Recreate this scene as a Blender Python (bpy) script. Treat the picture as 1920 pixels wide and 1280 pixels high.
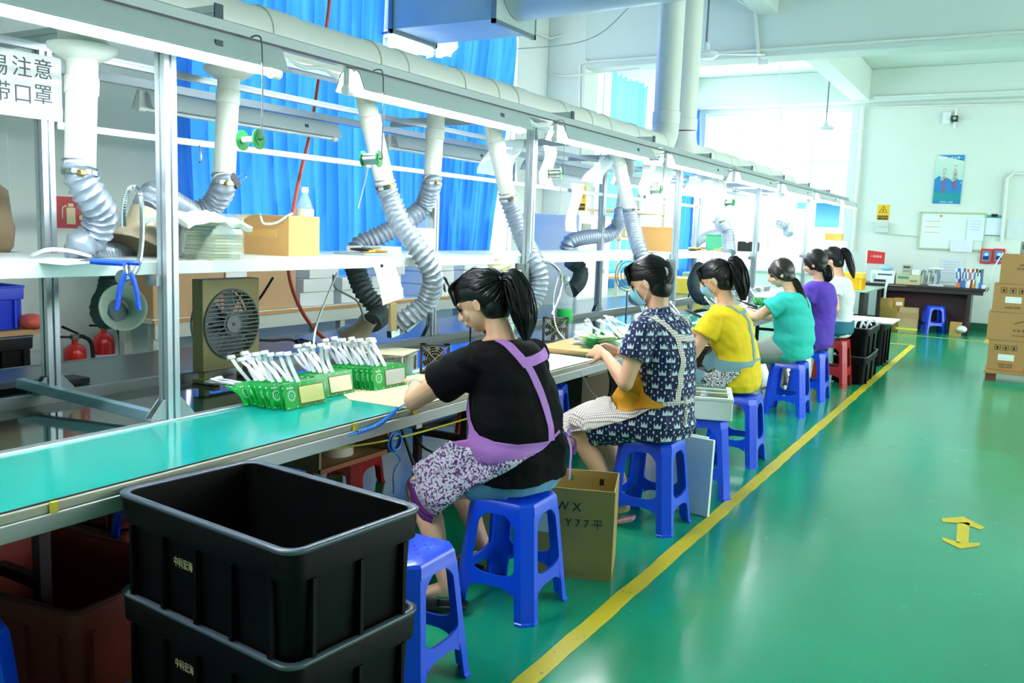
import bpy, math, random
import numpy as np
from mathutils import Vector as V, Matrix, noise
from mathutils.bvhtree import BVHTree
random.seed(7)
SC = bpy.context.scene
for o in list(bpy.data.objects): bpy.data.objects.remove(o)
PI = math.pi
# ---------------------------------------------------------------- camera
FPX, CH = 1644.0, 1.5
_Y = np.array([961, 175, FPX]); _Y = _Y / np.linalg.norm(_Y)
_Z = np.array([470, 12860, -FPX]); _Z = _Z - _Y * (_Z @ _Y); _Z = _Z / np.linalg.norm(_Z)
_X = np.cross(_Y, _Z); _X = _X if _X[0] > 0 else -_X
RW = np.array([_X, _Y, _Z])
cam = bpy.data.objects.new('camera', bpy.data.cameras.new('camera')); SC.collection.objects.link(cam)
cam.data.lens = FPX / 1920 * 36; cam.data.sensor_width = 36; cam.data.clip_start = .05; cam.data.clip_end = 200
cam.matrix_world = Matrix.Translation((0, 0, CH)) @ Matrix([[RW[i, 0], RW[i, 1], -RW[i, 2]] for i in range(3)]).to_4x4()
SC.camera = cam
def at(px, py, **k):
    """measured point of the photograph -> the world point on a known plane x=, y= or z="""
    d = RW @ np.array([px - 960, 640 - py, FPX]); (a, v), = k.items(); i = 'xyz'.index(a)
    c = np.array([0, 0, CH]); return V(c + (v - c[i]) / d[i] * d)
# ---------------------------------------------------------------- light
w = bpy.data.worlds.new('daylight'); SC.world = w; w.use_nodes = True
w.node_tree.nodes['Background'].inputs[0].default_value = (.90, .985, 1.0, 1)
w.node_tree.nodes['Background'].inputs[1].default_value = 1.35
SC.view_settings.view_transform = 'Standard'; SC.view_settings.look = 'None'
SC.view_settings.gamma = 1; SC.view_settings.use_curve_mapping = False
SC.view_settings.exposure = 2.45
TUBE = 26.0
SC.cycles.max_bounces = 8; SC.cycles.transparent_max_bounces = 12
SC.cycles.use_denoising = True; SC.cycles.caustics_reflective = False; SC.cycles.caustics_refractive = False
SC.cycles.sample_clamp_indirect = 6
# ---------------------------------------------------------------- materials
class E:
    """a float socket with arithmetic, for writing patterns"""
    def __init__(s, nt, k): s.nt, s.k = nt, k
    def _m(s, op, *a):
        n = s.nt.nodes.new('ShaderNodeMath'); n.operation = op
        for i, x in enumerate((s,) + a):
            if isinstance(x, E): s.nt.links.new(x.k, n.inputs[i])
            else: n.inputs[i].default_value = x
        return E(s.nt, n.outputs[0])
    def __add__(s, o): return s._m('ADD', o)
    def __sub__(s, o): return s._m('SUBTRACT', o)
    def __mul__(s, o): return s._m('MULTIPLY', o)
    def __lt__(s, o): return s._m('LESS_THAN', o)
    def __gt__(s, o): return s._m('GREATER_THAN', o)
    def frac(s): return s._m('FRACT')
    def abs(s): return s._m('ABSOLUTE')
    def floor(s): return s._m('FLOOR')
    def max(s, o): return s._m('MAXIMUM', o)
    def sin(s): return s._m('SINE')
    def pw(s, o): return s._m('POWER', o)
def hexc(h):
    c = [int(h[i:i + 2], 16) / 255 for i in (0, 2, 4)]
    return tuple((x / 12.92 if x <= .04045 else ((x + .055) / 1.055) ** 2.4) for x in c) + (1,)
MATS = {}
def mat(name, col='cccccc', rough=.5, metal=0, var=0, vscale=8, bump=0, bscale=60, stretch=(1, 1, 1), emis=0, trans=0, alpha=1, pattern=None, spec=.5, sss=0, transl=0, coat=0):
    if name in MATS: return MATS[name]
    m = bpy.data.materials.new(name); MATS[name] = m; m.use_nodes = True
    nt = m.node_tree; p = nt.nodes['Principled BSDF']; I = p.inputs
    c = hexc(col) if isinstance(col, str) else tuple(col) + (1,)
    m.diffuse_color = c
    I['Base Color'].default_value = c; I['Roughness'].default_value = rough; I['Metallic'].default_value = metal
    I['Specular IOR Level'].default_value = spec; I['Transmission Weight'].default_value = trans; I['Alpha'].default_value = alpha
    I['Coat Weight'].default_value = coat
    if emis: I['Emission Color'].default_value = c; I['Emission Strength'].default_value = emis
    tc = nt.nodes.new('ShaderNodeTexCoord'); mp = nt.nodes.new('ShaderNodeMapping'); mp.inputs['Scale'].default_value = stretch
    nt.links.new(tc.outputs['Object'], mp.inputs[0])
    def nz(sc, det=4):
        n = nt.nodes.new('ShaderNodeTexNoise'); n.inputs['Scale'].default_value = sc; n.inputs['Detail'].default_value = det
        nt.links.new(mp.outputs[0], n.inputs['Vector']); return n.outputs['Fac']
    src = None
    def mix(fac, a, b):
        n = nt.nodes.new('ShaderNodeMix'); n.data_type = 'RGBA'
        for s, x in ((0, fac), (6, a), (7, b)):
            if isinstance(x, E): x = x.k
            if hasattr(x, 'is_output'): nt.links.new(x, n.inputs[s])
            elif x is not None: n.inputs[s].default_value = hexc(x) if isinstance(x, str) else x
        return n.outputs[2]
    if pattern:
        def attr(a):
            n = nt.nodes.new('ShaderNodeAttribute'); n.attribute_name = a; return E(nt, n.outputs['Fac'])
        def xyz():
            n = nt.nodes.new('ShaderNodeSeparateXYZ'); nt.links.new(tc.outputs['Object'], n.inputs[0]); return [E(nt, n.outputs[i]) for i in range(3)]
        src = pattern(dict(attr=attr, xyz=xyz, mix=mix, nt=nt, E=E, c=c, noise=lambda s, d=2: E(nt, nz(s, d)), tc=tc, mp=mp))
    if var:
        f = E(nt, nz(vscale)); hsv = nt.nodes.new('ShaderNodeHueSaturation')
        if src is not None: nt.links.new(src, hsv.inputs['Color'])
        else: hsv.inputs['Color'].default_value = c
        nt.links.new(((f - .5) * (2 * var) + 1).k, hsv.inputs['Value']); src = hsv.outputs[0]
    if src is not None: nt.links.new(src, I['Base Color'])
    if bump:
        b = nt.nodes.new('ShaderNodeBump'); b.inputs['Strength'].default_value = bump; b.inputs['Distance'].default_value = .01
        nt.links.new(nz(bscale), b.inputs['Height']); nt.links.new(b.outputs[0], I['Normal'])
    if transl:
        out = nt.nodes['Material Output']; t = nt.nodes.new('ShaderNodeBsdfTranslucent'); x = nt.nodes.new('ShaderNodeMixShader')
        t.inputs[0].default_value = c; x.inputs[0].default_value = transl
        if src is not None: nt.links.new(src, t.inputs[0])
        nt.links.new(p.outputs[0], x.inputs[1]); nt.links.new(t.outputs[0], x.inputs[2]); nt.links.new(x.outputs[0], out.inputs[0])
    return m
def thin(name, col, a, rough=.05):
    """clear sheet: mostly see-through with a reflecting surface"""
    if name in MATS: return MATS[name]
    m = bpy.data.materials.new(name); MATS[name] = m; m.use_nodes = True; nt = m.node_tree; p = nt.nodes['Principled BSDF']
    p.inputs['Base Color'].default_value = hexc(col); p.inputs['Roughness'].default_value = rough
    t = nt.nodes.new('ShaderNodeBsdfTransparent'); x = nt.nodes.new('ShaderNodeMixShader'); x.inputs[0].default_value = a
    nt.links.new(t.outputs[0], x.inputs[1]); nt.links.new(p.outputs[0], x.inputs[2]); nt.links.new(x.outputs[0], nt.nodes['Material Output'].inputs[0])
    m.diffuse_color = hexc(col); return m
# ---------------------------------------------------------------- mesh building
def cat(pts, n=8):
    P = [V(p) for p in pts]; P = [P[0] * 2 - P[1]] + P + [P[-1] * 2 - P[-2]]; r = []
    for i in range(1, len(P) - 2):
        a, b, c, d = P[i - 1:i + 3]
        for k in range(n):
            t = k / n
            r.append(.5 * ((2 * b) + (c - a) * t + (2 * a - 5 * b + 4 * c - d) * t * t + (3 * b - a - 3 * c + d) * t ** 3))
    return r + [P[-2]]
def frame(d, up=(0, 0, 1)):
    d = V(d).normalized(); u = V(up)
    if abs(d.dot(u)) > .98: u = V((1, 0, 0))
    s = d.cross(u).normalized(); return Matrix((s, d, s.cross(d))).transposed()  # cols side, dir, up
class B:
    def __init__(s): s.v, s.f, s.mi, s.M, s.cur = [], [], [], None, 0
    def add(s, vs, fs, M=None):
        n = len(s.v)
        for p in vs:
            p = V(p)
            if M is not None: p = M @ p
            if s.M is not None: p = s.M @ p
            s.v.append(p)
        for f in fs: s.f.append([i + n for i in f]); s.mi.append(s.cur)
        return s
    def box(s, c, d, rz=0, M=None):
        x, y, z = d[0] / 2, d[1] / 2, d[2] / 2
        vs = [V((a * x, b * y, e * z)) for a in (-1, 1) for b in (-1, 1) for e in (-1, 1)]
        T = Matrix.Translation(c) @ Matrix.Rotation(rz, 4, 'Z')
        if M is not None: T = T @ M.to_4x4()
        return s.add(vs, [(0, 1, 3, 2), (4, 6, 7, 5), (0, 4, 5, 1), (2, 3, 7, 6), (0, 2, 6, 4), (1, 5, 7, 3)], T)
    def bb(s, x0, x1, y0, y1, z0, z1): return s.box(((x0 + x1) / 2, (y0 + y1) / 2, (z0 + z1) / 2), (abs(x1 - x0), abs(y1 - y0), abs(z1 - z0)))
    def bar(s, a, b, w=.04, h=None, up=(0, 0, 1)):
        a, b = V(a), V(b); F = frame(b - a, up).to_4x4(); return s.add(*_box(w, (b - a).length, h or w), Matrix.Translation((a + b) / 2) @ F)
    def loft(s, rings, cap=True, closed=True):
        n = len(rings[0]); vs = [p for r in rings for p in r]; fs = []
        for i in range(len(rings) - 1):
            for j in range(n if closed else n - 1):
                k = (j + 1) % n; fs.append((i * n + j, i * n + k, (i + 1) * n + k, (i + 1) * n + j))
        if cap and closed: fs.append(tuple(range(n - 1, -1, -1))); fs.append(tuple((len(rings) - 1) * n + j for j in range(n)))
        return s.add(vs, fs)
    def tube(s, pts, r, n=10, cap=True, flat=1, up=None):
        P = [V(p) for p in pts]; R = r if hasattr(r, '__len__') else [r] * len(P); rings = []
        t = (P[1] - P[0]).normalized(); u = V(up) if up else V((0, 0, 1)) if abs(t.z) < .9 else V((1, 0, 0))
        for i, p in enumerate(P):
            t = (P[min(i + 1, len(P) - 1)] - P[max(i - 1, 0)]).normalized()
            u = (u - t * u.dot(t)).normalized(); q = t.cross(u)
            rings.append([p + (q * math.cos(2 * PI * k / n) + u * math.sin(2 * PI * k / n) * flat) * R[i] for k in range(n)])
        return s.loft(rings, cap)
    def cyl(s, a, b, r, r2=None, n=20): return s.tube([a, b], [r, r if r2 is None else r2], n)
    def lathe(s, prof, c=(0, 0, 0), n=24, M=None, cap=True):
        T = Matrix.Translation(c)
        if M is not None: T = T @ M.to_4x4()
        rings = [[T @ V((r * math.cos(2 * PI * k / n), r * math.sin(2 * PI * k / n), z)) for k in range(n)] for r, z in prof]
        return s.loft(rings, cap)
    def ell(s, c, r, M=None, n=16, m=10):
        T = Matrix.Translation(c) @ (M.to_4x4() if M is not None else Matrix()); rings = []
        for i in range(1, m):
            a = PI * i / m; rings.append([T @ V((r[0] * math.sin(a) * math.cos(2 * PI * k / n), r[1] * math.sin(a) * math.sin(2 * PI * k / n), -r[2] * math.cos(a))) for k in range(n)])
        return s.loft(rings)
    def prism(s, poly, h, M=None):
        n = len(poly); vs = [V((x, y, 0)) for x, y in poly] + [V((x, y, h)) for x, y in poly]
        return s.add(vs, [tuple(range(n - 1, -1, -1)), tuple(range(n, 2 * n))] + [(i, (i + 1) % n, n + (i + 1) % n, n + i) for i in range(n)], M)
    def grid(s, rows, thick=0):
        """rows of points -> sheet, given thickness along its normals"""
        a, b = len(rows), len(rows[0]); P = [[V(p) for p in r] for r in rows]; fs = []
        vs = [p for r in P for p in r]
        for i in range(a - 1):
            for j in range(b - 1): fs.append((i * b + j, i * b + j + 1, (i + 1) * b + j + 1, (i + 1) * b + j))
        if thick:
            N = a * b
            for i in range(a):
                for j in range(b):
                    t1 = P[min(i + 1, a - 1)][j] - P[max(i - 1, 0)][j]; t2 = P[i][min(j + 1, b - 1)] - P[i][max(j - 1, 0)]
                    n = t1.cross(t2)
                    vs.append(P[i][j] + (n.normalized() if n.length > 1e-9 else V((0, 0, 1))) * thick)
            fs += [tuple(N + q for q in reversed(f)) for f in fs]
            ed = [i * b for i in range(a)][::-1] + list(range(1, b)) + [i * b + b - 1 for i in range(1, a)] + [(a - 1) * b + j for j in range(b - 2, 0, -1)]
            for q in range(len(ed)):
                x, y = ed[q], ed[(q + 1) % len(ed)]; fs.append((x, x + N, y + N, y))
        return s.add(vs, fs)
    def mesh(s, name, mats):
        me = bpy.data.meshes.new(name); me.from_pydata([tuple(p) for p in s.v], [], s.f)
        for m in (mats if isinstance(mats, (list, tuple)) else [mats]): me.materials.append(m)
        if any(s.mi): me.polygons.foreach_set('material_index', s.mi)
        me.update(); return me
    def build(s, name, mats, parent=None, bevel=0, smooth=True, ang=35, kind=None, tagd=None, **props):
        if parent is not None and parent.get('_w'):        # built in world coordinates under a placed thing
            L = V(parent['_w']); s.v = [p - L for p in s.v]
        org = V((0, 0, 0))
        if parent is None and s.v:
            xs = [p.x for p in s.v]; ys = [p.y for p in s.v]; zs = [p.z for p in s.v]
            org = V(((min(xs) + max(xs)) / 2, (min(ys) + max(ys)) / 2, min(zs))); s.v = [p - org for p in s.v]
        me = s.mesh(name, mats)
        o = bpy.data.objects.new(name, me); SC.collection.objects.link(o); o.parent = parent; o.location = org
        if parent is not None and parent.get('_w'): o['_w'] = tuple(parent['_w'])
        if smooth:
            me.polygons.foreach_set('use_smooth', [True] * len(me.polygons)); me.set_sharp_from_angle(angle=math.radians(ang))
        if bevel:
            b = o.modifiers.new('bevel', 'BEVEL'); b.width = bevel; b.segments = 2; b.limit_method = 'ANGLE'
        if kind: o['kind'] = kind
        for k, v in props.items(): o[k] = v
        if tagd: tag(o, *tagd)
        return o
def _box(w, l, h):
    x, y, z = w / 2, l / 2, h / 2
    return [V((a * x, b * y, e * z)) for a in (-1, 1) for b in (-1, 1) for e in (-1, 1)], [(0, 1, 3, 2), (4, 6, 7, 5), (0, 4, 5, 1), (2, 3, 7, 6), (0, 2, 6, 4), (1, 5, 7, 3)]
def tag(o, label, cat_, group=None):
    o['label'] = label; o['category'] = cat_
    if group: o['group'] = group
    return o
def thing(name, label, cat_, loc=(0, 0, 0), rz=0, group=None, world=False):
    """an Empty at the thing's base; world=True lets parts be written in room coordinates"""
    o = bpy.data.objects.new(name, None); SC.collection.objects.link(o); o.location = loc; o.rotation_euler = (0, 0, rz); o.empty_display_size = .05
    if world: o['_w'] = tuple(loc)
    return tag(o, label, cat_, group)
def dup(o, loc=None, rz=None, label=None, parent=None, rot=None, group=None, scale=None):
    c = o.copy(); SC.collection.objects.link(c)
    if parent is not None: c.parent = parent
    if loc is not None: c.location = loc
    if rz is not None: c.rotation_euler = (0, 0, rz)
    if rot is not None: c.rotation_euler = rot
    if scale is not None: c.scale = scale
    if label: c['label'] = label
    if group: c['group'] = group
    for ch in [x for x in o.children]: dup(ch, parent=c)
    return c
FONTM = {}
def text(s, size, M, m, parent=None, name='lettering', ext=.0004, align='CENTER', **k):
    """lettering as a mesh; M places it (x right, y up, z out of the sign)"""
    cu = bpy.data.curves.new(name, 'FONT'); cu.body = s; cu.size = size; cu.extrude = ext; cu.align_x = align; cu.align_y = 'CENTER'; cu.resolution_u = 3
    t = bpy.data.objects.new(name, cu); SC.collection.objects.link(t)
    dg = bpy.context.evaluated_depsgraph_get(); me = bpy.data.meshes.new_from_object(t.evaluated_get(dg))
    bpy.data.objects.remove(t); me.materials.clear(); me.materials.append(m); me.transform(M)
    if parent is not None and parent.get('_w'): me.transform(Matrix.Translation(-V(parent['_w'])))
    o = bpy.data.objects.new(name, me); SC.collection.objects.link(o); o.parent = parent
    for a, b in k.items(): o[a] = b
    return o
def face_m(c, right, up, off=0):
    r, u = V(right).normalized(), V(up).normalized(); n = r.cross(u); c = V(c) + n * off
    return Matrix(((r.x, u.x, n.x, c.x), (r.y, u.y, n.y, c.y), (r.z, u.z, n.z, c.z), (0, 0, 0, 1)))
def struct(b, name, m, **k): return b.build(name, m, kind='structure', **k)
# common materials
ALU = mat('brushed_aluminium', 'c3cfd6', .32, .75, bump=.02, bscale=200)
ALUD = mat('grey_cast_bracket', '9aa5a8', .45, .6)
WHT = mat('white_plastic', 'eef2f2', .35)
PVC = mat('pvc_pipe_white', 'dfe3da', .38, var=.03)
BLK = mat('black_plastic', '0c0e10', .35)
BLKR = mat('black_rubber', '14171a', .55)
BLUEP = mat('blue_stool_plastic', '0a4cf0', .28, var=.04, vscale=6, coat=.2)
PAPER = mat('paper_white', 'f4f6f2', .7, var=.02)
CARD = mat('cardboard_brown', 'c79a5c', .8, var=.07, vscale=5, bump=.05)
STEEL = mat('chrome_steel', 'c9cfd2', .2, 1)
REDP = mat('red_stool_plastic', 'a8161c', .35, var=.06)
DKST = mat('dark_steel_leg', '3c3437', .5, .3)
# ================================================================ the room
def pat_floor(k):
    n = k['noise'](.7, 3); n2 = k['noise'](14, 5)
    a = k['mix']((n - .35) * 1.6, '0b8f66', '14b080'); sc = (n2 > .72) * .2
    return k['mix'](sc, a, '5cc7a4')
FLOOR = mat('green_epoxy_floor', '0c9066', .17, pattern=pat_floor, spec=.6, bump=.035, bscale=9)
WALL = mat('white_wall_paint', 'dde5dd', .75, var=.03, vscale=1.5)
WALLG = mat('pale_green_ceiling_paint', 'd3dfd8', .8, var=.02, vscale=1)
BASEG = mat('dark_green_wall_base', '0e5a40', .5)
struct(B().bb(-6.3, 6, -3, 17.8, -.1, 0), 'floor', FLOOR)
struct(B().bb(-6.3, 6, -3, 17.8, 4.6, 4.75), 'ceiling', WALLG)
b = B()   # left wall around its two windows
for y0, y1, z0, z1 in ((-3, 4.95, 0, 4.6), (4.95, 10.3, 0, .85), (4.95, 10.3, 4.3, 4.6), (10.3, 12.2, 0, 4.6), (12.2, 17.2, 0, .85), (12.2, 17.2, 4.1, 4.6), (17.2, 17.8, 0, 4.6)): b.bb(-6.2, -6, y0, y1, z0, z1)
struct(b, 'wall_left', WALL)
b = B()
for x0, x1, z0, z1 in ((-6, -5.8, 0, 4.6), (-5.8, -3.0, 0, .9), (-5.8, -3.0, 3.95, 4.6), (-3.0, 6, 0, 4.6)): b.bb(x0, x1, 17.6, 17.8, z0, z1)
struct(b, 'wall_back', WALL)
b = B()
for y0, y1, z0, z1 in ((-3, 3.5, 0, 4.6), (3.5, 16.6, 0, .9), (3.5, 16.6, 3.8, 4.6), (16.6, 17.8, 0, 4.6)): b.bb(6, 6.2, y0, y1, z0, z1)
struct(b, 'wall_right', WALL)
struct(B().bb(-6.2, 6.2, -3.2, -3, 0, 4.6), 'wall_front', WALL)
struct(B().bb(-3.0, 6, 17.585, 17.6, 0, .15), 'baseboard_back', BASEG)
# column, beams
struct(B().bb(-6, -5.42, 11.15, 11.6, 0, 4.6), 'trim_1', WALL, bevel=.01)
b = B(); b.bb(-6, 6, 11.16, 11.56, 3.72, 4.6); struct(b, 'trim_2', WALLG, bevel=.01)
struct(B().bb(-6, 6, 17.3, 17.6, 4.03, 4.6), 'trim_3', WALLG, bevel=.01)
struct(B().bb(-2.98, -2.68, 11.56, 17.3, 4.05, 4.6), 'trim_4', WALLG, bevel=.01)
struct(B().bb(-3.1, -2.86, -3, 11.16, 4.22, 4.6), 'trim_5', WALLG, bevel=.01)
struct(B().bb(-6, -5.85, 3.2, 3.42, 0, 4.6), 'trim_6', WALL, bevel=.01)
GLASS = thin('window_glass', 'e8f4f4', .08)
FRAMEW = mat('window_frame_white', 'e6eceb', .4)
def window(name, a, b_, z0, z1, n, axis):
    o = thing(name, '', '', ((-6.1, (a + b_) / 2, z0) if axis == 'y' else ((a + b_) / 2, 17.7, z0))); del o['label']; del o['category']; o['kind'] = 'structure'; o['_w'] = tuple(o.location)
    f = B(); g = B()
    def q(bb, u0, u1, w0, w1, t):
        if axis == 'y': bb.bb(-6.1 - t, -6.1 + t, u0, u1, w0, w1)
        else: bb.bb(u0, u1, 17.7 - t, 17.7 + t, w0, w1)
    for u in range(n + 1):
        c = a + (b_ - a) * u / n; q(f, max(a, c - .03), min(b_, c + .03), z0, z1, .035)
    for zz in (z0, z0 + (z1 - z0) * .68, z1 - .05): q(f, a, b_, zz, zz + .05, .03)
    q(g, a, b_, z0, z1, .003)
    f.build('frame', FRAMEW, o); g.build('glass', GLASS, o)
    q2 = B()
    if axis == 'y': q2.bb(-6, -5.93, a - .05, b_ + .05, z0 - .04, z0)
    else: q2.bb(a - .05, b_ + .05, 17.53, 17.6, z0 - .04, z0)
    q2.build('sill', FRAMEW, o); return o
window('window_1', 4.95, 10.3, .85, 4.3, 6, 'y'); window('window_2', 12.2, 17.2, .85, 4.1, 5, 'y'); window('window_3', -5.8, -3.0, .9, 3.95, 4, 'x')
# curtains
CURT = mat('blue_curtain_cloth', '3d90ee', .8, transl=.38, var=.12, vscale=1.2, stretch=(1, 1, .25))
CURTL = mat('pale_blue_curtain_cloth', '6db4ee', .8, transl=.6)
def curtain(label, y0, y1, z0, zt, m, amp=.05, per=.17, left=None, right=None):
    """zt(t) top edge; left/right(z) shift of the side edges"""
    rows = []; NZ, NY = 26, int((y1 - y0) / .022)
    for i in range(NZ + 1):
        v = i / NZ; r = []
        for j in range(NY + 1):
            t = j / NY; z = z0 + (zt(t) - z0) * v
            a = y0 + (left(z) if left else 0); c = y1 + (right(z) if right else 0); y = a + (c - a) * t
            ph = noise.noise(V((y * .9, 3.1, z * .22))) * 5 + z * .15
            k = math.sin(2 * PI * (t * (y1 - y0)) / per + ph) + .5 * math.sin(2 * PI * (t * (y1 - y0)) / per * 2.3 + ph * 2)
            r.append((-5.88 + amp * (1.1 - .45 * v) * k + .05 * noise.noise(V((y * 1.5, z * .6, 0))), y, z))
        rows.append(r)
    return B().grid(rows).build('curtain', m, ang=80, tagd=(label, 'curtain'))
curtain('wide blue curtain left of the metal box duct', 4.98, 7.6, .7, lambda t: 4.2, CURT, left=lambda z: -.12 + .05 * math.sin(z * 2), right=lambda z: -min(.32, max(0, z - 2.9) * .9))
curtain('blue curtain right of the metal box duct, its top corner slanting down', 7.68, 10.1, .7, lambda t: 3.28 + .12 * min(1, t * 3) + .55 * min(1, max(0, t - .38) * 4) ** .7 + .02 * math.sin(t * 60), CURT, right=lambda z: -.7 + .68 * min(1, max(0, (z - .8) / 3)) )
curtain('short pale blue curtain just behind the wall column', 13.1, 14.6, .6, lambda t: 4.02 + .03 * math.sin(t * 40), CURTL, .04, .2)
curtain('narrow blue curtain at the far end of the second window', 16.75, 17.5, .6, lambda t: 4.0 + .03 * math.sin(t * 30), CURT, .04, .2)
# conduits on walls and beams
def pipe(label, pts, r=.014, m=PVC, name='conduit', cat_='conduit', n=10, sm=0):
    return B().tube(cat(pts, sm) if sm else pts, r, n).build(name, m, tagd=(label, cat_))
pipe('white conduit along the bottom edge of the big cross beam', [(-5.42, 11.14, 3.8), (.8, 11.14, 3.8)], .018)
pipe('white conduit climbing the near corner of the wall column', [at(1083, 330, y=11.13), at(1086, 122, y=11.13), at(1100, 112, y=11.13)], .022)
pipe('white conduit bending across the wall beside the box duct', [at(945, 35, x=-5.97), at(1030, 72, x=-5.97), at(1082, 58, x=-5.6), at(1088, 120, x=-5.6)], .018)
pipe('white conduit dropping down the beam to a junction box', [at(1385, 0, y=11.13), at(1416, 20, y=11.13), at(1420, 75, y=11.13), at(1424, 115, y=11.13)], .02)
B().box(at(1432, 117, y=11.12), (.13, .05, .06)).build('junction_box', WHT, bevel=.006, tagd=('small white junction box under the cross beam', 'junction box'))
pipe('long white pipe down the end wall beside the bright window', [at(1618, 200, y=17.55), at(1612, 290, y=17.55), at(1605, 380, y=17.55), at(1598, 470, y=17.55)], .03)
pipe('white conduit running along the end wall beam', [(-2.6, 17.27, 4.1), (1, 17.27, 4.1)], .02)
pipe('lower white conduit under the end wall beam', [(-2.6, 17.56, 3.96), (1, 17.56, 3.93)], .02)
pipe('bent white pipe on the end wall right of the whiteboard', [at(1920, 325, y=17.56), at(1900, 325, y=17.56), at(1888, 335, y=17.56), at(1878, 452, y=17.56)], .03)
pipe('thin white conduit below the whiteboard ledge', [at(1665, 438, y=17.57), at(1722, 442, y=17.57)], .012)
pipe('thin cable hanging down the bright end wall', [at(1463, 118, y=14.5), at(1464, 200, y=14.5), at(1466, 305, y=14.5)], .008)
pipe('sagging grey wire strung over the cross beam', [at(930, 95, y=10), at(1100, 75, y=10.4), at(1190, 5, y=10.8)], .006, mat('grey_wire', '8a9490', .6), sm=6)
pipe('white cable across the column face with a rusty end', [at(1018, 132, y=11.1), at(1050, 142, y=11.1), at(1110, 138, y=11.1), at(1200, 128, y=11.1)], .012, sm=6)
# floor markings
def pat_tape(k):
    n = k['noise'](30, 5); return k['mix']((n > .66) * .6, 'd8c21e', '4f8a3a')
TAPE = mat('yellow_floor_tape', 'd8c21e', .45, pattern=pat_tape, var=.1)
def tape(label, pts, w=.075):
    pts = [V(p) for p in pts]; b = B(); n = max(2, int((pts[-1] - pts[0]).length / .12)); rows = [[], []]
    d = (pts[-1] - pts[0]).normalized(); s = V((-d.y, d.x, 0))
    for i in range(n + 1):
        p = pts[0].lerp(pts[-1], i / n); j = random.uniform(-.004, .004)
        rows[0].append(p + s * (w / 2 + j) + V((0, 0, .0012))); rows[1].append(p - s * (w / 2 + random.uniform(-.004, .004)) + V((0, 0, .0012)))
    return b.grid(rows, .0012).build('floor_tape', TAPE, smooth=False, tagd=(label, 'floor marking'))
tape('long yellow floor line beside the row of workers', [(-1.305, .3, 0), (-1.305, 14.25, 0)])
tape('yellow floor line crossing at the end of the long line', [(-2.3, 14.28, 0), (-1.31, 14.3, 0)], .07)
tape('yellow floor line in front of the dark desk', [(-2.1, 15.9, 0), (-.35, 15.75, 0)], .06)
tape('short yellow floor line by the wall corner of the desk', [(-.38, 15.5, 0), (-.38, 16.7, 0)], .07)
tape('faded yellow floor line left of the black bins', [(-2.1, 15.3, 0), (-1.75, 15.25, 0)], .06)
a0 = B()
def flat(b, pts, z=.0012):
    return b.prism([(p[0], p[1]) for p in pts], .0015, Matrix.Translation((0, 0, z)))
P_ = lambda x, y: at(x, y, z=0)
flat(a0, [P_(1795, 980), P_(1818, 980), P_(1816, 1018), P_(1793, 1018)])
flat(a0, [P_(1765, 972), P_(1807, 969), P_(1846, 989), P_(1838, 993), P_(1806, 982), P_(1768, 979)])
flat(a0, [P_(1766, 1008), P_(1803, 1018), P_(1838, 1018), P_(1836, 1024), P_(1800, 1029), P_(1768, 1014)])
a0.build('floor_arrow', TAPE, smooth=False, tagd=('yellow double-headed tape arrow on the open green floor', 'floor arrow'))
a0 = B()
for q in range(9):
    p = P_(808 + q * 3.2, 1232 - q * 1.6); a0.box((p.x, p.y, .002), (random.uniform(.008, .02), .035, .0015), rz=random.uniform(-.6, .6))
a0.build('paint_mark', TAPE, smooth=False, tagd=('scraped yellow paint scrawl on floor beside the nearest empty stool', 'paint mark'))
# ================================================================ things on the end wall
YW = 17.6
def board(name, label, cat_, p0, p1, m, t=.02, bevel=.003, fr=None):
    a, c = at(*p0, y=YW), at(*p1, y=YW); o = thing(name, label, cat_, ((a.x + c.x) / 2, YW, min(a.z, c.z)), world=True)
    x0, x1, z0, z1 = a.x, c.x, c.z, a.z
    if fr:
        B().bb(x0, x1, YW - t, YW - .001, z0, z1).build('panel', m, o)
        f = B(); w = .03
        for q in ((x0 - w, x1 + w, z0 - w, z0), (x0 - w, x1 + w, z1, z1 + w), (x0 - w, x0, z0, z1), (x1, x1 + w, z0, z1)): f.bb(q[0], q[1], YW - t - .01, YW - .001, q[2], q[3])
        f.build('frame', fr, o, bevel=.004)
    else: B().bb(x0, x1, YW - t, YW - .001, z0, z1).build('panel', m, o, bevel=bevel)
    return o, x0, x1, z0, z1
def fm(x, z, t=.021): return Matrix(((1, 0, 0, x), (0, 0, -1, YW - t), (0, 1, 0, z), (0, 0, 0, 1)))
def pat_poster(k):
    x, y, z = k['xyz'](); n = k['noise'](9, 4)
    h = (z - .2) * 1 ; mtn = (z < ((n - .5) * .5 + .42))
    a = k['mix']((z - .3) * 1.2, 'a9d8d2', 'e8f2da'); b = k['mix'](mtn, a, '2f86c8'); g = k['mix'](z < ((n - .5) * .3 + .2), b, '1f9aa0')
    t = k['mix'](z > (x * -.25 + .80), g, '1487c4'); return k['mix'](z < .05, t, '1487c4')
o, x0, x1, z0, z1 = board('poster', 'tall blue and cream mountain poster hung on end wall', 'poster', (1757, 291), (1800, 382), mat('poster_print', 'a9d8d2', .5, pattern=pat_poster))
RED = mat('red_print', 'c8321e', .5); WPR = mat('white_print', 'f2f8f8', .5)
for i, (s, cx) in enumerate((('一人满意服务', .72), ('六个保证安全', .34))): text('\n'.join(s), .075, fm(x0 + (x1 - x0) * cx, z0 + .47 - i * .07), RED, o)
text('质量第一 安全第一', .05, fm((x0 + x1) / 2, z1 - .05), WPR, o); text('信誉至上 服务', .035, fm((x0 + x1) / 2, z0 + .025), WPR, o)
WBM = mat('whiteboard_surface', 'e2efe9', .2); WBF = mat('pale_olive_frame', 'b9c7a2', .4, .2)
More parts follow.
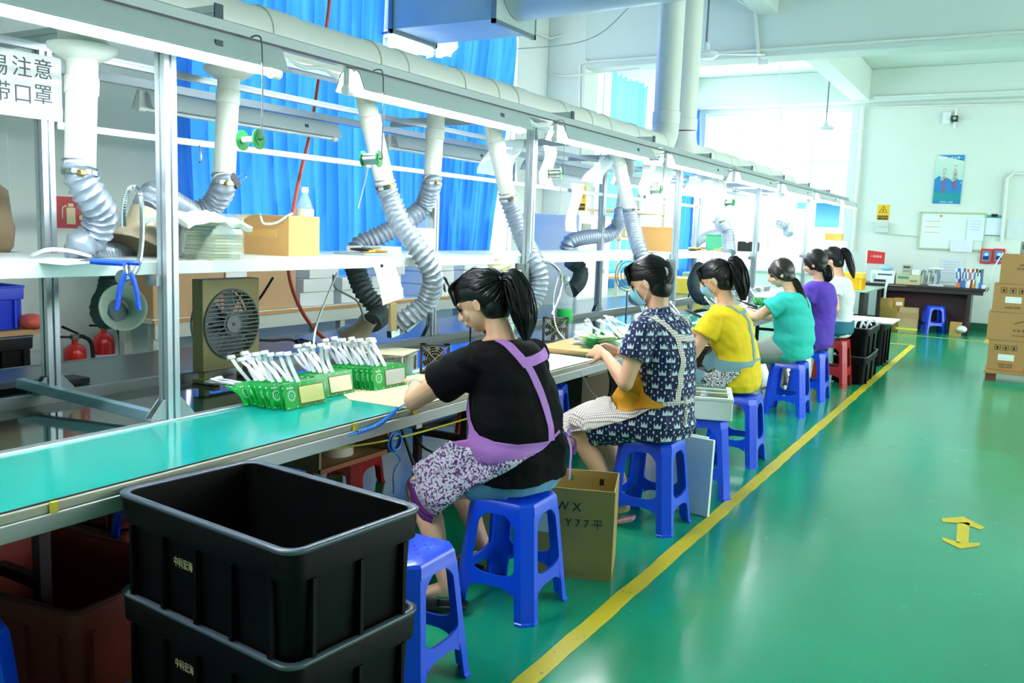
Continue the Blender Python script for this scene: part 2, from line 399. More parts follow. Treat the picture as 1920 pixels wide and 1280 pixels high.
o, x0, x1, z0, z1 = board('whiteboard', 'long framed whiteboard on end wall above the dark desk', 'whiteboard', (1730, 400), (1840, 468), WBM, fr=WBF)
for i in range(3): B().bb(x0 + .06, x0 + .3, YW - .0225, YW - .0205, z1 - .14 - i * .1, z1 - .13 - i * .1).build('ruled_line', mat('yellow_ink', 'e0b040', .6), o)
B().lathe([(.012, 0), (.02, .004), (.02, .012)], (x0 + .31, YW - .022, z1 - .04), 12, M=Matrix.Rotation(PI / 2, 4, 'X')).build('magnet', mat('orange_magnet', 'e0922a', .5), o)
def sheet(name, label, p0, p1, m=PAPER, y=YW - .035, cat_='paper', tilt=0, fold=.004, lines=0):
    a, c = at(*p0, y=y), at(*p1, y=y); o = thing(name, label, cat_, ((a.x + c.x) / 2, y, c.z), world=True)
    rows = [[(a.x + (c.x - a.x) * i / 6 + tilt * (1 - j / 6), y - fold * math.sin(i * 1.3 + j), c.z + (a.z - c.z) * j / 6) for i in range(7)] for j in range(7)]
    B().grid(rows, .001).build('page', m, o)
    if lines:
        l = B()
        for i in range(lines): l.bb(a.x + .05, c.x - .06, y - .008, y - .0065, a.z - .06 - i * .05, a.z - .055 - i * .05)
        l.build('printed_line', mat('grey_ink', '9aa6b8', .6), o)
    return o
PAPB = mat('paper_bluish', 'dfe9f6', .7)
sheet('paper_sheet', 'white sheet with grey lines pinned at right of the whiteboard', (1815, 408), (1843, 452), PAPB, lines=4)
sheet('paper_sheet', 'wide blank sheet hanging off the lower whiteboard frame', (1783, 449), (1822, 473), PAPB, y=YW - .05)
sheet('paper_sheet', 'faint bluish sheet taped on end wall above the carton stack', (1890, 410), (1917, 447), mat('faint_blue_paper', 'd6e2e6', .8), y=YW - .01)
sheet('paper_sheet', 'pale chart taped to end wall behind the binders', (1765, 484), (1803, 530), mat('faint_blue_paper', 'd6e2e6', .8), y=YW - .01, lines=5)
o, x0, x1, z0, z1 = board('clipboard', 'teal clipboard with paper hanging right of the whiteboard', 'clipboard', (1848, 403), (1878, 443), mat('teal_clipboard', '4fa8a0', .4), .012)
B().bb(x0 + .02, x1 - .02, YW - .02, YW - .014, z0 + .02, z1 - .05).build('paper', PAPB, o); B().bb((x0 + x1) / 2 - .05, (x0 + x1) / 2 + .05, YW - .03, YW - .012, z1 - .03, z1 + .02).build('clip', mat('dark_clip', '3a4550', .3, .8), o, bevel=.004)
YEL = mat('warning_yellow', 'f2bf1c', .5); INK = mat('black_ink', '14100c', .6)
def warn_sign(label, M, w_, h_, parent=None, name='warning_sign', thick=.008):
    o = thing(name, label, 'warning sign', M.translation, world=False); o.matrix_world = M
    B().box((0, 0, thick / 2), (w_, h_, thick)).build('plate', YEL, o)
    z = thick; tri = lambda r: [(math.cos(PI / 2 + k * 2 * PI / 3) * r, h_ * .14 + math.sin(PI / 2 + k * 2 * PI / 3) * r) for k in range(3)]
    B().prism(tri(w_ * .44), .001, Matrix.Translation((0, 0, z))).build('triangle_border', INK, o, smooth=False)
    B().prism(tri(w_ * .36), .001, Matrix.Translation((0, 0, z + .001))).build('triangle', YEL, o, smooth=False)
    B().prism([(.01, h_ * .30), (-.018, h_ * .12), (-.002, h_ * .13), (-.012, h_ * .0), (.018, h_ * .17), (.003, h_ * .165)], .001, Matrix.Translation((0, 0, z + .002))).build('bolt_symbol', INK, o, smooth=False)
    B().box((0, -h_ * .34, z + .0005), (w_ * .9, h_ * .26, .001)).build('text_band', INK, o)
    text('有电危险', w_ * .22, Matrix.Translation((0, -h_ * .34, z + .0015)), YEL, o); return o
warn_sign('yellow electric shock warning sign above the wall switch boxes', face_m(at(1656, 398, y=YW - .002), (1, 0, 0), (0, 0, 1)), .2, .28)
for i, (py, lb) in enumerate(((421, 'upper grey switch box beneath the warning sign'), (431, 'lower grey switch box on end wall'))):
    B().box(at(1653, py, y=YW - .04), (.23, .07, .10)).build('switch_box', mat('grey_switch_box', 'cdd6cf', .4), bevel=.008, tagd=(lb, 'switch box'))
for i, (px, lb) in enumerate(((1849, 'red framed notice box right of whiteboard, the left of two'), (1873, 'red framed notice box partly behind the carton stack'))):
    c = at(px, 480, y=YW); o = thing('notice_box', lb, 'notice box', (c.x, YW, c.z - .13), world=True)
    B().bb(c.x - .09, c.x + .09, YW - .05, YW - .001, c.z - .13, c.z + .13).build('case', mat('notice_red', 'cf2f24', .4), o, bevel=.01)
    B().bb(c.x - .06, c.x + .06, YW - .053, YW - .05, c.z - .09, c.z + .09).build('picture', mat('notice_blue', '3d8fd0', .4), o)
    B().bb(c.x - .045, c.x + .045, YW - .055, YW - .053, c.z - .06, c.z + .0).build('dark_figure', mat('notice_navy', '1b2c50', .5), o)
    B().ell((c.x, YW - .055, c.z + .03), (.03, .004, .03)).build('pale_disc', mat('notice_pale', 'c9dff0', .5), o)
c = at(1790, 222, y=YW - .1); o = thing('security_camera', 'small black and white camera high on end wall', 'camera', (c.x, YW, c.z), world=True)
B().box((c.x, YW - .06, c.z), (.1, .12, .1)).build('housing', BLK, o, bevel=.01); B().cyl((c.x, YW - .13, c.z), (c.x, YW - .12, c.z), .03).build('lens', STEEL, o)
B().box((c.x - .13, YW - .03, c.z + .02), (.13, .06, .2)).build('bracket_box', WHT, o, bevel=.01); B().tube([(c.x, YW - .01, c.z + .18), (c.x, YW - .02, c.z + .1), (c.x, YW - .02, c.z - .17)], .02).build('arm', WHT, o)
# far blue film on the end window
o, x0, x1, z0, z1 = board('blue_board', 'bright blue picture panel leaning in the end window', 'picture', (1531, 380), (1573, 427), mat('blue_panel_print', '2a9be0', .4, pattern=lambda k: k['mix']((k['xyz']()[2] - .1) * 2.5, '8fdcf0', '1f8fdc')), .03)
o, x0, x1, z0, z1 = board('blue_board', 'small blue picture panel left of the larger one in the end window', 'picture', (1495, 379), (1514, 392), mat('blue_panel_print'), .03)
# ceiling fans
def fan(label, p, rod):
    o = thing('ceiling_fan', label, 'ceiling fan', p, world=True); p = V(p)
    B().cyl(p + V((0, 0, .1)), p + V((0, 0, rod)), .011).build('rod', mat('fan_rod', '6d7c84', .4, .5), o)
    B().lathe([(.01, .14), (.035, .13), (.04, .06), (.13, .03), (.14, 0), (.1, -.03), (.03, -.035)], p, 24).build('motor', mat('fan_white', 'dfe6e8', .35), o, ang=50)
    for k in range(3):
        a = k * 2 * PI / 3 + .35; d = V((math.cos(a), math.sin(a), 0)); s = V((-d.y, d.x, .15))
        B().grid([[p + d * (.12 + .5 * i / 6) + s * (w * (.035 + .03 * min(1, i / 3))) + V((0, 0, .012)) for i in range(7)] for w in (-1, 0, 1)], .004).build('blade', mat('fan_blade_white', 'eef3f4', .3), o)
    return o
fan('white ceiling fan on a grey rod beside the vent risers', at(1323, 104, y=9.5), 1.4)
fan('small cream ceiling fan hanging near the end wall', at(1548, 241, y=15.5), 1.1)
# ================================================================ the production line
MATT = mat('teal_bench_mat', '0c9c92', .16, var=.04, vscale=2, bump=.02, bscale=6)
EDGE = mat('bench_edge_cream', 'a3a292', .6, var=.12, vscale=9)
UNDER = mat('bench_rail_grey', 'a7adab', .45, .3)
FY = [-.55, 2.15, 4.85, 7.55, 10.25, 12.95]
Y0, Y1 = -1.2, 13.9
o = thing('workbench', 'long teal-topped workbench where the women sit and work', 'workbench', (-2.42, 6, 0), world=True)
B().bb(-2.665, -2.15, Y0, Y1, .72, .75).build('tabletop', MATT, o)
B().bb(-2.150, -2.135, Y0, Y1, .722, .747).build('edge_strip', EDGE, o, bevel=.002); B().bb(-2.150, -2.147, Y0, Y1, .745, .7515).build('edge_gap', BLKR, o)
b = B(); b.bb(-2.16, -2.125, Y0, Y1, .675, .722); b.build('front_rail', UNDER, o, bevel=.003)
B().bb(-2.60, -2.56, Y0, Y1, .66, .72).build('support_rail', UNDER, o)
B().bb(-2.705, -2.665, Y0, Y1, .71, .757).build('inner_strip', ALU, o, bevel=.003)
for y in (.35, 3.0, 5.6, 8.3, 11, 13.6): B().bb(-2.62, -2.17, y - .02, y + .02, .64, .675).build('bracket', UNDER, o)
for y in (-.9, 1.3, 6.9, 9.6, 12.3): B().bb(-2.61, -2.57, y, y + .04, 0, .66).build('leg', DKST, o, bevel=.003)
for y, x in ((1.32, -2.128), (2.52, -2.128), (2.9, -2.128)):
    B().bb(x - .006, x + .006, y, y + .018, .722, .752).build('tape_mark', mat('yellow_edge_tape', 'c8b53a', .6), o)
BELT = mat('dark_green_belt', '06302b', .07, spec=.7, bump=.012, bscale=5)
o = thing('conveyor_belt', 'dark glossy conveyor belt behind the teal worktop', 'conveyor belt', (-3.05, 6, 0), world=True)
B().bb(-3.36, -2.71, Y0, Y1, .70, .728).build('belt', BELT, o)
for x, n_ in ((-3.40, 0), (-2.72, 1)): B().bb(x - .02, x + .02, Y0, Y1, .60, .77 if n_ == 0 else .735).build('side_rail', UNDER, o, bevel=.003)
for i, y in enumerate((-.8, 1.7, 4.34, 7.0, 9.7, 12.4)):
    for x in (-3.15, -2.80): B().bb(x - .022, x + .022, y - .022, y + .022, 0, .62).build('leg', DKST, o, bevel=.003)
    B().bb(-3.15, -2.80, y - .018, y + .018, .22, .26).build('cross_brace', DKST, o)
    B().bb(-3.40, -2.72, y - .02, y + .02, .60, .64).build('frame_bar', DKST, o)
B().bb(-3.17, -3.13, 4.36, 5.6, .22, .26).build('long_brace', DKST, o)
o = thing('rear_workbench', 'dark green bench on far side of conveyor belt', 'workbench', (-3.8, 6, 0), world=True)
B().bb(-4.15, -3.425, Y0, Y1, .72, .75).build('tabletop', mat('dark_slate_mat', '1f5560', .24, spec=.3, bump=.012, bscale=6), o)
B().bb(-4.17, -4.15, Y0, Y1, .68, .752).build('edge_strip', EDGE, o)
for y in (-.9, 1.7, 4.4, 7.1, 9.8, 12.5): B().bb(-4.1, -4.06, y, y + .04, 0, .72).build('leg', DKST, o)
# aluminium frame: posts, rails, cross bars
def extr(b, a, c, w=.05, h=None, up=(0, 0, 1)):
    """slotted aluminium profile"""
    a, c = V(a), V(c); h = h or w; F = frame(c - a, up); L = (c - a).length; g = w * .2; s = w * .17
    for sx in (-1, 1):
        for sy in (-1, 1):
            ww, hh = w / 2 - g / 2, h / 2 - g / 2
            vs, fs = _box(ww, L, hh); b.add(vs, fs, Matrix.Translation((a + c) / 2) @ F.to_4x4() @ Matrix.Translation((sx * (ww / 2 + g / 2), 0, sy * (hh / 2 + g / 2))))
    vs, fs = _box(w - 2 * s, L - .001, h - 2 * s); b.add(vs, fs, Matrix.Translation((a + c) / 2) @ F.to_4x4()); return b
XF, XB = -2.70, -3.43
def post(x, y, z1=2.15, wh='', col=''):
    o = thing('aluminium_post', wh, 'post', (x, y, .75), world=True)
    extr(B(), (x, y, .755), (x, y, z1), .052, .052, (0, 1, 0)).build('profile', ALU, o)
    for s in (-1, 1):
        b = B()
        b.prism([(0, 0), (.07, 0), (.07, .01), (.012, .075), (0, .075)], .005, Matrix.Translation((x + .018, y + s * .026, .757)) @ Matrix(((0, 0, -1, 0), (s, 0, 0, 0), (0, 1, 0, 0), (0, 0, 0, 1))))
        b.prism([(0, 0), (.07, 0), (.07, .01), (.012, .075), (0, .075)], .005, Matrix.Translation((x - .014, y + s * .026, .757)) @ Matrix(((0, 0, -1, 0), (s, 0, 0, 0), (0, 1, 0, 0), (0, 0, 0, 1))))
        b.box((x, y + s * .062, .760), (.036, .07, .006)); b.box((x, y + s * .029, .793), (.036, .006, .07))
        k = b.build('corner_bracket', ALUD, o, bevel=.0015)
        B().cyl((x, y + s * .06, .763), (x, y + s * .06, .771), .007, n=8).build('bolt', STEEL, k)
    return o
rowf = ['out of frame before the nearest post', 'left of the box fan, bolted to the worktop', 'just right of the woman in black', 'above the woman in the crown print dress', 'behind the woman in yellow', 'over the woman in teal']
rowb = ['behind the large warning board', 'behind the grey suction hose on the left', 'in the rear row behind the water jug', 'in the rear row behind the small carton', 'in the rear row beyond the carton', 'in the rear row at the far end']
for i, y in enumerate(FY):
    if i == 0: continue
    post(XF, y, 2.13, 'front aluminium post ' + rowf[i]); post(XB, y, 2.13, 'rear aluminium post ' + rowb[i])
fr = thing('overhead_rig', 'aluminium rails and cross bars carrying the lights above the line', 'frame', (-3.1, 6, 2.1), world=True)
CAPB = mat('dark_end_cap', '2c4350', .5)
for i, y in enumerate([-.55, 2.15, 4.85, 6.2, 7.55, 8.9, 10.25, 11.6, 12.95]):
    extr(B(), (-3.8, y, 2.185), (-2.43, y, 2.185), .03, .055).build('cross_bar', ALU, fr)
    k = B().box((-2.427, y, 2.187), (.006, .036, .062)).build('end_cap', CAPB, fr)
B().bb(-2.42, -2.36, Y0, 14.15, 2.115, 2.155).build('light_beam', mat('grey_anodised_beam', 'a3b0b2', .4, .2), fr, bevel=.004)
B().bb(-2.362, -2.357, Y0, 14.15, 2.110, 2.118).build('groove_strip', BLK, fr)
B().bb(-3.84, -3.79, Y0, 13.9, 2.12, 2.16).build('light_beam', ALU, fr)
extr(B(), (XF, Y0, 2.145), (XF, 13.5, 2.145), .03, .03).build('top_rail', ALU, fr); extr(B(), (XB, Y0, 2.145), (XB, 13.5, 2.145), .03, .03).build('top_rail', ALU, fr)
B().bb(XB - .012, XB + .012, 2.2, 13.0, 1.835, 1.865).build('middle_rail', mat('white_rail', 'dfe9ea', .35, .2), fr, bevel=.002)
for y in (5.9, 8.6): extr(B(), (XB, y, 1.86), (XB, y, 2.13), .03).build('short_post', ALU, fr)
for y in (2.9,): B().tube(cat([(XB + .02, y, 1.84), (XB + .03, y, 1.80), (XB + .03, y, 1.77), (XB + .02, y, 1.76)], 4), .004, 6).build('small_hook', STEEL, fr)
# loose bar lying between the posts
o = thing('loose_aluminium_bar', 'pale blue-grey aluminium bar lying across the conveyor on the left', 'bar', (-3.1, 2.1, .74), world=True)
B().bar((-3.52, 2.07, .80), (-2.735, 2.10, .765), .036, .04).build('profile', mat('bluish_aluminium', '9ec3d6', .35, .5), o, bevel=.002)
B().bb(-3.62, -3.50, 2.12, 2.9, .752, .775).build('black_cloth', BLKR, None, tagd=('flat black pad lying under the raised end of the loose bar', 'pad')).location = (-3.62, 2.02, .752)
# overhead shelf
o = thing('overhead_shelf', 'long white shelf running along the line above head height of the fan', 'shelf', (-3.1, 6, 1.28), world=True)
B().bb(-3.50, -2.745, Y0, 13.6, 1.288, 1.336).build('board', mat('shelf_white_laminate', 'e4edec', .28), o, bevel=.003)
B().bb(-2.745, -2.738, Y0, 13.6, 1.290, 1.334).build('edge_trim', mat('shelf_edge_mint', 'cfe0dc', .4), o)
for y in FY[1:]: B().bb(-2.76, -2.70, y - .05, y - .028, 1.25, 1.288).build('bracket', ALUD, o)
SHZ = 1.336
# fluorescent fittings
LAMP = mat('lit_fluorescent_tube', (1, 1, 1), .3, emis=TUBE); LAMP.node_tree.nodes['Principled BSDF'].inputs['Emission Color'].default_value = (.93, .98, 1, 1)
REFL = mat('reflector_outside_grey', 'c2ccd0', .35, .1); REFI = mat('reflector_inside_white', 'f4f8f8', .3)
def fitting(x, y0, label, lit=True, L=1.48, group=None, s=1):
    o = thing('fluorescent_fitting', label, 'fluorescent light', (x, y0 + L / 2, 1.99), world=True, group=group)
    z = 2.11
    for sgn in (1, -1):
        b = B(); pr = [(sgn * .028, z), (sgn * .05, z - .02), (sgn * .078, z - .085)]
        b.grid([[(x + q[0], y0 + .05 + (L - .1) * t, q[1]) for t in (0, .5, 1)] for q in pr], .003 * sgn); b.build('reflector_side', REFL, o)
        b = B(); b.grid([[(x + q[0] - sgn * .004, y0 + .05 + (L - .1) * t, q[1]) for t in (0, .5, 1)] for q in pr], -.001 * sgn); b.build('reflector_lining', REFI, o)
    B().bb(x - .03, x + .03, y0 + .05, y0 + L - .05, z - .012, z).build('batten', REFI, o)
    for e, yy in ((0, y0 + .04), (1, y0 + L - .04)):
        b = B(); b.box((x, yy, z - .05), (.03, .03, .1)); b.cyl((x, yy - .022, z - .085), (x, yy + .022, z - .085), .021, n=16)
        b.build('lamp_holder', WHT, o, bevel=.003)
    B().cyl((x, y0 + .06, z - .085), (x, y0 + L - .06, z - .085), .0135, n=14).build('tube', LAMP if lit else mat('unlit_tube', 'e8f2f0', .3), o)
    B().box((x + .066, y0 + L - .35, z - .045), (.004, .03, .02)).build('switch', CAPB, o)
    return o
wh = ['at the left edge of the photo above the warning board', 'over the woman in black, from first hanging spool to third post', 'third along the beam, over the crown print dress', 'fourth along the beam, before the vent risers', 'fifth along the beam', 'sixth along the beam', 'seventh along the beam', 'last on the beam near the end wall']
for i in range(8): fitting(-2.39, .93 + 1.8 * i - (0 if i else 0), 'lit fluorescent fitting ' + wh[i])
fitting(-2.39, -.9, 'lit fluorescent fitting before the nearest one')
for i in range(5): fitting(-3.815, 2.85 + 1.95 * i, 'grey fluorescent fitting in rear row, ' + ['first from the left, unlit, by the blue curtain', 'second, unlit, behind the white pipe pair', 'third, unlit, behind the hanging sheets', 'fourth, lit, partly hidden by the risers', 'fifth and farthest, lit'][i], lit=i > 2)  # farthest rear tubes are set to glow, nearer ones stay unlit
# flying wires of the fittings: thin white cable loops
for i, y in enumerate((2.42, 4.25, 6.05)):
    B().tube(cat([(-2.4, y, 2.10), (-2.38, y + .08, 2.07), (-2.39, y + .2, 2.085), (-2.39, y + .29, 2.06)], 5), .008, 8).build('lamp_cable', WHT, tagd=(['thick white lead bridging the first and second lit fittings', 'thick white lead bridging the second and third lit fittings', 'thick white lead bridging the third and fourth lit fittings'][i], 'cable'))
# ================================================================ ducts
DX, DZ, DR = -3.1, 2.33, .125
def duct(label, y0, y1, ry, up=True):
    o = thing('exhaust_duct', label, 'duct', (DX, (y0 + y1) / 2, 2.2), world=True)
    P = [V((DX, y0, DZ))] if ry > y0 + .5 else [V((DX, y1, DZ))]
    elb = []
    R = .22; sg = -1 if ry > y0 + .5 else 1
    for k in range(9):
        a = PI / 2 * k / 8; elb.append(V((DX, ry + sg * (R - R * math.sin(a)), DZ + R - R * math.cos(a))))
    B().cyl(P[0], elb[0], DR, n=32).build('main_pipe', PVC, o, ang=60)
    B().tube(elb, DR * 1.03, 32).build('elbow', PVC, o, ang=60); B().cyl(elb[-1], (DX, ry, 4.6), DR * .98, n=32).build('riser', PVC, o, ang=60)
    B().lathe([(DR, 0), (DR * 1.07, .005), (DR * 1.07, .12), (DR, .125)], (DX, ry, DZ + R), 32, cap=False).build('riser_collar', PVC, o)
    return o
d1 = duct('long white exhaust pipe over the near workers, turning up at its far end', -1.5, 8.0, 8.2)
d2 = duct('white exhaust pipe over the far half of the line, turning up at its near end', 8.9, 13.3, 8.72)
def collar(o, y, w=.12, r=1.05):
    b = B(); b.tube([(DX, y - w / 2, DZ), (DX, y - w / 2 + .004, DZ), (DX, y + w / 2 - .004, DZ), (DX, y + w / 2, DZ)], [DR, DR * r, DR * r, DR], 32); b.build('coupling', PVC, o, ang=50)
for y in (.9, 1.9, 2.35, 3.05, 3.75, 4.05, 4.55, 5.0, 5.25, 5.9, 6.4, 6.7, 7.3): collar(d1, y, .1 if int(y * 10) % 2 else .22)
for y in (9.5, 10.1, 10.4, 11.2, 11.9, 12.6): collar(d2, y, .1 if int(y * 10) % 2 else .2)
b = B(); b.ell((DX, 13.3, DZ), (DR, .06, DR), n=24); b.build('end_cap', PVC, d2, ang=60)
HOSE = mat('silver_flexible_hose', '909dab', .38, .3, var=.08, vscale=20, bump=.12, bscale=50); HOSED = mat('dusty_dark_hose', '5a6a6b', .7, 0, var=.15, vscale=12, bump=.1)
HOOD = mat('dusty_brown_hood', 'b3a68c', .4, .1, var=.12, vscale=6); CLAMP = mat('brass_clamp', 'b69a5e', .35, .8)
def hose(o, pts, r, m, pitch=.030, name='hose'):
    P = cat(pts, 40); S = [0]
    for i in range(1, len(P)): S.append(S[-1] + (P[i] - P[i - 1]).length)
    step = pitch / 8; q = []; rr = []; j = 0; s = 0; k = 0
    while s < S[-1]:
        while S[j + 1] < s: j += 1
        t = (s - S[j]) / max(1e-9, S[j + 1] - S[j]); q.append(P[j].lerp(P[j + 1], t))
        rr.append(r * (1 + .10 * (1 - abs(math.sin(PI * s / pitch)) * 2) + .02 * noise.noise(V((s * 25, k * .01, 1))))); s += step; k += 1
    b = B(); rings = []; n = 26; u = V((0, 0, 1)) if abs((q[1] - q[0]).normalized().z) < .9 else V((1, 0, 0))
    for i, p in enumerate(q):                                      # wire-wound cloth tube: the ridge runs round it as a spiral
        t = (q[min(i + 1, len(q) - 1)] - q[max(i - 1, 0)]).normalized(); u = (u - t * u.dot(t)).normalized(); w_ = t.cross(u); s_ = i * step
        rings.append([p + (w_ * math.cos(2 * PI * k / n) + u * math.sin(2 * PI * k / n)) * r * (.88 + .23 * abs(2 * ((s_ / pitch + k / n) % 1) - 1) ** 2.2 + .025 * noise.noise(V((s_ * 30, k * .5, r * 50)))) for k in range(n)])
    b.loft(rings); return b.build(name, m, o, ang=70)
def hood(o, p, d, r=.11, name='hood', m=HOOD, L=.16):
    d = V(d).normalized(); F = frame(d); T = Matrix.Translation(p) @ Matrix((F.col[0], F.col[2], F.col[1])).transposed().to_4x4()
    prof = [(r * .48, 0), (r * .5, L * .35), (r * .62, L * .6), (r * .9, L * .85), (r * 1.02, L * .95), (r * 1.05, L), (r * 1.0, L * 1.01), (r * .9, L * .93), (r * .58, L * .62), (r * .45, L * .3), (r * .43, 0)]
    rings = [[T @ V((a * math.cos(2 * PI * k / 28), a * math.sin(2 * PI * k / 28), z)) for k in range(28)] for a, z in prof]
    b = B(); b.loft(rings + [rings[0]], cap=False); return b.build(name, m, o, ang=60)
def arm(label, top, bot, hp, r=.055, dark=None, hd=None, flange=True, hr=.11, hm=HOSE):
    top, bot = V(top), V(bot); o = thing('extraction_arm', label, 'extraction hose', (bot.x, bot.y, min(v[2] for v in hp + [tuple(bot)])), world=True)
    d = (bot - top).normalized()
    B().cyl(top, bot, r, n=24).build('pipe', PVC, o, ang=60)
    j = top + d * .1; B().tube([j, j + d * .004, j + d * .06, j + d * .064], [r, r * 1.09, r * 1.09, r], 24).build('pipe_collar', PVC, o, ang=50)
    if flange: B().lathe([(.062, -.03), (.095, -.01), (.115, .008), (.115, .022), (.08, .035), (.08, .2)], top - V((0, 0, .015)), 28).build('flange', PVC, o, ang=50)
    else: B().cyl(top + V((0, 0, .1)), top - V((0, 0, .005)), r * 1.12, n=24).build('flange', PVC, o, ang=50)
    k = hose(o, [tuple(bot - d * .03), tuple(bot + d * .02)] + hp, r * 1.08, hm)
    c = bot + d * .012; B().tube([c - d * .008, c + d * .008], r * 1.16, 24).build('clamp', STEEL, o, ang=50)
    cr = V((1, -.6, 0)).normalized() * r * 1.16; B().box(c + cr, (.03, .02, .018)).build('clamp_screw', CLAMP, o, bevel=.003)
    if dark: hose(o, dark, r * 1.08, HOSED, name='dark_hose')
    if hd: hood(o, hd[0], hd[1], hr)
    return o
A = at
arm('nearest extraction arm, white pipe and grey hose in front of warning board', A(155, 90, x=-2.95), A(150, 318, x=-2.93),
    [tuple(A(168, 365, x=-2.93)), tuple(A(188, 400, x=-2.95)), tuple(A(178, 440, x=-2.99)), tuple(A(152, 462, x=-3.02)), tuple(A(175, 480, x=-3.1)), tuple(A(235, 482, x=-3.25)), tuple(A(280, 478, x=-3.4))], .052)
arm('extraction arm with wide dusty hood lying on shelf near the long hanging gooseneck', A(430, 130, x=-3.25), A(420, 340, x=-3.22),
    [tuple(A(402, 380, x=-3.3)), tuple(A(365, 400, x=-3.35)), tuple(A(330, 385, x=-3.3)), tuple(A(290, 365, x=-3.2)), tuple(A(272, 395, x=-3.15))], .05, hd=(A(272, 395, x=-3.12), V((.10, -.36, -.8))), hr=.12)
o = thing('extraction_arm', 'dark dusty hose and clear disc hood hanging under shelf above the fire extinguishers', 'extraction hose', A(200, 600, x=-3.1), world=True)
hose(o, [A(212, 515, x=-3.25), A(208, 545, x=-3.22), A(196, 572, x=-3.18), A(200, 592, x=-3.12), A(222, 580, x=-3.06)], .050, HOSED)
hood(o, A(222, 578, x=-3.08), V((.75, -.25, .12)), .088, L=.06, m=mat('clear_dusty_hood', 'a9b3a4', .3))
arm('extraction arm sweeping in front of shelf behind the woman in black', A(684, 178, x=-2.93), A(722, 345, x=-2.90),
    [tuple(A(733, 375, x=-2.88)), tuple(A(752, 420, x=-2.8)), tuple(A(790, 475, x=-2.68)), tuple(A(812, 520, x=-2.64)), tuple(A(800, 565, x=-2.7)), tuple(A(765, 595, x=-2.78)), tuple(A(740, 612, x=-2.85))], .05, flange=False)
arm('rear extraction arm curling down behind the shelf to a dark hood', A(818, 212, x=-3.25), A(810, 340, x=-3.25),
    [tuple(A(795, 385, x=-3.35)), tuple(A(765, 412, x=-3.4)), tuple(A(715, 440, x=-3.5)), tuple(A(680, 455, x=-3.58)), tuple(A(665, 475, x=-3.6))], .055,
    dark=[tuple(A(665, 500, x=-3.5)), tuple(A(682, 545, x=-3.4)), tuple(A(712, 585, x=-3.3)), tuple(A(698, 605, x=-3.25))], hd=(A(692, 598, x=-3.25), V((-.35, -.1, -.5))), flange=False)
arm('extraction arm between the woman in black and the green-label bottle', A(922, 232, x=-2.93), A(952, 368, x=-2.90),
    [tuple(A(962, 400, x=-2.88)), tuple(A(980, 445, x=-2.8)), tuple(A(1003, 490, x=-2.66)), tuple(A(1012, 525, x=-2.62)), tuple(A(1003, 560, x=-2.64)), tuple(A(992, 575, x=-2.66))], .052, flange=False, dark=None)
arm('extraction arm dropping behind the woman in the crown print dress', A(1155, 285, x=-2.93), A(1180, 390, x=-2.90),
    [tuple(A(1186, 420, x=-2.85)), tuple(A(1195, 455, x=-2.75)), tuple(A(1204, 485, x=-2.68)), tuple(A(1205, 530, x=-2.66)), tuple(A(1190, 565, x=-2.66))], .055, flange=False)
arm('rear extraction arm lying left along the shelf behind the small carton', A(1180, 300, x=-3.25), A(1165, 400, x=-3.25),
    [tuple(A(1160, 420, x=-3.35)), tuple(A(1140, 440, x=-3.42)), tuple(A(1105, 444, x=-3.5)), tuple(A(1070, 452, x=-3.58)), tuple(A(1060, 470, x=-3.62))], .06,
    dark=[tuple(A(1068, 488, x=-3.5)), tuple(A(1088, 505, x=-3.45)), tuple(A(1085, 528, x=-3.4)), tuple(A(1070, 545, x=-3.4))], flange=False)
arm('extraction arm dropping just above the head of the woman in yellow', (-2.93, 9.35, 2.16), (-2.9, 9.45, 1.68),
    [tuple(A(1362, 430, x=-2.85)), tuple(A(1366, 455, x=-2.8)), tuple(A(1368, 475, x=-2.75))], .06, flange=False)
arm('rear extraction arm bending left by the green tin on the shelf', (-3.28, 10.7, 2.16), (-3.3, 10.75, 1.72),
    [tuple(A(1362, 420, x=-3.35)), tuple(A(1345, 436, x=-3.42)), tuple(A(1318, 445, x=-3.5)), tuple(A(1302, 456, x=-3.55))], .06,
    dark=[tuple(A(1312, 500, x=-3.3)), tuple(A(1300, 530, x=-3.2)), tuple(A(1312, 558, x=-3.05)), tuple(A(1335, 560, x=-2.9))], flange=False)
arm('farthest extraction arm above the woman in teal', (-2.93, 12.2, 2.16), (-2.9, 12.25, 1.72), [tuple(A(1476, 420, x=-2.85)), tuple(A(1478, 440, x=-2.8))], .06, flange=False)
# sheet-metal ducts near the ceiling
GALV = mat('galvanised_sheet', 'b9cdc4', .5, .05, var=.12, vscale=3, bump=.03, bscale=4)
o = thing('box_duct', 'square galvanised metal duct coming out between the blue curtains', 'air duct', (-5.2, 7.9, 3.4), world=True)
b = B(); b.bb(-6.1, -4.50, 7.3, 8.05, 3.46, 4.15); b.build('box', GALV, o, bevel=.004)
for x in (-5.74, -4.52):
    b = B(); b.bb(x - .02, x + .02, 7.27, 8.08, 3.42, 3.46); b.bb(x - .02, x + .02, 7.27, 7.30, 3.42, 4.18); b.bb(x - .02, x + .02, 8.05, 8.08, 3.42, 4.18); b.build('flange', mat('galvanised_edge', '7f9391', .35, .7), o)
b = B(); b.cyl((-4.50, 7.68, 3.82), (2.5, 7.68, 4.0), .30, n=36); b.build('round_duct', mat('pale_round_duct', 'c9d9d6', .4, .1), o, ang=60)
B().tube([(-5.74, 7.28, 3.43), (-6.0, 7.28, 3.41)], .015).build('strut', ALUD, o)
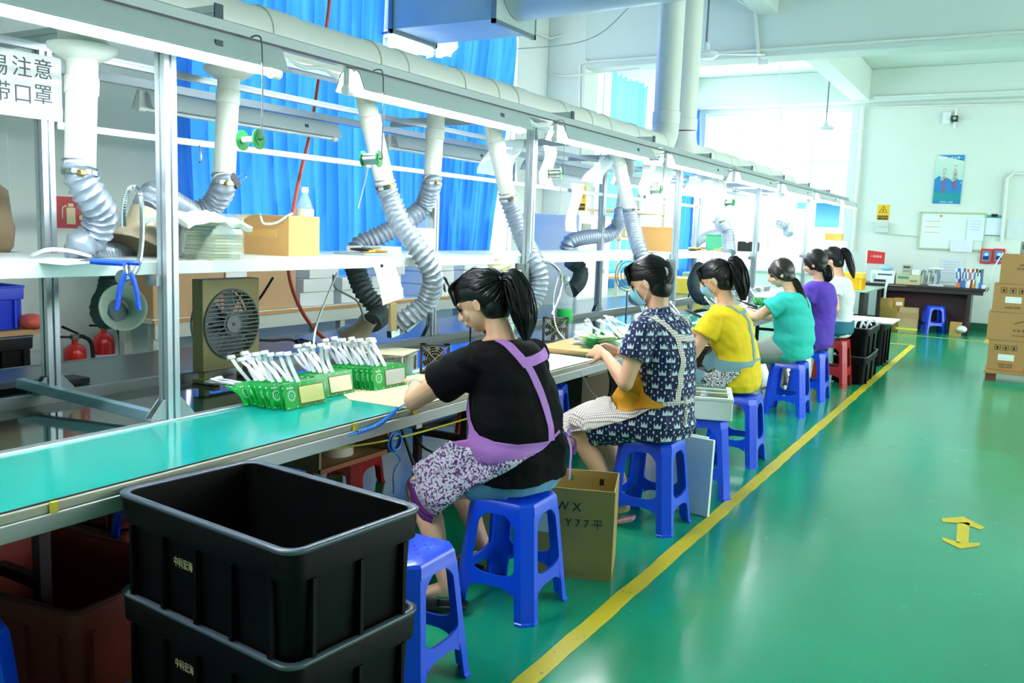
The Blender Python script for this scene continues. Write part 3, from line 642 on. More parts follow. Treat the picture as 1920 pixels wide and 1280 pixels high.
# ================================================================ plastic stools
def make_stool(label, m, H=.46, name='plastic_stool'):
    t = thing(name, label, 'stool'); ht = .140; hb = .183
    hf = lambda z: hb + (ht - hb) * z / H
    def rr(h, c, z): return [V(p) for p in ((h - c, h, z), (-h + c, h, z), (-h, h - c, z), (-h, -h + c, z), (-h + c, -h, z), (h - c, -h, z), (h, -h + c, z), (h, h - c, z))]
    b = B(); T = .011
    b.loft([rr(.03, .01, H - .001), rr(.122, .036, H), rr(.134, .04, H - .004), rr(.141, .043, H - .014), rr(hf(H - .05) + .001, .043, H - .052), rr(hf(H - .05) - T, .04, H - .052), rr(.13, .038, H - .016), rr(.03, .01, H - .012)])
    for i in range(-3, 4):
        for j in range(-3, 4):
            if (i + j) % 2 == 0: b.cyl((i * .027, j * .027, H - .0005), (i * .027, j * .027, H + .0016), .0055, .003, 8)
    b.build('seat', m, t, ang=28)
    for k in range(4):
        R = Matrix.Rotation(k * PI / 2, 4, 'Z'); b = B(); b.M = R; rings = []
        for z in [0, .008, .012, .03, .08, .12, .15, .18, .21, .25, .30, .34, .37, .39, .405, H - .05]:
            h = hf(z) + (.004 if z < .01 else 0); c = .038; w_ = .030 + .045 * max(0, (z - .36) / .05) ** 2 + .014 * max(0, 1 - abs(z - .155) / .05)
            rings.append([V((h - c - w_, h, z)), V((h - c, h, z)), V((h, h - c, z)), V((h, h - c - w_, z)), V((h - T, h - c - w_, z)), V((h - T, h - c - .004, z)), V((h - c - .004, h - T, z)), V((h - c - w_, h - T, z))])
        b.loft(rings); b.build('leg', m, t, ang=28)
        b = B(); b.M = R; rings = []
        for i in range(13):
            u = -1 + i / 6; zl = .128 - .022 * abs(u) ** 4; zh = .172 + .022 * abs(u) ** 4; x = u * (hf(.15) - .038 - .036)
            rings.append([V((x, hf(zl) - .001, zl)), V((x, hf(zh) - .001, zh)), V((x, hf(zh) - T, zh)), V((x, hf(zl) - T, zl))])
        b.loft(rings); b.build('stretcher', m, t, ang=28)
    return t
s0 = make_stool('empty blue plastic stool against the black crates, dotted seat showing', BLUEP)
s0.location = (-1.665, 2.225, 0); s0.rotation_euler = (0, 0, .03)
sr = make_stool('upper of the two nested red stools under the woman in white', mat('worn_red_stool', 'b3221f', .35, var=.08, coat=.2)); sr.location = (-1.625, 9.57, .035)
dup(sr, (-1.625, 9.57, 0), label='lower of the two nested red stools under the woman in white')
for x, y, rz, lb in ((-1.67, 2.965, .03, 'blue plastic stool under the woman in the black shirt'), (-1.575, 4.235, .0, 'blue plastic stool under the woman in the crown print dress'),
                     (-1.545, 4.97, .32, 'blue plastic stool carrying the white foam box'), (-1.575, 5.83, .05, 'blue plastic stool under the woman in the yellow shirt'),
                     (-1.665, 7.74, .04, 'blue plastic stool under the woman in the teal shirt'), (-1.665, 8.62, .03, 'blue plastic stool under the woman in the purple shirt'),
                     (-1.24, 16.72, .35, 'blue plastic stool standing alone under the dark desk'), (-2.27, 1.10, -.3, 'dim blue stool at the bottom left corner of the photo'),
                     (-2.80, 2.2, .2, 'dim blue stool in shadow beneath bench behind the black crates'), (-2.75, 5.25, .3, 'blue stool pushed beneath bench left of the crown print dress')):
    dup(s0, (x, y, 0), rz, lb)
rs = dup(sr, (-3.27, 3.8, 0), .2, 'red stool beneath bench behind the hanging blue cord'); dup(sr, (-2.88, 4.72, 0), -.3, 'dark red stool beneath bench beside the floral apron')
for o in [q for q in SC.objects if q.get('category') == 'stool' and q.location.x < -2.6 and q.location.y < 3]: pass
# ================================================================ crates
def rrect(w_, d, r, z, n=5):
    P = []
    for cx, cy, a0 in ((w_ / 2 - r, d / 2 - r, 0), (-w_ / 2 + r, d / 2 - r, 90), (-w_ / 2 + r, -d / 2 + r, 180), (w_ / 2 - r, -d / 2 + r, 270)):
        for k in range(n + 1):
            a = math.radians(a0 + 90 * k / n); P.append(V((cx + r * math.cos(a), cy + r * math.sin(a), z)))
    return P
CRATE = mat('black_crate_plastic', '040506', .5, spec=.16); RIM = mat('worn_grey_rim', '4b5563', .3)
def crate(label, loc, rz, w_, d, h, m=CRATE, rim=RIM, txt=None, name='storage_crate', ribs=5):
    t = thing(name, label, 'crate', loc, rz); b = B(); R = .05
    b.loft([rrect(w_ - .07, d - .07, R, .006), rrect(w_ - .055, d - .055, R, 0), rrect(w_ - .05, d - .05, R, .012), rrect(w_ - .035, d - .035, R, h - .085), rrect(w_ - .012, d - .012, R, h - .08), rrect(w_ - .008, d - .008, R, h - .012),
            rrect(w_ - .012, d - .012, R, h - .006), rrect(w_ - .05, d - .05, R - .012, h - .006), rrect(w_ - .07, d - .07, R - .02, .016)])
    b.build('body', m, t, ang=40)
    b = B(); b.loft([rrect(w_ - .004, d - .004, R, h - .012), rrect(w_, d, R, h - .008), rrect(w_, d, R, h - .003), rrect(w_ - .006, d - .006, R, h), rrect(w_ - .036, d - .036, R - .01, h), rrect(w_ - .046, d - .046, R - .012, h - .004), rrect(w_ - .046, d - .046, R - .012, h - .014)], cap=False)
    b.build('rim', rim, t, ang=50)
    for ax in (0, 1):
        L = (w_ if ax == 0 else d) - .16; n = ribs if ax == 0 else max(3, ribs - 2)
        for sg in (-1, 1):
            for i in range(n):
                u = -L / 2 + L * i / (n - 1); v = sg * ((d if ax == 0 else w_) / 2 - .014); c = (u, v, (h - .085) / 2 + .006) if ax == 0 else (v, u, (h - .085) / 2 + .006)
                bb = B().box(c, (.012, .022, h - .09) if ax == 0 else (.022, .012, h - .09)); bb.build('rib', m, t)
    if txt:
        text(txt, .026, Matrix(((.8, 0, 0, -.0725), (0, 0, -1, -d / 2 + .0195), (0, 1.15, 0, h * .50), (0, 0, 0, 1))), mat('gold_stencil', 'c9b98a', .6), t)
    return t
crate('top black crate of the front stack, open and empty', (-1.735, 1.70, .452), math.radians(-5.4), .74, .475, .290, txt='中科宏海')
crate('second black crate of the front stack, beneath the open one', (-1.735, 1.70, .168), math.radians(-5.4), .74, .475, .290, txt='中科宏海')
crate('bottom black crate carrying the front stack', (-1.735, 1.70, 0), math.radians(-5.4), .74, .475, .172)
DRED = mat('dusty_red_crate', '8e2f24', .55, var=.1); DRIM = mat('dull_red_rim', '6e342c', .6)
crate('open dusty red crate on floor beneath bench at lower left', (-2.72, 1.72, 0), .12, .72, .52, .32, DRED, DRIM, ribs=5)
B().box((0, 0, 0), (.34, .26, .008)).build('cardboard_scrap', CARD, tagd=('grey cardboard flap lying inside the open red crate', 'cardboard')).location = (-2.72, 1.72, .03)
c1 = crate('upright red crate with a round black emblem beneath bench at far left', (-3.12, 1.95, .32), .1, .5, .36, .30, DRED, DRIM, ribs=4)
crate('lower red crate supporting the one with the round emblem', (-3.12, 2.2, 0), .1, .5, .36, .30, DRED, DRIM, ribs=4)
c1.location = (-3.12, 2.2, .302)
ring = B(); ring.tube([(math.cos(k * PI / 8) * .035, 0, math.sin(k * PI / 8) * .03) for k in range(17)], .003, 6); ring.box((.004, 0, 0), (.01, .004, .03)); k = ring.build('emblem', INK, c1); k.location = (0, -.17, .2)
# cardboard carton beside first worker's stool
def carton(label, loc, rz, w_, d, h, open_=False, m=CARD, marks=None, name='carton', inner=None, t_=.006):
    t = thing(name, label, 'box', loc, rz)
    if open_:
        b = B(); r4 = lambda q, z: [V((x * (w_ / 2 - q), y * (d / 2 - q), z)) for x, y in ((-1, -1), (1, -1), (1, 1), (-1, 1))]
        b.loft([r4(0, 0), r4(0, h), r4(t_, h), r4(t_, t_)]); b.build('body', m, t, smooth=False)
    else:
        B().box((0, 0, h / 2), (w_, d, h)).build('body', m, t, bevel=.003)
        B().box((0, 0, h + .0008), (w_ * 1.001, .05, .0015)).build('tape', mat('clear_packing_tape', 'b98d4e', .25), t)
    for q in marks or []: q(t, w_, d, h)
    return t
def m_text(s, sz, u, v, col=INK, side='front'):
    def f(t, w_, d, h):
        M = Matrix(((1, 0, 0, u * w_), (0, 0, -1, -d / 2 - .001), (0, 1, 0, v * h), (0, 0, 0, 1))) if side == 'front' else Matrix(((0, 0, 1, w_ / 2 + .001), (1, 0, 0, u * d), (0, 1, 0, v * h), (0, 0, 0, 1)))
        text(s, sz, M, col, t)
    return f
def m_label(u, v, a, c, col=PAPER, name='label', side='front'):
    def f(t, w_, d, h):
        if side == 'front': B().box((u * w_, -d / 2 - .001, v * h), (a, .002, c)).build(name, col, t)
        else: B().box((w_ / 2 + .001, u * d, v * h), (.002, a, c)).build(name, col, t)
    return f
OLIVE = mat('olive_brown_carton', 'a8904e', .6, var=.08, vscale=6, bump=.08, bscale=14)
LBL = mat('pale_green_label', 'cfe6dc', .4)
ct = carton('open olive-brown carton with scrawled numbers and a pale label, beside first stool', (-1.655, 3.47, 0), math.radians(20), .40, .32, .40, True, OLIVE,
    [m_text('8 W X', .055, -.05, .80), m_text('Y 7 7 平', .048, .18, .62), m_label(-.22, .60, .085, .085, LBL), m_text('==', .03, -.22, .62, mat('red_print'))])
B().box((.12, .0, 0), (.02, .001, .03)).build('marker_stroke', INK, ct).location = (0, .152, .35)
B().box((-.02, .153, .36), (.02, .001, .022)).build('green_sticker', mat('green_sticker_m', '2f8f4a', .5), ct)
# foam box on stool + foam sheets
FOAM = mat('white_foam', 'e9f0ee', .75, bump=.04, bscale=150)
t = thing('foam_box', 'white foam box with glass panels in its top, on a blue stool', 'foam box', (-1.56, 5.0, .4625), .32)
B().box((0, 0, .055), (.33, .40, .11)).build('body', FOAM, t, bevel=.006)
B().box((0, 0, .12), (.335, .405, .02)).build('lip', FOAM, t, bevel=.004)
for i in range(3):
    B().box((0, -.125 + i * .125, .132), (.27, .105, .006)).build('glass_panel', mat('olive_glass_panel', '4d6a58', .12), t, bevel=.002)
    if i < 2: B().box((0, -.062 + i * .125, .136), (.30, .012, .006)).build('foam_divider', FOAM, t)
for i, lb in ((0, 'tall white foam sheet leaning behind the crown dress stool, the outer one'), (1, 'tall white foam sheet leaning behind the crown dress stool, the inner one')):
    o = B().box((0, 0, 0), (.025, .36, .42)).build('foam_sheet', FOAM, bevel=.003, tagd=(lb, 'foam sheet')); o.location = (-1.515 - i * .05, 4.535 + i * .05, .001); o.rotation_euler = (0, .04, PI / 2 - .12)
# ================================================================ circuit boards
PCBG = mat('green_circuit_board', '0a9a3c', .3, var=.12, vscale=40, coat=.2); SILK = mat('silkscreen_white', 'cdeedd', .5)
LCDY = mat('lcd_backing_yellow', 'ecdf8e', .3); LCDC = mat('lcd_backing_cream', 'f2e8bf', .3); LCDG = mat('lcd_backing_grey', 'b9c4c2', .3); RIB = mat('white_ribbon_cable', 'eceffc', .45)
def make_pcb(label, lcd, seed, ribbons=2, detail=True, curl=.0):
    rnd = random.Random(seed); t = thing('circuit_board', label, 'circuit board', group='green circuit boards')
    B().box((0, 0, .045), (.205, .0022, .09)).build('board', PCBG, t, bevel=.0006)
    B().box((.03, -.0035, .043), (.118, .004, .058)).build('display', lcd, t, bevel=.0006)
    B().box((.03, -.0018, .043), (.124, .0014, .064)).build('display_frame', mat('brown_frame', '6e5a2c', .5), t)
    if detail:
        b = B(); c = V((-.068, -.0016, .047))
        for k in range(18):
            a = k * PI / 9; q = c + V((math.cos(a), 0, math.sin(a))) * .0185; b.box(q, (.005, .0006, .0022), M=Matrix.Rotation(-a, 3, 'Y'))
        b.tube([c + V((math.cos(k * PI / 8), 0, math.sin(k * PI / 8))) * .0145 for k in range(17)], .0009, 5); b.tube([c + V((math.cos(k * PI / 4), 0, math.sin(k * PI / 4))) * .006 for k in range(9)], .0008, 5)
        b.build('round_marking', SILK, t)
        b = B()
        for k in range(9): b.box((-.09 + k * .0225, -.0016, .082 if k % 2 else .006), (.005, .0006, .0035))
        for k in range(3): b.box((-.082 + k * .011, -.0016, .074), (.008, .0006, .006))
        b.build('silkscreen_pattern', SILK, t)
    for r in range(ribbons):
        x = -.02 + r * .035 + rnd.uniform(-.01, .01); L = rnd.uniform(.075, .105); s = rnd.uniform(-.45, -.1)
        pts = cat([(x, .003, .07), (x + s * .02, .012, .10), (x + s * .07, .016 + curl * .3, .09 + L * .6), (x + s * .12, .010 + curl, .09 + L)], 5)
        b = B(); b.grid([[p + V((wd * .0095, 0, 0)) for p in pts] for wd in (-1, -.33, .33, 1)], .0018); k = b.build('ribbon_cable', RIB, t)
        e = pts[-1]; B().box(e + V((0, 0, .006)), (.034, .012, .014)).build('connector', WHT, t, bevel=.0015)
    return t
pr = [make_pcb('', m, i, ribbons=1 + i % 2, detail=True, curl=c) for i, (m, c) in enumerate(((LCDY, 0), (LCDC, -.02), (LCDG, .02), (LCDY, .03)))]
def place_pcb(k, loc, tilt, rz=PI / 2, label='', group=None):
    return dup(pr[k], loc, rot=(tilt, 0, rz), label=label, group=group, scale=(1.12, 1.0, 1.16))
g1 = 'green boards in the left row on the teal mat'
place_pcb(0, (-2.475, 2.64, .752), -.22, PI / 2 - .03, 'front green circuit board of the left row, yellow display facing out', g1)
for i in range(7):
    place_pcb((0, 3, 1)[i % 3], (-2.498 - i * .028, 2.63 + random.uniform(-.015, .01) - i * .004, .752), -.28 - .045 * i - (.05 if i > 4 else 0), PI / 2 + random.uniform(-.05, .05), 'green circuit board leaning behind the front one in the left row', g1)
for i in range(2): place_pcb(3, (-2.735 - i * .05, 2.66 + .02 * i, .755 + .012 * i), -1.1 - .15 * i, PI / 2 + .12, ['green circuit board slumped low at the left end of the row', 'flattest green circuit board at the left end of the row'][i], g1)
place_pcb(1, (-2.535, 2.885, .752), -.22, PI / 2 - .04, 'green circuit board with cream display, right behind the yellow one', 'green boards in the middle row')
for i in range(3): place_pcb((3, 1, 0)[i], (-2.565 - i * .03, 2.89, .752), -.28 - .05 * i, PI / 2 + random.uniform(-.05, .05), 'green circuit board leaning behind the cream display board', 'green boards in the middle row')
g3 = 'green boards in the row beside the worker hand'
place_pcb(2, (-2.475, 3.19, .752), -.12, PI / 2 - .05, 'green circuit board with grey display next to the hand of the woman in black', g3)
for i in range(9): place_pcb((3, 1, 0)[i % 3], (-2.497 - i * .023, 3.185 - i * .006, .752), -.16 - .03 * i, PI / 2 + random.uniform(-.03, .03), 'green circuit board standing behind the grey display board', g3)
for i in range(2): place_pcb(1, (-2.72 - i * .03, 3.10, .754), -.75 - i * .3, PI / 2, 'green circuit board slumping at the left end of that row', g3)
# boards lying in front of the crown dress
CB2 = mat('cardboard_sheet', 'c3a36e', .8)
for i in range(4):
    o = B().box((0, 0, 0), (.36, .52, .007)).build('cardboard_sheet', CB2, bevel=.001, tagd=(['lowest', 'second', 'third', 'topmost'][i] + ' brown cardboard sheet of the pile on the bench between the first two workers', 'cardboard', 'cardboard sheets on the bench')); o.location = (-2.39 + random.uniform(-.01, .01), 5.02 + random.uniform(-.01, .01), .753 + i * .0085); o.rotation_euler = (0, 0, .1 + random.uniform(-.04, .04))
for i in range(6):
    place_pcb(i % 4, (-2.20 + random.uniform(-.01, .01), 5.0 + random.uniform(-.01, .01), .789 + i * .0115), -PI / 2 + .03, PI / 2 - .35 + random.uniform(-.08, .08), 'green circuit board in the flat pile on the cardboard, cables trailing off the bench', 'flat pile of boards')
for i in range(8):
    place_pcb(i % 4, (-2.42 - .03 * (i % 3), 5.6 + .085 * i, .753 + (.01 if i % 2 else 0)), -.9 - .1 * (i % 3), PI / 2 + .5 * math.sin(i * 2.1), 'green circuit board in the loose heap at the left of the crown print dress', 'loose heap of boards')
for i in range(12):
    place_pcb(i % 4, (-2.36 - .032 * (i % 6), 6.75 + .26 * (i // 6) + random.uniform(-.03, .03), .753), -.45 - .06 * (i % 6), PI / 2 + random.uniform(-.3, .3), 'green circuit board in the heap between the crown print dress and the yellow shirt', 'boards before the yellow shirt')
for i in range(10):
    place_pcb(i % 4, (-2.32 - .035 * (i % 5), 8.25 + .27 * (i // 5) + random.uniform(-.03, .03), .753), -.45 - .06 * (i % 5), PI / 2 + random.uniform(-.3, .3), 'green circuit board in the heap in front of the teal shirt', 'boards before the teal shirt')
for i in range(5):
    place_pcb(i % 4, (-2.36 - .035 * i, 9.9, .753), -.5, PI / 2 + random.uniform(-.3, .3), 'green circuit board in the farthest heap on the bench', 'farthest heap of boards')
for q in pr:
    for c in list(q.children): bpy.data.objects.remove(c)
    bpy.data.objects.remove(q)
# ================================================================ bench clutter
def sheetflat(label, pts, z, m, t=.0015, name='paper_sheet', c_='paper'):
    return B().prism([(p[0], p[1]) for p in pts], t, Matrix.Translation((0, 0, z))).build(name, m, smooth=False, tagd=(label, c_))
KR = mat('kraft_paper', 'd9c8a0', .75, var=.03)
sheetflat('wide cream work paper in front of the woman in black', [(-2.14, 2.87), (-2.145, 3.95), (-2.62, 3.95), (-2.60, 2.98), (-2.44, 2.86)], .7505, KR)
sheetflat('white paper on the bench beneath the cardboard pile', [(-2.15, 4.15), (-2.15, 4.72), (-2.55, 4.78), (-2.55, 4.2)], .7505, PAPER)
for y0, y1, c in ((5.6, 6.4, 'before the yellow shirt'), (7.3, 8.1, 'before the teal shirt'), (8.4, 9.1, 'before the purple shirt')): sheetflat('white work paper on bench ' + c, [(-2.15, y0), (-2.15, y1), (-2.45, y1), (-2.45, y0)], .7505, PAPER)
def tapeR(label, p, r, r2, h, m, M=None): 
    b = B(); b.lathe([(r2, 0), (r, 0), (r, h), (r2, h), (r2, 0)], p, 28, M, cap=False); return b.build('tape_roll', m, ang=40, tagd=(label, 'tape roll'))
tapeR('yellow tape roll on the cardboard pile by the crown dress', (-2.45, 5.27, .79), .05, .035, .03, mat('yellow_tape', 'e2d85a', .4))
tapeR('small tan tape roll near the soldering hand of the woman in black', (-2.35, 3.72, .753), .04, .026, .03, mat('tan_tape', 'c9a767', .5))
# bottles
CLEAR = thin('clear_bottle_plastic', 'e6f3f5', .22, .06); WATER = thin('water_in_bottle', 'bfe0ec', .18, .02)
def bottle(label, p, h, r, cap, lab, lz=(.3, .6), capr=.4, tag_=None):
    t = thing('water_bottle', label, 'bottle', p); prof = [(r * .7, 0), (r * .95, .01), (r, .03)]
    n = 7
    for k in range(n): z = .05 + (h * .62 - .05) * k / n; prof += [(r, z), (r * .96, z + .006)]
    prof += [(r, h * .64), (r * .9, h * .72), (r * .6, h * .82), (r * .36, h * .90), (r * .34, h * .94)]
    B().lathe(prof, n=24).build('body', CLEAR, t, ang=60)
    B().lathe([(r * .9, .012), (r * .93, h * .3), (r * .93, h * .3 + .001)], n=20).build('water', WATER, t, ang=60)
    B().lathe([(r * capr, h * .93), (r * capr, h), (r * capr * .9, h + .004)], n=20).build('cap', cap, t, ang=40)
    B().lathe([(r * 1.015, h * lz[0]), (r * 1.02, h * lz[0] + .002), (r * 1.02, h * lz[1]), (r * 1.015, h * lz[1] + .002)], n=24, cap=False).build('label', lab, t)
    return t
WCAP = mat('white_cap', 'f3f5f5', .4); YCAP = mat('yellow_cap', 'f0d44a', .4)
bottle('clear water bottle with cream label on shelf beside the open carton', (-3.12, 3.30, SHZ), .33, .045, WCAP, mat('cream_label', 'f1e9c4', .5), (.32, .68))
bottle('round water jug with yellow cap on shelf between two hoses', (-3.40, 4.66, SHZ), .30, .088, YCAP, mat('pale_orange_label', 'f3e3c8', .5), (.05, .5), .22)
bottle('tall water bottle with green label and white cap on the bench', A(1057, 632, z=.735), .44, .058, WCAP, mat('green_label', '15a34a', .4), (.25, .47), .45)
bottle('water bottle half hidden behind the ponytail of the woman in black', (-2.78, 4.75, .73), .40, .05, WCAP, mat('blue_green_label', '9fd8c8', .4), (.25, .45), .45)
# solder spools on hooks
SPG = mat('green_spool_plastic', '0fa84a', .35); SOLD = mat('solder_wire_silver', 'c8ccd0', .25, .9)
def spool(label, p, full=True, rz=.55, top=2.11, flip=1):
    p = V(p); t = thing('solder_spool', label, 'spool', p, world=True); a = V((math.cos(rz), math.sin(rz), .05)).normalized()  # axis
    for s in (-1, 1):
        F = frame(a); b = B(); c = p + a * (s * .034)
        b.tube([c - a * .002, c + a * .002], .0345, 28); b.tube([c + a * s * .001, c + a * s * .004], .020, 20); b.build('flange', SPG, t, ang=40)
    B().tube([p - a * .032, p + a * .032], .024 if full else .012, 24).build('wound_solder', SOLD if full else WHT, t)
    x = p + a * .046 * flip; h = V((x.x, x.y, top))
    B().tube(cat([p - a * .03 * flip, x, x + V((0, 0, .03)), x + V((.004, 0, .16)), h + V((0, 0, -.02)), h + V((-.02, 0, .006)), h + V((-.05, 0, .004))], 5), .0028, 6).build('hook', mat('grey_hook_wire', '7c8790', .35, .7), t)
    return t
spool('nearly empty green solder spool hanging left of the first white pipe pair', A(470, 262, x=-2.33), False, .15)
spool('green solder spool full of wire hanging in front of a white pipe, second from left', A(696, 298, x=-2.33), True, .25)
spool('third green solder spool from left, above the woman in black ponytail', A(1040, 325, x=-2.33), True, .35)
spool('fourth green solder spool, above the crown print dress', A(1230, 356, x=-2.33), True, .1)
spool('farthest green solder spool, above the woman in yellow', A(1368, 380, x=-2.33), True, -.1)
def wire(label, pts, r, m, c_='cable', name='cable', n=8, sm=8): return B().tube(cat(pts, sm), r, n).build(name, m, tagd=(label, c_))
WW = mat('white_cable_sheath', 'e9eeee', .4); RH = mat('orange_red_air_hose', 'f0603a', .4); BK = mat('black_cable', '101214', .5)
wire('orange-red air hose dropping from the ceiling past the shelf to the belt', [A(618, -60, x=-4.2), A(618, 0, x=-4.2), A(600, 130, x=-4.1), A(583, 240, x=-4.0), A(560, 340, x=-3.9), A(545, 420, x=-3.75), A(540, 470, x=-3.62), A(545, 530, x=-3.6), A(570, 590, x=-3.5), A(610, 636, x=-3.4), A(660, 652, x=-3.15)], .011, RH, 'hose', 'air_hose')
wire('short red hose with a black coupling lying on the rear rail', [A(595, 648, x=-3.42), A(640, 650, x=-3.40), A(700, 660, x=-3.25)], .009, RH, 'hose', 'air_hose')
t = thing('hose_coupling', 'black and silver hose coupling on the rear rail', 'coupling', A(575, 646, x=-3.42), world=True); p = A(555, 640, x=-3.42); q = A(594, 647, x=-3.42); d = (q - p)
B().tube([p, p + d * .15, p + d * .2, p + d * .5], [.012, .018, .024, .022], 14).build('plug', BLK, t); B().tube([p + d * .5, p + d * .62], .018, 14).build('collar', WHT, t); B().tube([p + d * .62, p + d * .8, p + d], [.022, .02, .011], 14).build('socket', BLK, t)
wire('black cable running from the box fan to the hose coupling', [A(478, 636, x=-3.44), A(510, 638, x=-3.44), A(540, 636, x=-3.44), A(556, 640, x=-3.43)], .007, BK)
wire('black cable hanging from shelf behind the box fan', [A(512, 520, x=-3.45), A(490, 555, x=-3.47), A(476, 570, x=-3.5)], .007, BK)
wire('white cable hanging from shelf edge down to the standing circuit boards', [A(632, 512, x=-2.9), A(612, 560, x=-2.9), A(593, 610, x=-2.88), A(587, 660, x=-2.85), A(587, 690, x=-2.82)], .005, WW)
wire('thin solder strand from the second spool to the shelf', [A(690, 315, x=-2.4), A(682, 350, x=-2.6), A(672, 390, x=-2.8)], .003, WW, 'wire', 'solder_wire')
wire('solder strand falling from the third spool', [A(1052, 340, x=-2.35), A(1050, 380, x=-2.5), A(1045, 405, x=-2.6)], .003, WW, 'wire', 'solder_wire')
wire('grey bent cable curving under shelf by the dark hose', [A(625, 515, x=-3.1), A(630, 540, x=-3.1), A(670, 565, x=-3.2), A(683, 600, x=-3.2)], .006, mat('grey_wire'))
wire('silver gooseneck curving beside the silver hose behind the woman in black', [A(830, 520, x=-2.62), A(815, 560, x=-2.66), A(790, 595, x=-2.72), A(762, 622, x=-2.75)], .009, STEEL, 'gooseneck', 'gooseneck')
wire('chrome gooseneck arching over the small fan near the tall bottle', [A(1000, 493, x=-2.72), A(1030, 492, x=-2.72), A(1052, 515, x=-2.72), A(1050, 550, x=-2.72), A(1035, 590, x=-2.72)], .009, STEEL, 'gooseneck', 'gooseneck')
wire('thin white cable hanging beside the tall bottle', [A(1046, 520, x=-2.6), A(1038, 560, x=-2.6), A(1042, 610, x=-2.55), A(1062, 640, x=-2.5)], .004, WW)
t = thing('gooseneck', 'tall looped chrome gooseneck clipped to shelf edge at left', 'gooseneck', A(240, 515, x=-2.70), world=True)
P = cat([A(232, 425, x=-2.86), A(233, 385, x=-2.84), A(241, 356, x=-2.80), A(254, 352, x=-2.78), A(264, 372, x=-2.74), A(267, 430, x=-2.72), A(262, 485, x=-2.715), A(250, 515, x=-2.71), A(234, 524, x=-2.712)], 14)
b = B(); b.tube(P, [.0085 * (1 + .12 * (i % 2)) for i in range(len(P))], 10); b.build('flexible_stem', STEEL, t, ang=20); B().cyl(A(232, 520, x=-2.736), A(232, 520, x=-2.722), .028).build('base_disc', STEEL, t)
BLG = mat('blue_handle_rubber', '1c50e0', .4)
def pliers(label, M, sc=1):
    t = thing('pliers', label, 'pliers'); t.matrix_world = M
    for s in (-1, 1):
        B().tube([V(q) * sc for q in cat([(s * .006, .005, 0), (s * .016, -.02, 0), (s * .026, -.06, 0), (s * .030, -.10, 0), (s * .034, -.115, 0)], 5)], [.0075 * sc] * 21, 8).build('handle', BLG, t)
        B().tube([V(q) * sc for q in [(-s * .004, .0, 0), (-s * .008, .02, 0), (-s * .003, .045, 0)]], [.007 * sc, .008 * sc, .002 * sc], 8).build('jaw', STEEL, t)
    B().cyl((0, .003, -.006), (0, .003, .006), .007).build('pivot', STEEL, t); return t
pliers('blue-handled pliers hanging open on the gooseneck at shelf edge', face_m(A(240, 513, x=-2.69), (.55, .83, 0), (.05, 0, 1)), 1.1)
pliers('blue-handled pliers lying on shelf beneath the first grey hose', Matrix.Translation(A(178, 490, z=SHZ + .008)) @ Matrix.Rotation(1.9, 4, 'Z'), 1.2)
sheetflat('pale papers lying on the shelf at far left', [tuple(A(35, 490, z=SHZ))[:2], tuple(A(110, 484, z=SHZ))[:2], tuple(A(205, 492, z=SHZ))[:2], tuple(A(120, 498, z=SHZ))[:2]], SHZ + .001, mat('faint_blue_paper', 'd6e2e6', .8), .002)
wire('white cable loop lying on shelf behind the first grey hose', [A(60, 478, z=SHZ + .01), A(90, 468, z=SHZ + .04), A(130, 470, z=SHZ + .03), A(170, 480, z=SHZ + .01)], .007, WW)
t = thing('pliers', 'black-handled cutters tucked behind the silver hose at shelf edge', 'pliers', A(835, 530, x=-2.72), world=True)
for p0, p1 in (((822, 512), (842, 537)), ((822, 525), (835, 547))): B().tube([A(*p0, x=-2.715), A((p0[0] + p1[0]) / 2 + 3, (p0[1] + p1[1]) / 2 - 2, x=-2.715), A(*p1, x=-2.70)], [.006, .008, .005], 8).build('handle', BLK, t)
# plastic bag of boards hanging over shelf edge
BAG = thin('clear_bag_film', 'dfeee0', .3, .12)
t = thing('bagged_boards', 'clear plastic bag with a stack of boards at shelf edge, foam on top', 'plastic bag', (-2.85, 2.45, SHZ - .03), world=True)
for i in range(14):
    q = random.uniform(-.008, .008); B().box((-2.83 + q, 2.47 + q, SHZ - .02 + .012 + i * .0125), (.17, .14, .009)).build('stacked_board', mat('dull_olive_board' if i % 3 else 'pale_olive_board', '7f8a4f' if i % 3 else 'a9ad78', .4), t)
b = B(); rows = []
for j in range(12):
    z = SHZ - .035 + .22 * j / 11; rows.append([V((-2.83 + (.115 + .012 * noise.noise(V((k, j * .8, 0)))) * (1 + .25 * (j == 11)) * math.cos(2 * PI * k / 28) * 1.1, 2.47 + (.105 + .014 * noise.noise(V((k * 1.3, j, 5)))) * (1 + .25 * (j == 11)) * math.sin(2 * PI * k / 28) * 1.1, z)) for k in range(28)])
b.loft(rows, cap=False); b.build('bag', BAG, t, ang=20)
b = B(); rows = [[V((-2.86 + (i - 4) * .035, 2.40 + (j - 4) * .035, SHZ + .17 + .02 * noise.noise(V((i * .9, j * .9, 3))) - .012 * (abs(i - 4) ** 2 + abs(j - 4) ** 2) * .12)) for j in range(10)] for i in range(9)]
b.grid(rows, .02); b.build('foam_wrap', mat('milky_foam_wrap', 'eef5ee', .6), t, ang=60)
B().box((-3.10, 2.50, SHZ + .065), (.2, .14, .13)).build('wrapped_block', mat('greyish_bag', 'aeb6c4', .35), t, bevel=.02)
t = carton('open carton on shelf between plastic bag and water bottle', (-3.16, 3.16, SHZ), .05, .33, .22, .19, True, CARD, [m_label(0, .55, .18, .035, mat('shiny_tape', 'd9a860', .2), 'tape')])
B().tube(cat([(-.02, -.1, .19), (.03, -.13, .15), (.10, -.12, .155), (.15, -.11, .185), (.14, -.06, .2)], 6), .006, 8).build('white_strap', WHT, t)
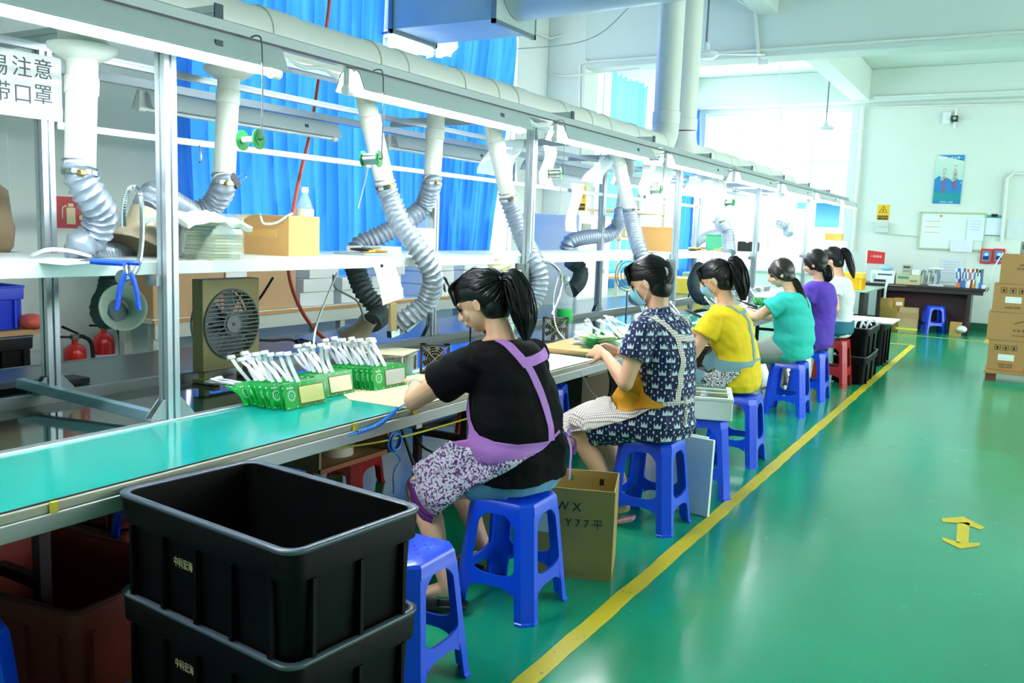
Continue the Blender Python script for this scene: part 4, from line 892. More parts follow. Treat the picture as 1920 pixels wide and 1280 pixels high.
# tag, soldering fume box and paper at the first worker
t = thing('paper_tag', 'tall cream paper notice hanging beneath shelf beside the silver hose', 'paper', A(730, 570, x=-2.72), world=True)
B().grid([[A(697 + 20 * v + 40 * u, 490 + 82 * v - 14 * u * v, x=-2.725) + V((.01 * math.sin(v * 3), 0, 0)) for u in (0, .5, 1)] for v in (0, .25, .5, .75, 1)], .001).build('page', mat('cream_notice', 'f0efdc', .7), t)
B().cyl(A(716, 498, x=-2.715), A(716, 498, x=-2.72), .008, n=12).build('hole_mark', INK, t)
t = thing('brush', 'broad wooden-handled brush leaning on the foil box', 'brush', A(735, 622, x=-2.80), world=True)
B().bar(A(736, 568, x=-2.80), A(737, 622, x=-2.80), .05, .018, (1, 0, 0)).build('handle', mat('worn_wood', 'b29d6e', .7), t, bevel=.004); B().bar(A(737, 618, x=-2.80), A(738, 630, x=-2.80), .07, .03, (1, 0, 0)).build('ferrule', STEEL, t)
t = thing('foil_box', 'crumpled foil-covered box behind the first small black fan', 'box', (-2.75, 3.55, .735), .3)
B().box((0, 0, .06), (.2, .24, .12)).build('body', mat('crumpled_foil', 'a8aaa0', .25, .8, bump=.6, bscale=30), t, bevel=.006)
B().box((0, 0, .123), (.21, .25, .006)).build('lid', mat('yellowed_edge', 'cfc79a', .5), t, bevel=.002)
def axial(label, loc, rz, s=.14, m='dusty_fan_black', col='2a2c2a', mg='wire_guard_dusty', cg='6f6a58'):
    t = thing('axial_fan', label, 'fan', loc, rz); T = .05; f = mat(m, col, .55); g = mat(mg, cg, .5, .3)
    b = B()
    for q in ((0, s - .006, s, .012), (0, .006, s, .012)): b.box((0, 0, q[1]), (s, T, .012))
    for x in (-1, 1): b.box((x * (s / 2 - .006), 0, s / 2), (.012, T, s))
    for x in (-1, 1):
        for z in (0, 1): b.prism([(0, 0), (.03, 0), (0, .03)], T, Matrix(((x * 1.0, 0, 0, -x * s / 2), (0, 0, 1, -T / 2), (0, 1 if z == 0 else -1, 0, 0 if z == 0 else s), (0, 0, 0, 1))))
    b.build('housing', f, t, smooth=False)
    b = B(); y = -T / 2 - .003
    for r in (.2, .28, .36, .44): b.tube([(math.cos(k * PI / 14) * r * s, y, s / 2 + math.sin(k * PI / 14) * r * s) for k in range(29)], .0016, 6)
    for x in (-1, 1): b.tube([(x * s * .45, y, s * .05), (-x * s * .45, y, s * .95)], .003, 6)
    b.build('wire_guard', g, t)
    B().cyl((0, -T / 2 + .004, s / 2), (0, T / 2, s / 2), s * .17).build('hub', f, t)
    for k in range(7):
        a = k * 2 * PI / 7; d = V((math.cos(a), 0, math.sin(a))); e = V((-d.z, 0, d.x))
        B().grid([[V((0, 0, s / 2)) + d * (s * r) + e * (s * .09 * w_) + V((0, .012 * w_, 0)) for r in (.16, .3, .43)] for w_ in (-1, 1)], .002).build('blade', f, t)
    return t
axial('small black dusty fan standing by the hand of the woman in black', (-2.56, 3.66, .755), math.radians(38), .15)
B().box((-2.72, 3.60, .80), (.10, .12, .08)).build('fan_power_box', BLK, bevel=.01, tagd=('black box fixed behind the first small fan', 'box'))
axial('small grey dusty fan standing between the tall bottle and ponytail', A(1040, 642, z=.755), math.radians(35), .17, 'grey_fan_body', '595550', 'pale_wire_guard', '968f80')
t = thing('indicator_lamp', 'small round red lamp on a stalk left of the face of the woman in black', 'indicator lamp', A(884, 610, x=-3.2), world=True); B().cyl(A(884, 556, x=-3.2), V((-3.2, A(884, 556, x=-3.2).y, .73)), .006).build('stalk', BLK, t); B().ell(A(884, 550, x=-3.2), (.02, .02, .022)).build('lens', mat('red_knob', 'd8281e', .3), t)
B().box(A(920, 605, x=-3.0), (.09, .12, .14), rz=.4).build('grey_motor_box', mat('grey_motor', '7e8a88', .5), bevel=.02, tagd=('grey metal box just left of the face of woman in black', 'box'))
# box fan
t = thing('box_fan', 'old khaki box fan with round grey grille standing under shelf', 'fan', (-3.25, 2.93, .729), world=True)
KH = mat('khaki_plastic', 'a79c6a', .5, var=.08); KG = mat('fan_grille_grey', '7d888a', .45)
fc = V((-3.235, 2.935, 1.005)); S = .43; D = .07
b = B(); N = 40; sq = []; ci = []
for k in range(N):
    a = 2 * PI * k / N + PI / 4; c, s = math.cos(a), math.sin(a); m_ = max(abs(c), abs(s)); sq.append((c / m_ * S * .405, s / m_ * S / 2)); ci.append((c * .163, s * .166))
R4 = lambda L, x: [V((fc.x + x, fc.y + u, fc.z + v)) for u, v in L]
b.loft([R4(ci, .0), R4(sq, .0), R4([(u * 1.0, v * 1.0) for u, v in sq], -D), R4(ci, -D), R4(ci, 0)], cap=False)
b.build('housing', KH, t, bevel=.004, ang=40)
def grille(x, sgn, m):
    b = B()
    for r in (.163, .165, .05): b.tube([(fc.x + x, fc.y + math.cos(k * PI / 24) * r, fc.z + math.sin(k * PI / 24) * r) for k in range(49)], .004, 6)
    for i in range(17):
        z = -.152 + i * .304 / 16; h = math.sqrt(.163 ** 2 - z * z)
        b.bb(fc.x + x - .004, fc.x + x + .004, fc.y - h, fc.y + h, fc.z + z - .0022, fc.z + z + .0022)
    for k in range(16):
        a = k * PI / 8 + .1; b.tube([(fc.x + x + .002, fc.y + math.cos(a) * .04, fc.z + math.sin(a) * .04), (fc.x + x + .002, fc.y + math.cos(a + .25) * .11, fc.z + math.sin(a + .25) * .11), (fc.x + x + .002, fc.y + math.cos(a + .35) * .163, fc.z + math.sin(a + .35) * .163)], .0022, 5)
    b.cyl((fc.x + x - .004, fc.y, fc.z), (fc.x + x + .008, fc.y, fc.z), .042, n=24); return b.build('grille', m, t)
grille(.006, 1, KG); grille(-D - .02, -1, mat('rear_grille_grey', '9aa5a2', .5))
B().cyl((fc.x + .014, fc.y, fc.z), (fc.x + .018, fc.y, fc.z), .008).build('hub_screw', mat('rusty_screw', '7a4a34', .5, .5), t)
B().cyl((fc.x - .06, fc.y, fc.z), (fc.x - .02, fc.y, fc.z), .035).build('motor_hub', BLK, t)
for k in range(5):
    a = k * 2 * PI / 5; d = V((0, math.cos(a), math.sin(a))); e = V((0, -d.z, d.y))
    B().grid([[V((fc.x - .045, fc.y, fc.z)) + d * r + e * w_ * (.03 + r * .25) + V((.022 * w_, 0, 0)) for r in (.03, .09, .148)] for w_ in (-1, 0, 1)], .002).build('fan_blade', mat('fan_blade_grey', '79868a', .4), t)
for y in (2.80, 3.07):
    B().bb(fc.x - .10, fc.x + .05, y - .02, y + .02, .729, .752).build('foot', mat('khaki_foot', 'b5a878', .5), t, bevel=.005); B().bb(fc.x - .06, fc.x - .02, y - .015, y + .015, .75, .80).build('foot_stem', KH, t)
# hanging sheets and warning board
t = thing('warning_board', 'white acrylic warning board with black Chinese lettering at the top left', 'sign', (-2.92, 1.75, 1.86), world=True)
xb = -3.40
c = [A(-140, 235, x=xb), A(117, 238, x=xb), A(105, 60, x=xb), A(-140, 40, x=xb)]
ym = c[1].y; b = B(); b.bb(xb - .003, xb + .003, .6, ym, 1.862, 2.11); b.build('sheet', mat('white_acrylic', 'e9eeec', .08, coat=.5), t)
Mx = lambda y, z: Matrix(((0, 0, 1, xb + .004), (1, 0, 0, y), (0, 1, 0, z), (0, 0, 0, 1)))
pA = A(48, 128, x=xb); pB = A(50, 178, x=xb)
for ch, px, py in (('加', -110, 118), ('锡', -6 , 122), ('注', 40, 128), ('意', 80, 133), ('请', -110, 165), ('带', 0, 172), ('口', 42, 178), ('罩', 80, 180)):
    p = A(px, py, x=xb); text(ch, .082, Mx(p.y, p.z), mat('slate_lettering', '4d5b66', .5), t)
PLAS = thin('clear_hanging_film', 'e8f2f4', .35, .1)
def film(label, pts, x, m=PLAS, w_=None):
    a, b_, c_, d_ = [A(*p, x=x) for p in pts]; t = thing('hanging_sheet', label, 'hanging sheet', c_, world=True)
    B().grid([[a.lerp(b_, u / 5).lerp(d_.lerp(c_, u / 5), v / 6) + V((.02 * math.sin(u * 1.4 + v), 0, 0)) for u in range(6)] for v in range(7)], .0012).build('film', m, t, ang=80); return t
film('tilted clear film hanging before the third white pipe', [(920, 262), (980, 262), (960, 335), (895, 325)], -3.2)
film('white printed sheet hanging by the third front post', [(1018, 272), (1040, 275), (1036, 350), (1014, 345)], -2.8, PAPER)
film('crumpled clear film slanting left of the fourth pipe', [(1125, 292), (1152, 296), (1128, 345), (1090, 340)], -2.95)
film('long white paper strip hanging from the middle rail', [(1070, 343), (1092, 345), (1080, 435), (1062, 433)], -3.4, PAPER)
t = film('white warning sheet with dark lettering hanging over the crown print dress', [(1202, 308), (1260, 312), (1258, 372), (1200, 365)], -2.95, mat('white_acrylic'))
p = A(1228, 345, x=-2.93); text('小心烫伤', .05, Matrix(((0, 0, 1, -2.925), (1, 0, 0, p.y), (0, 1, 0, p.z), (0, 0, 0, 1))), INK, t)
film('clear film sheet hanging over the woman in yellow', [(1290, 325), (1345, 335), (1340, 375), (1285, 365)], -2.9)
film('yellow gridded paper taped under shelf behind the ponytail', [(925, 482), (965, 487), (955, 512), (918, 500)], -2.75, mat('yellow_grid_paper', 'eee6b0', .7))
# binder clip on the second pipe
t = thing('binder_clip', 'black binder clip with wire loops on the second white pipe', 'clip', A(442, 338, x=-3.17), world=True); p = A(440, 338, x=-3.17)
B().bar(p + V((0, -.02, .025)), p + V((0, .02, -.03)), .02, .03).build('body', BLK, t); B().tube(cat([p, p + V((0, .05, .035)), p + V((0, .07, .02)), p + V((0, .02, -.01))], 4), .002, 6).build('wire_loop', STEEL, t)
# shelf objects farther along
carton('small tan carton on shelf before the rear extraction hose', (-3.17, 8.28, SHZ), .25, .42, .30, .24, False, mat('tan_carton', 'd2a15c', .7))
t = thing('green_tin', 'green square tin on shelf over the woman in yellow', 'tin', (-3.2, 10.4, SHZ)); B().box((0, 0, .09), (.2, .25, .18)).build('body', mat('green_tin_paint', '3f9a6e', .4), t, bevel=.01); B().box((0, 0, .185), (.21, .26, .012)).build('lid', mat('green_tin_paint'), t)
t = thing('parts_bin', 'black bin heaped with white parts on shelf by the hose', 'bin', (-2.95, 10.9, SHZ)); B().box((0, 0, .06), (.2, .3, .12)).build('body', BLK, t, bevel=.008)
for i in range(6): B().ell((random.uniform(-.07, .07), -.12 + i * .048, .125), (.035, .04, .03)).build('white_part', WHT, t)
def clutter(label, x, y, z, n, cols, spread=.25, name='tool_tray', c_='tools'):
    t = thing(name, label, c_, (x, y, z)); rnd = random.Random(int(y * 10)); B().box((0, 0, .005), (.22, spread * 2.2, .01)).build('tray', mat('grey_tray', 'a9b2b0', .5), t, bevel=.003)
    for i in range(n):
        c = cols[i % len(cols)]; L = rnd.uniform(.06, .16); a = rnd.uniform(0, 3); p = V((rnd.uniform(-.06, .06), rnd.uniform(-spread, spread), .018 + .01 * (i % 3)))
        d = V((math.cos(a), math.sin(a), 0)) * L / 2; B().tube([p - d, p, p + d], [.006, .01, .005], 8).build('tool', mat('tool_' + c, {'yellow': 'e6b32a', 'black': '1b1d22', 'steel': 'aab2b6', 'blue': '2a62d6', 'red': 'cc3020', 'green': '2f9a6a'}[c], .4), t)
    return t
clutter('tray of mixed tools on shelf right of the tan carton', -3.05, 9.15, SHZ, 10, ['yellow', 'black', 'steel', 'green']); clutter('tray of black and yellow tools on shelf left of the green tin', -2.95, 9.9, SHZ, 9, ['yellow', 'black', 'steel'])
clutter('flat pile of knives and scissors on shelf beside the silver hose', -3.1, 3.75, SHZ, 7, ['yellow', 'black', 'steel'], .12)
B().box((-3.2, 3.95, SHZ + .02), (.16, .3, .04)).build('flat_box', mat('offwhite_box', 'eeece0', .6), bevel=.004, tagd=('flat off-white box on shelf under the tool pile', 'box'))
clutter('tools and cables scattered on the bench before the purple shirt', -2.4, 9.0, .752, 10, ['black', 'steel', 'red', 'blue']); clutter('tools scattered on the bench before the white shirt', -2.4, 10.4, .752, 9, ['black', 'steel', 'green'])
for i, y in enumerate((7.0, 8.6, 10.2)):
    t = thing('soldering_iron', 'dark soldering iron resting over the boards ' + ['left of the yellow shirt', 'beside the teal shirt', 'beside the purple shirt'][i], 'soldering iron', (-2.3, y, .84), world=True)
    B().tube([(-2.42, y + .1, .88), (-2.30, y, .86), (-2.18, y - .1, .84)], [.004, .012, .013], 10).build('grip', BLK, t); B().tube([(-2.42, y + .1, .88), (-2.47, y + .14, .885)], [.004, .0015], 8).build('tip', STEEL, t)
for i in range(3): B().box((-2.93, 8.0 + i * .0, SHZ + .004), (.2, .4, .003), rz=i * .3).build('paper_sheet', PAPER, tagd=(['loose white sheet on shelf left of the tan carton, topmost', 'loose white sheet on shelf left of the tan carton, middle', 'loose white sheet on shelf left of the tan carton, lowest'][i], 'paper')).location = (-2.98, 7.5 + .2 * i, SHZ + .0015 + .003 * (2 - i))
# under the bench
t = thing('under_bench_box', 'open wooden box hung beneath the worktop holding a tape roll', 'box', (-2.8, 3.2, .42), world=True); WD = mat('pale_ply', 'a8895e', .7)
y0_, y1_ = A(598, 888, x=-2.66).y, A(727, 868, x=-2.66).y; z0_ = A(598, 888, x=-2.66).z
for q in ((-3.02, -2.66, y0_, y1_, z0_, z0_ + .015), (-3.02, -3.005, y0_, y1_, z0_, .70), (-3.02, -2.66, y0_, y0_ + .015, z0_, .70), (-3.02, -2.66, y1_ - .015, y1_, z0_, .70)): B().bb(*q).build('panel', WD, t)
b = B(); b.bb(-2.665, -2.65, y0_, y1_, z0_ - .004, z0_ + .018); b.bb(-2.665, -2.65, y1_ - .018, y1_, z0_, .70); b.build('edging', mat('brown_edge', '9a5f34', .6), t)
tapeR('wide cream tape roll lying in the wooden box beneath the bench', (-2.80, (y0_ + y1_) / 2 + .02, z0_ + .0155), .085, .05, .05, mat('cream_tape', 'd6d0bc', .5))
YC = mat('yellow_cord', 'c9c22e', .5); BC = mat('blue_coil_cord', '2f86ea', .35)
wire('yellow cord strung beneath the front of the bench', [A(500, 860, x=-2.3), A(620, 842, x=-2.3), A(740, 822, x=-2.3), A(880, 783, x=-2.3), A(1000, 742, x=-2.32)], .005, YC, 'cord', 'cord')
def coil(b, pts, r, R, turns):
    P = cat(pts, 30); q = []
    for i in range(len(P) - 1):
        for s in range(4):
            u = (i + s / 4) / (len(P) - 1); p = P[i].lerp(P[i + 1], s / 4); d = (P[i + 1] - P[i]).normalized(); e = frame(d); a = u * turns * 2 * PI
            q.append(p + e.col[0] * R * math.cos(a) + e.col[2] * R * math.sin(a))
    b.tube(q, r, 6); return b
t = thing('wrist_strap_cord', 'blue coiled anti-static cord from wrist down over the bench edge', 'cord', A(700, 790, x=-2.12), world=True)
b = B(); coil(b, [A(745, 765, x=-2.11), A(725, 785, x=-2.10), A(705, 798, x=-2.11), A(670, 811, x=-2.115)], .0022, .007, 34); b.build('coil', BC, t)
B().tube(cat([A(771, 722, z=.78), A(770, 745, z=.756), A(758, 758, z=.756), A(745, 765, x=-2.11)], 6), .003, 6).build('lead', BC, t)
B().tube(cat([A(670, 811, x=-2.115), A(640, 822, x=-2.15), A(600, 838, x=-2.3), A(560, 850, x=-2.4)], 6), .004, 6).build('tail', BC, t)
t = thing('hanging_cord_loop', 'loop of blue cord tied and dangling from the yellow cord', 'cord', A(738, 900, x=-2.3), world=True)
b = B(); c = A(738, 828, x=-2.3); b.tube([c + V((0, math.cos(k * PI / 8) * .04, math.sin(k * PI / 8) * .04)) for k in range(17)], .007, 8); b.tube([c + V((.01, math.cos(k * PI / 8) * .036 + .005, math.sin(k * PI / 8) * .036)) for k in range(17)], .006, 8); b.build('loop', BC, t)
B().tube(cat([c + V((0, 0, -.04)), A(750, 862, x=-2.3), A(738, 885, x=-2.3), A(738, 925, x=-2.3)], 6), .003, 6).build('tail', BC, t)
wire('black cable hanging beneath bench to the floor by the red stool', [A(750, 795, x=-2.5), A(765, 840, x=-2.45), A(780, 880, x=-2.4), A(797, 910, x=-2.35)], .008, BK)
wire('black cable sagging beneath bench between the legs', [A(770, 790, x=-2.6), A(790, 835, x=-2.7), A(830, 852, x=-2.8), A(880, 850, x=-2.8)], .007, BK)
wire('black cable down beneath bench before the crown print dress', [A(1140, 690, x=-2.4), A(1145, 730, x=-2.45), A(1120, 780, x=-2.5)], .007, BK)
wire('thin solder strand hanging off the bench edge near the carton pile', [A(1070, 662, z=.76), A(1090, 700, x=-2.11), A(1110, 735, x=-2.1), A(1133, 755, x=-2.1)], .002, mat('grey_wire'), 'wire', 'solder_wire')
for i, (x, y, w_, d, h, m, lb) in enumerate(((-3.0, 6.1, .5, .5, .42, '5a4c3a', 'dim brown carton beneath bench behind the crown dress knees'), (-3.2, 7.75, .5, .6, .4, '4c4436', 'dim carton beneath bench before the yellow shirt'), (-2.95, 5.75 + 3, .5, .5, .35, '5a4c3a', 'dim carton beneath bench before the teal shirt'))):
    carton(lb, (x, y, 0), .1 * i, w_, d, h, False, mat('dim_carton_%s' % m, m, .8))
t = thing('drawer_unit', 'beige metal cabinet beneath bench just left of the crown print dress', 'cabinet', (-2.85, 6.0, .43)); B().box((0, 0, .14), (.4, .55, .24)).build('body', mat('beige_cabinet', '8f877a', .5), t, bevel=.005)
B().box((0.203, 0, .14), (.006, .5, .2)).build('door', mat('beige_cabinet'), t)
# ================================================================ people
def remesh(b, name, vox, mats, parent, smooth=4, fold=0, fs=(6, 6, 14), seed=0, attrs=None, axis=None, local=None):
    """fuse overlapping shells into one continuous surface, relax it, press soft folds into it"""
    me = b.mesh(name, mats); o = bpy.data.objects.new('work', me); SC.collection.objects.link(o)
    m = o.modifiers.new('r', 'REMESH'); m.mode = 'VOXEL'; m.voxel_size = vox
    if smooth: s = o.modifiers.new('s', 'SMOOTH'); s.factor = .5; s.iterations = smooth
    dg = bpy.context.evaluated_depsgraph_get(); out = bpy.data.meshes.new_from_object(o.evaluated_get(dg)); bpy.data.objects.remove(o)
    n = len(out.vertices); co = np.empty(n * 3); out.vertices.foreach_get('co', co); co = co.reshape(-1, 3)
    if fold:
        no = np.empty(n * 3); out.vertices.foreach_get('normal', no); no = no.reshape(-1, 3); d = np.empty(n)
        for i in range(n):
            x, y, z = co[i]; d[i] = noise.noise(V((x * fs[0] + seed, y * fs[1], z * fs[2]))) + .5 * noise.noise(V((x * fs[0] * 2.3, y * fs[1] * 2.3 + seed, (z + x * .6) * fs[2] * 1.6)))
        d = d - .35 * np.abs(d); co = co + no * (d * fold)[:, None]
    if axis is not None:
        no = np.empty(n * 3); out.vertices.foreach_get('normal', no); no = np.abs(no.reshape(-1, 3)); top = no[:, 2] > .72; side = no[:, 1] > no[:, 0]
        for nm, val in (('pu', np.where(top, co[:, 1], np.where(side, co[:, 0], co[:, 1]))), ('pv', np.where(top, co[:, 0], co[:, 2]))): out.attributes.new(nm, 'FLOAT', 'POINT').data.foreach_set('value', val.astype(np.float32))
    L = np.array(parent['_w'] if parent is not None and parent.get('_w') else (local or (0, 0, 0)))
    out.vertices.foreach_set('co', (co - L).ravel()); out.materials.clear()
    for m_ in (mats if isinstance(mats, (list, tuple)) else [mats]): out.materials.append(m_)
    out.polygons.foreach_set('use_smooth', [True] * len(out.polygons)); out.update(); out.name = name
    k = bpy.data.objects.new(name, out); SC.collection.objects.link(k); k.parent = parent
    if parent is not None and parent.get('_w'): k['_w'] = tuple(parent['_w'])
    tree = BVHTree.FromPolygons([tuple(c) for c in co], [tuple(p.vertices) for p in out.polygons])
    return k, tree
def ering(c, s, f, a, b_, n=24, sq=2.3):
    """superellipse ring: s, f unit axes, half sizes a (along s) and b_ (along f)"""
    r = []
    for k in range(n):
        t = 2 * PI * k / n; x, y = math.cos(t), math.sin(t); e = 2 / sq
        r.append(V(c) + V(s) * (a * abs(x) ** e * (1 if x > 0 else -1)) + V(f) * (b_ * abs(y) ** e * (1 if y > 0 else -1)))
    return r
def limb(b, pts, rad, n=14, sub=5, ball=True):
    P = cat(pts, sub); R = []
    for i in range(len(P)): t = i / (len(P) - 1) * (len(rad) - 1); k = min(int(t), len(rad) - 2); f = t - k; R.append(rad[k] * (1 - f) + rad[k + 1] * f)
    b.tube(P, R, n)
    if ball: b.ell(P[0], (R[0],) * 3); b.ell(P[-1], (R[-1],) * 3)
def hand(b, w_, d, n, side, curl=.5, s=1.0, spread=1.0):
    """palm, four fingers of unequal length and a thumb leaving the side; w_ wrist, d direction, n back-of-hand normal"""
    d = V(d).normalized(); n = V(n); n = (n - d * n.dot(d)).normalized(); u = d.cross(n) * side; w_ = V(w_)
    b.loft([ering(w_ + d * (t * .085 * s), u, n, (.024 + .016 * min(1, t * 1.6)) * s, (.017 - .003 * t) * s, 14, 2.4) for t in (-.15, .1, .35, .6, .85, 1.0)])
    for i, L in enumerate((.066, .074, .070, .055)):
        off = (.029 - i * .0195) * s * spread; p = w_ + d * (.082 * s) + u * off; q = [p - d * .012]; a = 0; dd = (d + u * (.10 - .07 * i) * spread).normalized()
        for seg in (.45, .32, .27):
            a += curl * (.55 + .12 * i); q.append(q[-1] + (dd * math.cos(a) - n * math.sin(a)) * L * seg * s * 1.15)
        limb(b, [tuple(x) for x in q], [.0090 * s, .0084 * s, .0076 * s, .0060 * s], 8, 4)
    p = w_ + d * .02 * s + u * .030 * s; q = [p, p + (d * .5 + u * .75 - n * .2).normalized() * .034 * s]; q.append(q[-1] + (d * .85 + u * .25 - n * .35).normalized() * .030 * s); q.append(q[-1] + (d * .9 - u * .1 - n * .35).normalized() * .022 * s)
    limb(b, [tuple(x) for x in q], [.014 * s, .011 * s, .0095 * s, .007 * s], 8, 4)
def headm(hd, fwd, up=(0, 0, 1)):
    f = V(fwd).normalized(); u = V(up); u = (u - f * u.dot(f)).normalized(); s = f.cross(u)  # s: toward her right
    return Matrix(((s.x, f.x, u.x, hd[0]), (s.y, f.y, u.y, hd[1]), (s.z, f.z, u.z, hd[2]), (0, 0, 0, 1)))
def head(b, M, k=1.0):
    M = M.copy(); e = lambda c, r: b.ell(M @ (V(c) * k), (r[0] * k, r[1] * k, r[2] * k), M.to_3x3(), 20, 14)
    e((0, -.008, .022), (.074, .094, .092)); e((0, .022, -.030), (.060, .066, .075)); e((0, .042, -.078), (.030, .030, .026)); e((0, .015, -.06), (.052, .050, .035))
    for s in (-1, 1):
        e((s * .034, .055, -.03), (.026, .024, .026)); e((s * .033, .075, .020), (.024, .012, .010))          # cheeks, brows
        b.loft([[M @ (V((s * (.070 + .010 * t), -.004 + .015 * a * math.cos(q) - .008 * t, -.018 + .026 * a * math.sin(q))) * k) for q in [2 * PI * j / 14 for j in range(14)]] for t, a in ((0, .45), (.4, .7), (1.1, 1.0), (1.6, .95))])
    limb(b, [tuple(M @ (V(p) * k)) for p in ((0, .083, .018), (0, .094, .0), (0, .106, -.020), (0, .104, -.027))], [.008 * k, .010 * k, .0125 * k, .010 * k], 10)
    for s in (-1, 1): e((s * .010, .096, -.026), (.008, .009, .007))
    e((0, .089, -.048), (.022, .010, .006)); e((0, .088, -.057), (.019, .010, .007))
SKIN = mat('skin_light', 'e8b594', .5, var=.04, vscale=14, spec=.4); SKIN.node_tree.nodes['Principled BSDF'].inputs['Subsurface Weight'].default_value = .12
SKIN.node_tree.nodes['Principled BSDF'].inputs['Subsurface Radius'].default_value = (.02, .008, .004)
HAIR = mat('black_hair', '0e0c10', .42, spec=.45, var=.3, vscale=60, stretch=(1, 1, .3)); HAIRB = mat('brown_black_hair', '241813', .35, spec=.6)
def hairdo(o, M, tie, tail, k=1.05, m=HAIR, seed=1, bangs=True, tail_r=(.02, .036, .034, .026, .006), n=150, bun=None, name2='ponytail', low=False):
    rnd = random.Random(seed); b = B(); C = V((0, -.020, .024)); R = V((.087, .104, .106))
    q0 = B(); q0.ell(C, tuple(R), None, 36, 26)
    for i, p in enumerate(q0.v):                                   # draw the cap back from the cheeks, leaving ears and face free
        t = max(0, min(1, (.035 - p.z) / .06)) * max(0, min(1, (p.y + .035) / .05)); q0.v[i] = M @ ((C + (p - C) * (1 - .34 * t)) * k)
    b.add(q0.v, q0.f); b.ell(M @ (V((0, -.048, -.035)) * k), (.070 * k, .058 * k, .070 * k), M.to_3x3(), 20, 12)
    T = M.inverted() @ V(tie); T = T / k
    for i in range(n):                                            # combed strands from the hairline to the tie
        a = rnd.uniform(-1, 1) * 2.75; el = .30 + .28 * math.cos(a) - 1.0 * (abs(a) > 1.5) * (abs(a) - 1.5)
        s0 = V((math.sin(a) * math.cos(el), math.cos(a) * math.cos(el), math.sin(el)))
        t0 = (T - C); t0 = V((t0.x / R.x, t0.y / R.y, t0.z / R.z)).normalized(); q = []
        for j in range(9):
            f = j / 8; v = (s0 * (1 - f) + t0 * f).normalized(); h = 1.0 + .012 * rnd.random() + .03 * math.sin(PI * f) * rnd.random()
            q.append(M @ ((C + V((v.x * R.x, v.y * R.y, v.z * R.z)) * h) * k))
        b.tube(q, [.0015] + [.0048 * k] * 7 + [.003], 5)
    if bangs:
        for i in range(34):
            x = rnd.uniform(-.06, .055); q = [V((x * .5, .02, .118)), V((x * .9, .075, .098)), V((x * 1.05, .094 - abs(x) * .3, .055)), V((x * 1.15, .097 - abs(x) * .35, .016 + rnd.uniform(-.008, .012)))]
            b.tube([M @ (p * k) for p in cat(q, 4)], [.004 * k] * 10 + [.0035 * k, .0025 * k, .0012 * k], 5)
        for s in (-1, 1):
            for i in range(2): b.tube([M @ (p * k) for p in cat([V((s * .06, .062, .07)), V((s * .072, .066, .03)), V((s * .068, .066 - .004 * i, -.01 - .012 * i))], 4)], .0022 * k, 5)
    b.build('hair', m, o, ang=70)
    if tail:
        b = B(); P = cat([tuple(tie)] + [tuple(p) for p in tail], 7); N = len(P)
        def rad(i): t = i / (N - 1) * (len(tail_r) - 1); j = min(int(t), len(tail_r) - 2); return tail_r[j] + (tail_r[j + 1] - tail_r[j]) * (t - j)
        b.tube(P, [rad(i) * .8 for i in range(N)], 12)
        for i in range(90):
            a = rnd.uniform(0, 2 * PI); rr = rnd.uniform(.5, 1.0); q = []; end = N - rnd.choice([0, 0, 1, 2, 3])
            for j in range(0, end, 2):
                d = (P[min(j + 1, N - 1)] - P[max(j - 1, 0)]).normalized(); F = frame(d, (0, 1, 0)); w_ = rad(j) * rr + .003; aa = a + .15 * math.sin(j * .4 + i)
                q.append(P[j] + F.col[0] * w_ * math.cos(aa) + F.col[2] * w_ * math.sin(aa))
            if len(q) > 2: b.tube(q, [.003] * (len(q) - 1) + [.001], 5)
        pt = b.build(name2, m, o, ang=70); e = B(); d = (P[1] - P[0]).normalized(); e.tube([P[0] - d * .004, P[0] + d * .012], tail_r[0] * 1.12 + .004, 14); e.build('hair_tie', BLK, pt)
    if bun:
        b = B(); b.ell(bun[0], (bun[1],) * 3, None, 18, 12)
        for i in range(60):
            n_ = V((rnd.uniform(-1, 1), rnd.uniform(-1, 1), rnd.uniform(-1, 1))).normalized(); s = n_.orthogonal().normalized(); t = n_.cross(s); a0 = rnd.uniform(0, 6)
            b.tube([V(bun[0]) + (s * math.cos(a0 + q * .35) + t * math.sin(a0 + q * .35)) * bun[1] * (1.02 + .02 * (q % 2)) for q in range(9)], [.001] + [.0045] * 7 + [.001], 5)
        b.build('hair_bun', m, o, ang=70)
def torso_rings(J, s, f, sc=1.0, add=0.0, hips=True):
    """rings up the trunk; s toward her left side, f toward her front"""
    pe, wa, ch, nk = V(J['pelvis']), V(J['waist']), V(J['chest']), V(J['neck']); up = (nk - ch).normalized(); R = []
    g = J.get('girth', 1)
    spec = [(pe + V((0, 0, -.085)), .150, .105), (pe + V((0, 0, -.04)), .176, .13), (pe + V((0, 0, .03)), .172, .13), (pe.lerp(wa, .6), .155 * g, .115 * g), (wa, .143 * g, .107 * g), (wa.lerp(ch, .5), .148 * g, .110 * g), (ch, .160, .116), (ch.lerp(nk, .45), .168, .108), (ch.lerp(nk, .72), .160, .088), (ch.lerp(nk, .88), .115, .068), (nk, .062, .058)]
    for c, a, b_ in spec[0 if hips else 3:]:
        R.append(ering(c, s, f, (a + add) * sc, (b_ + add) * sc))
    return R
def axes(J):
    s = (V(J['lsh']) - V(J['rsh'])); s.z *= .6; s = s.normalized(); f = V((0, 0, 1)).cross(s).normalized()
    if f.dot(V(J['fwd'])) < 0: f = -f
    return s, f
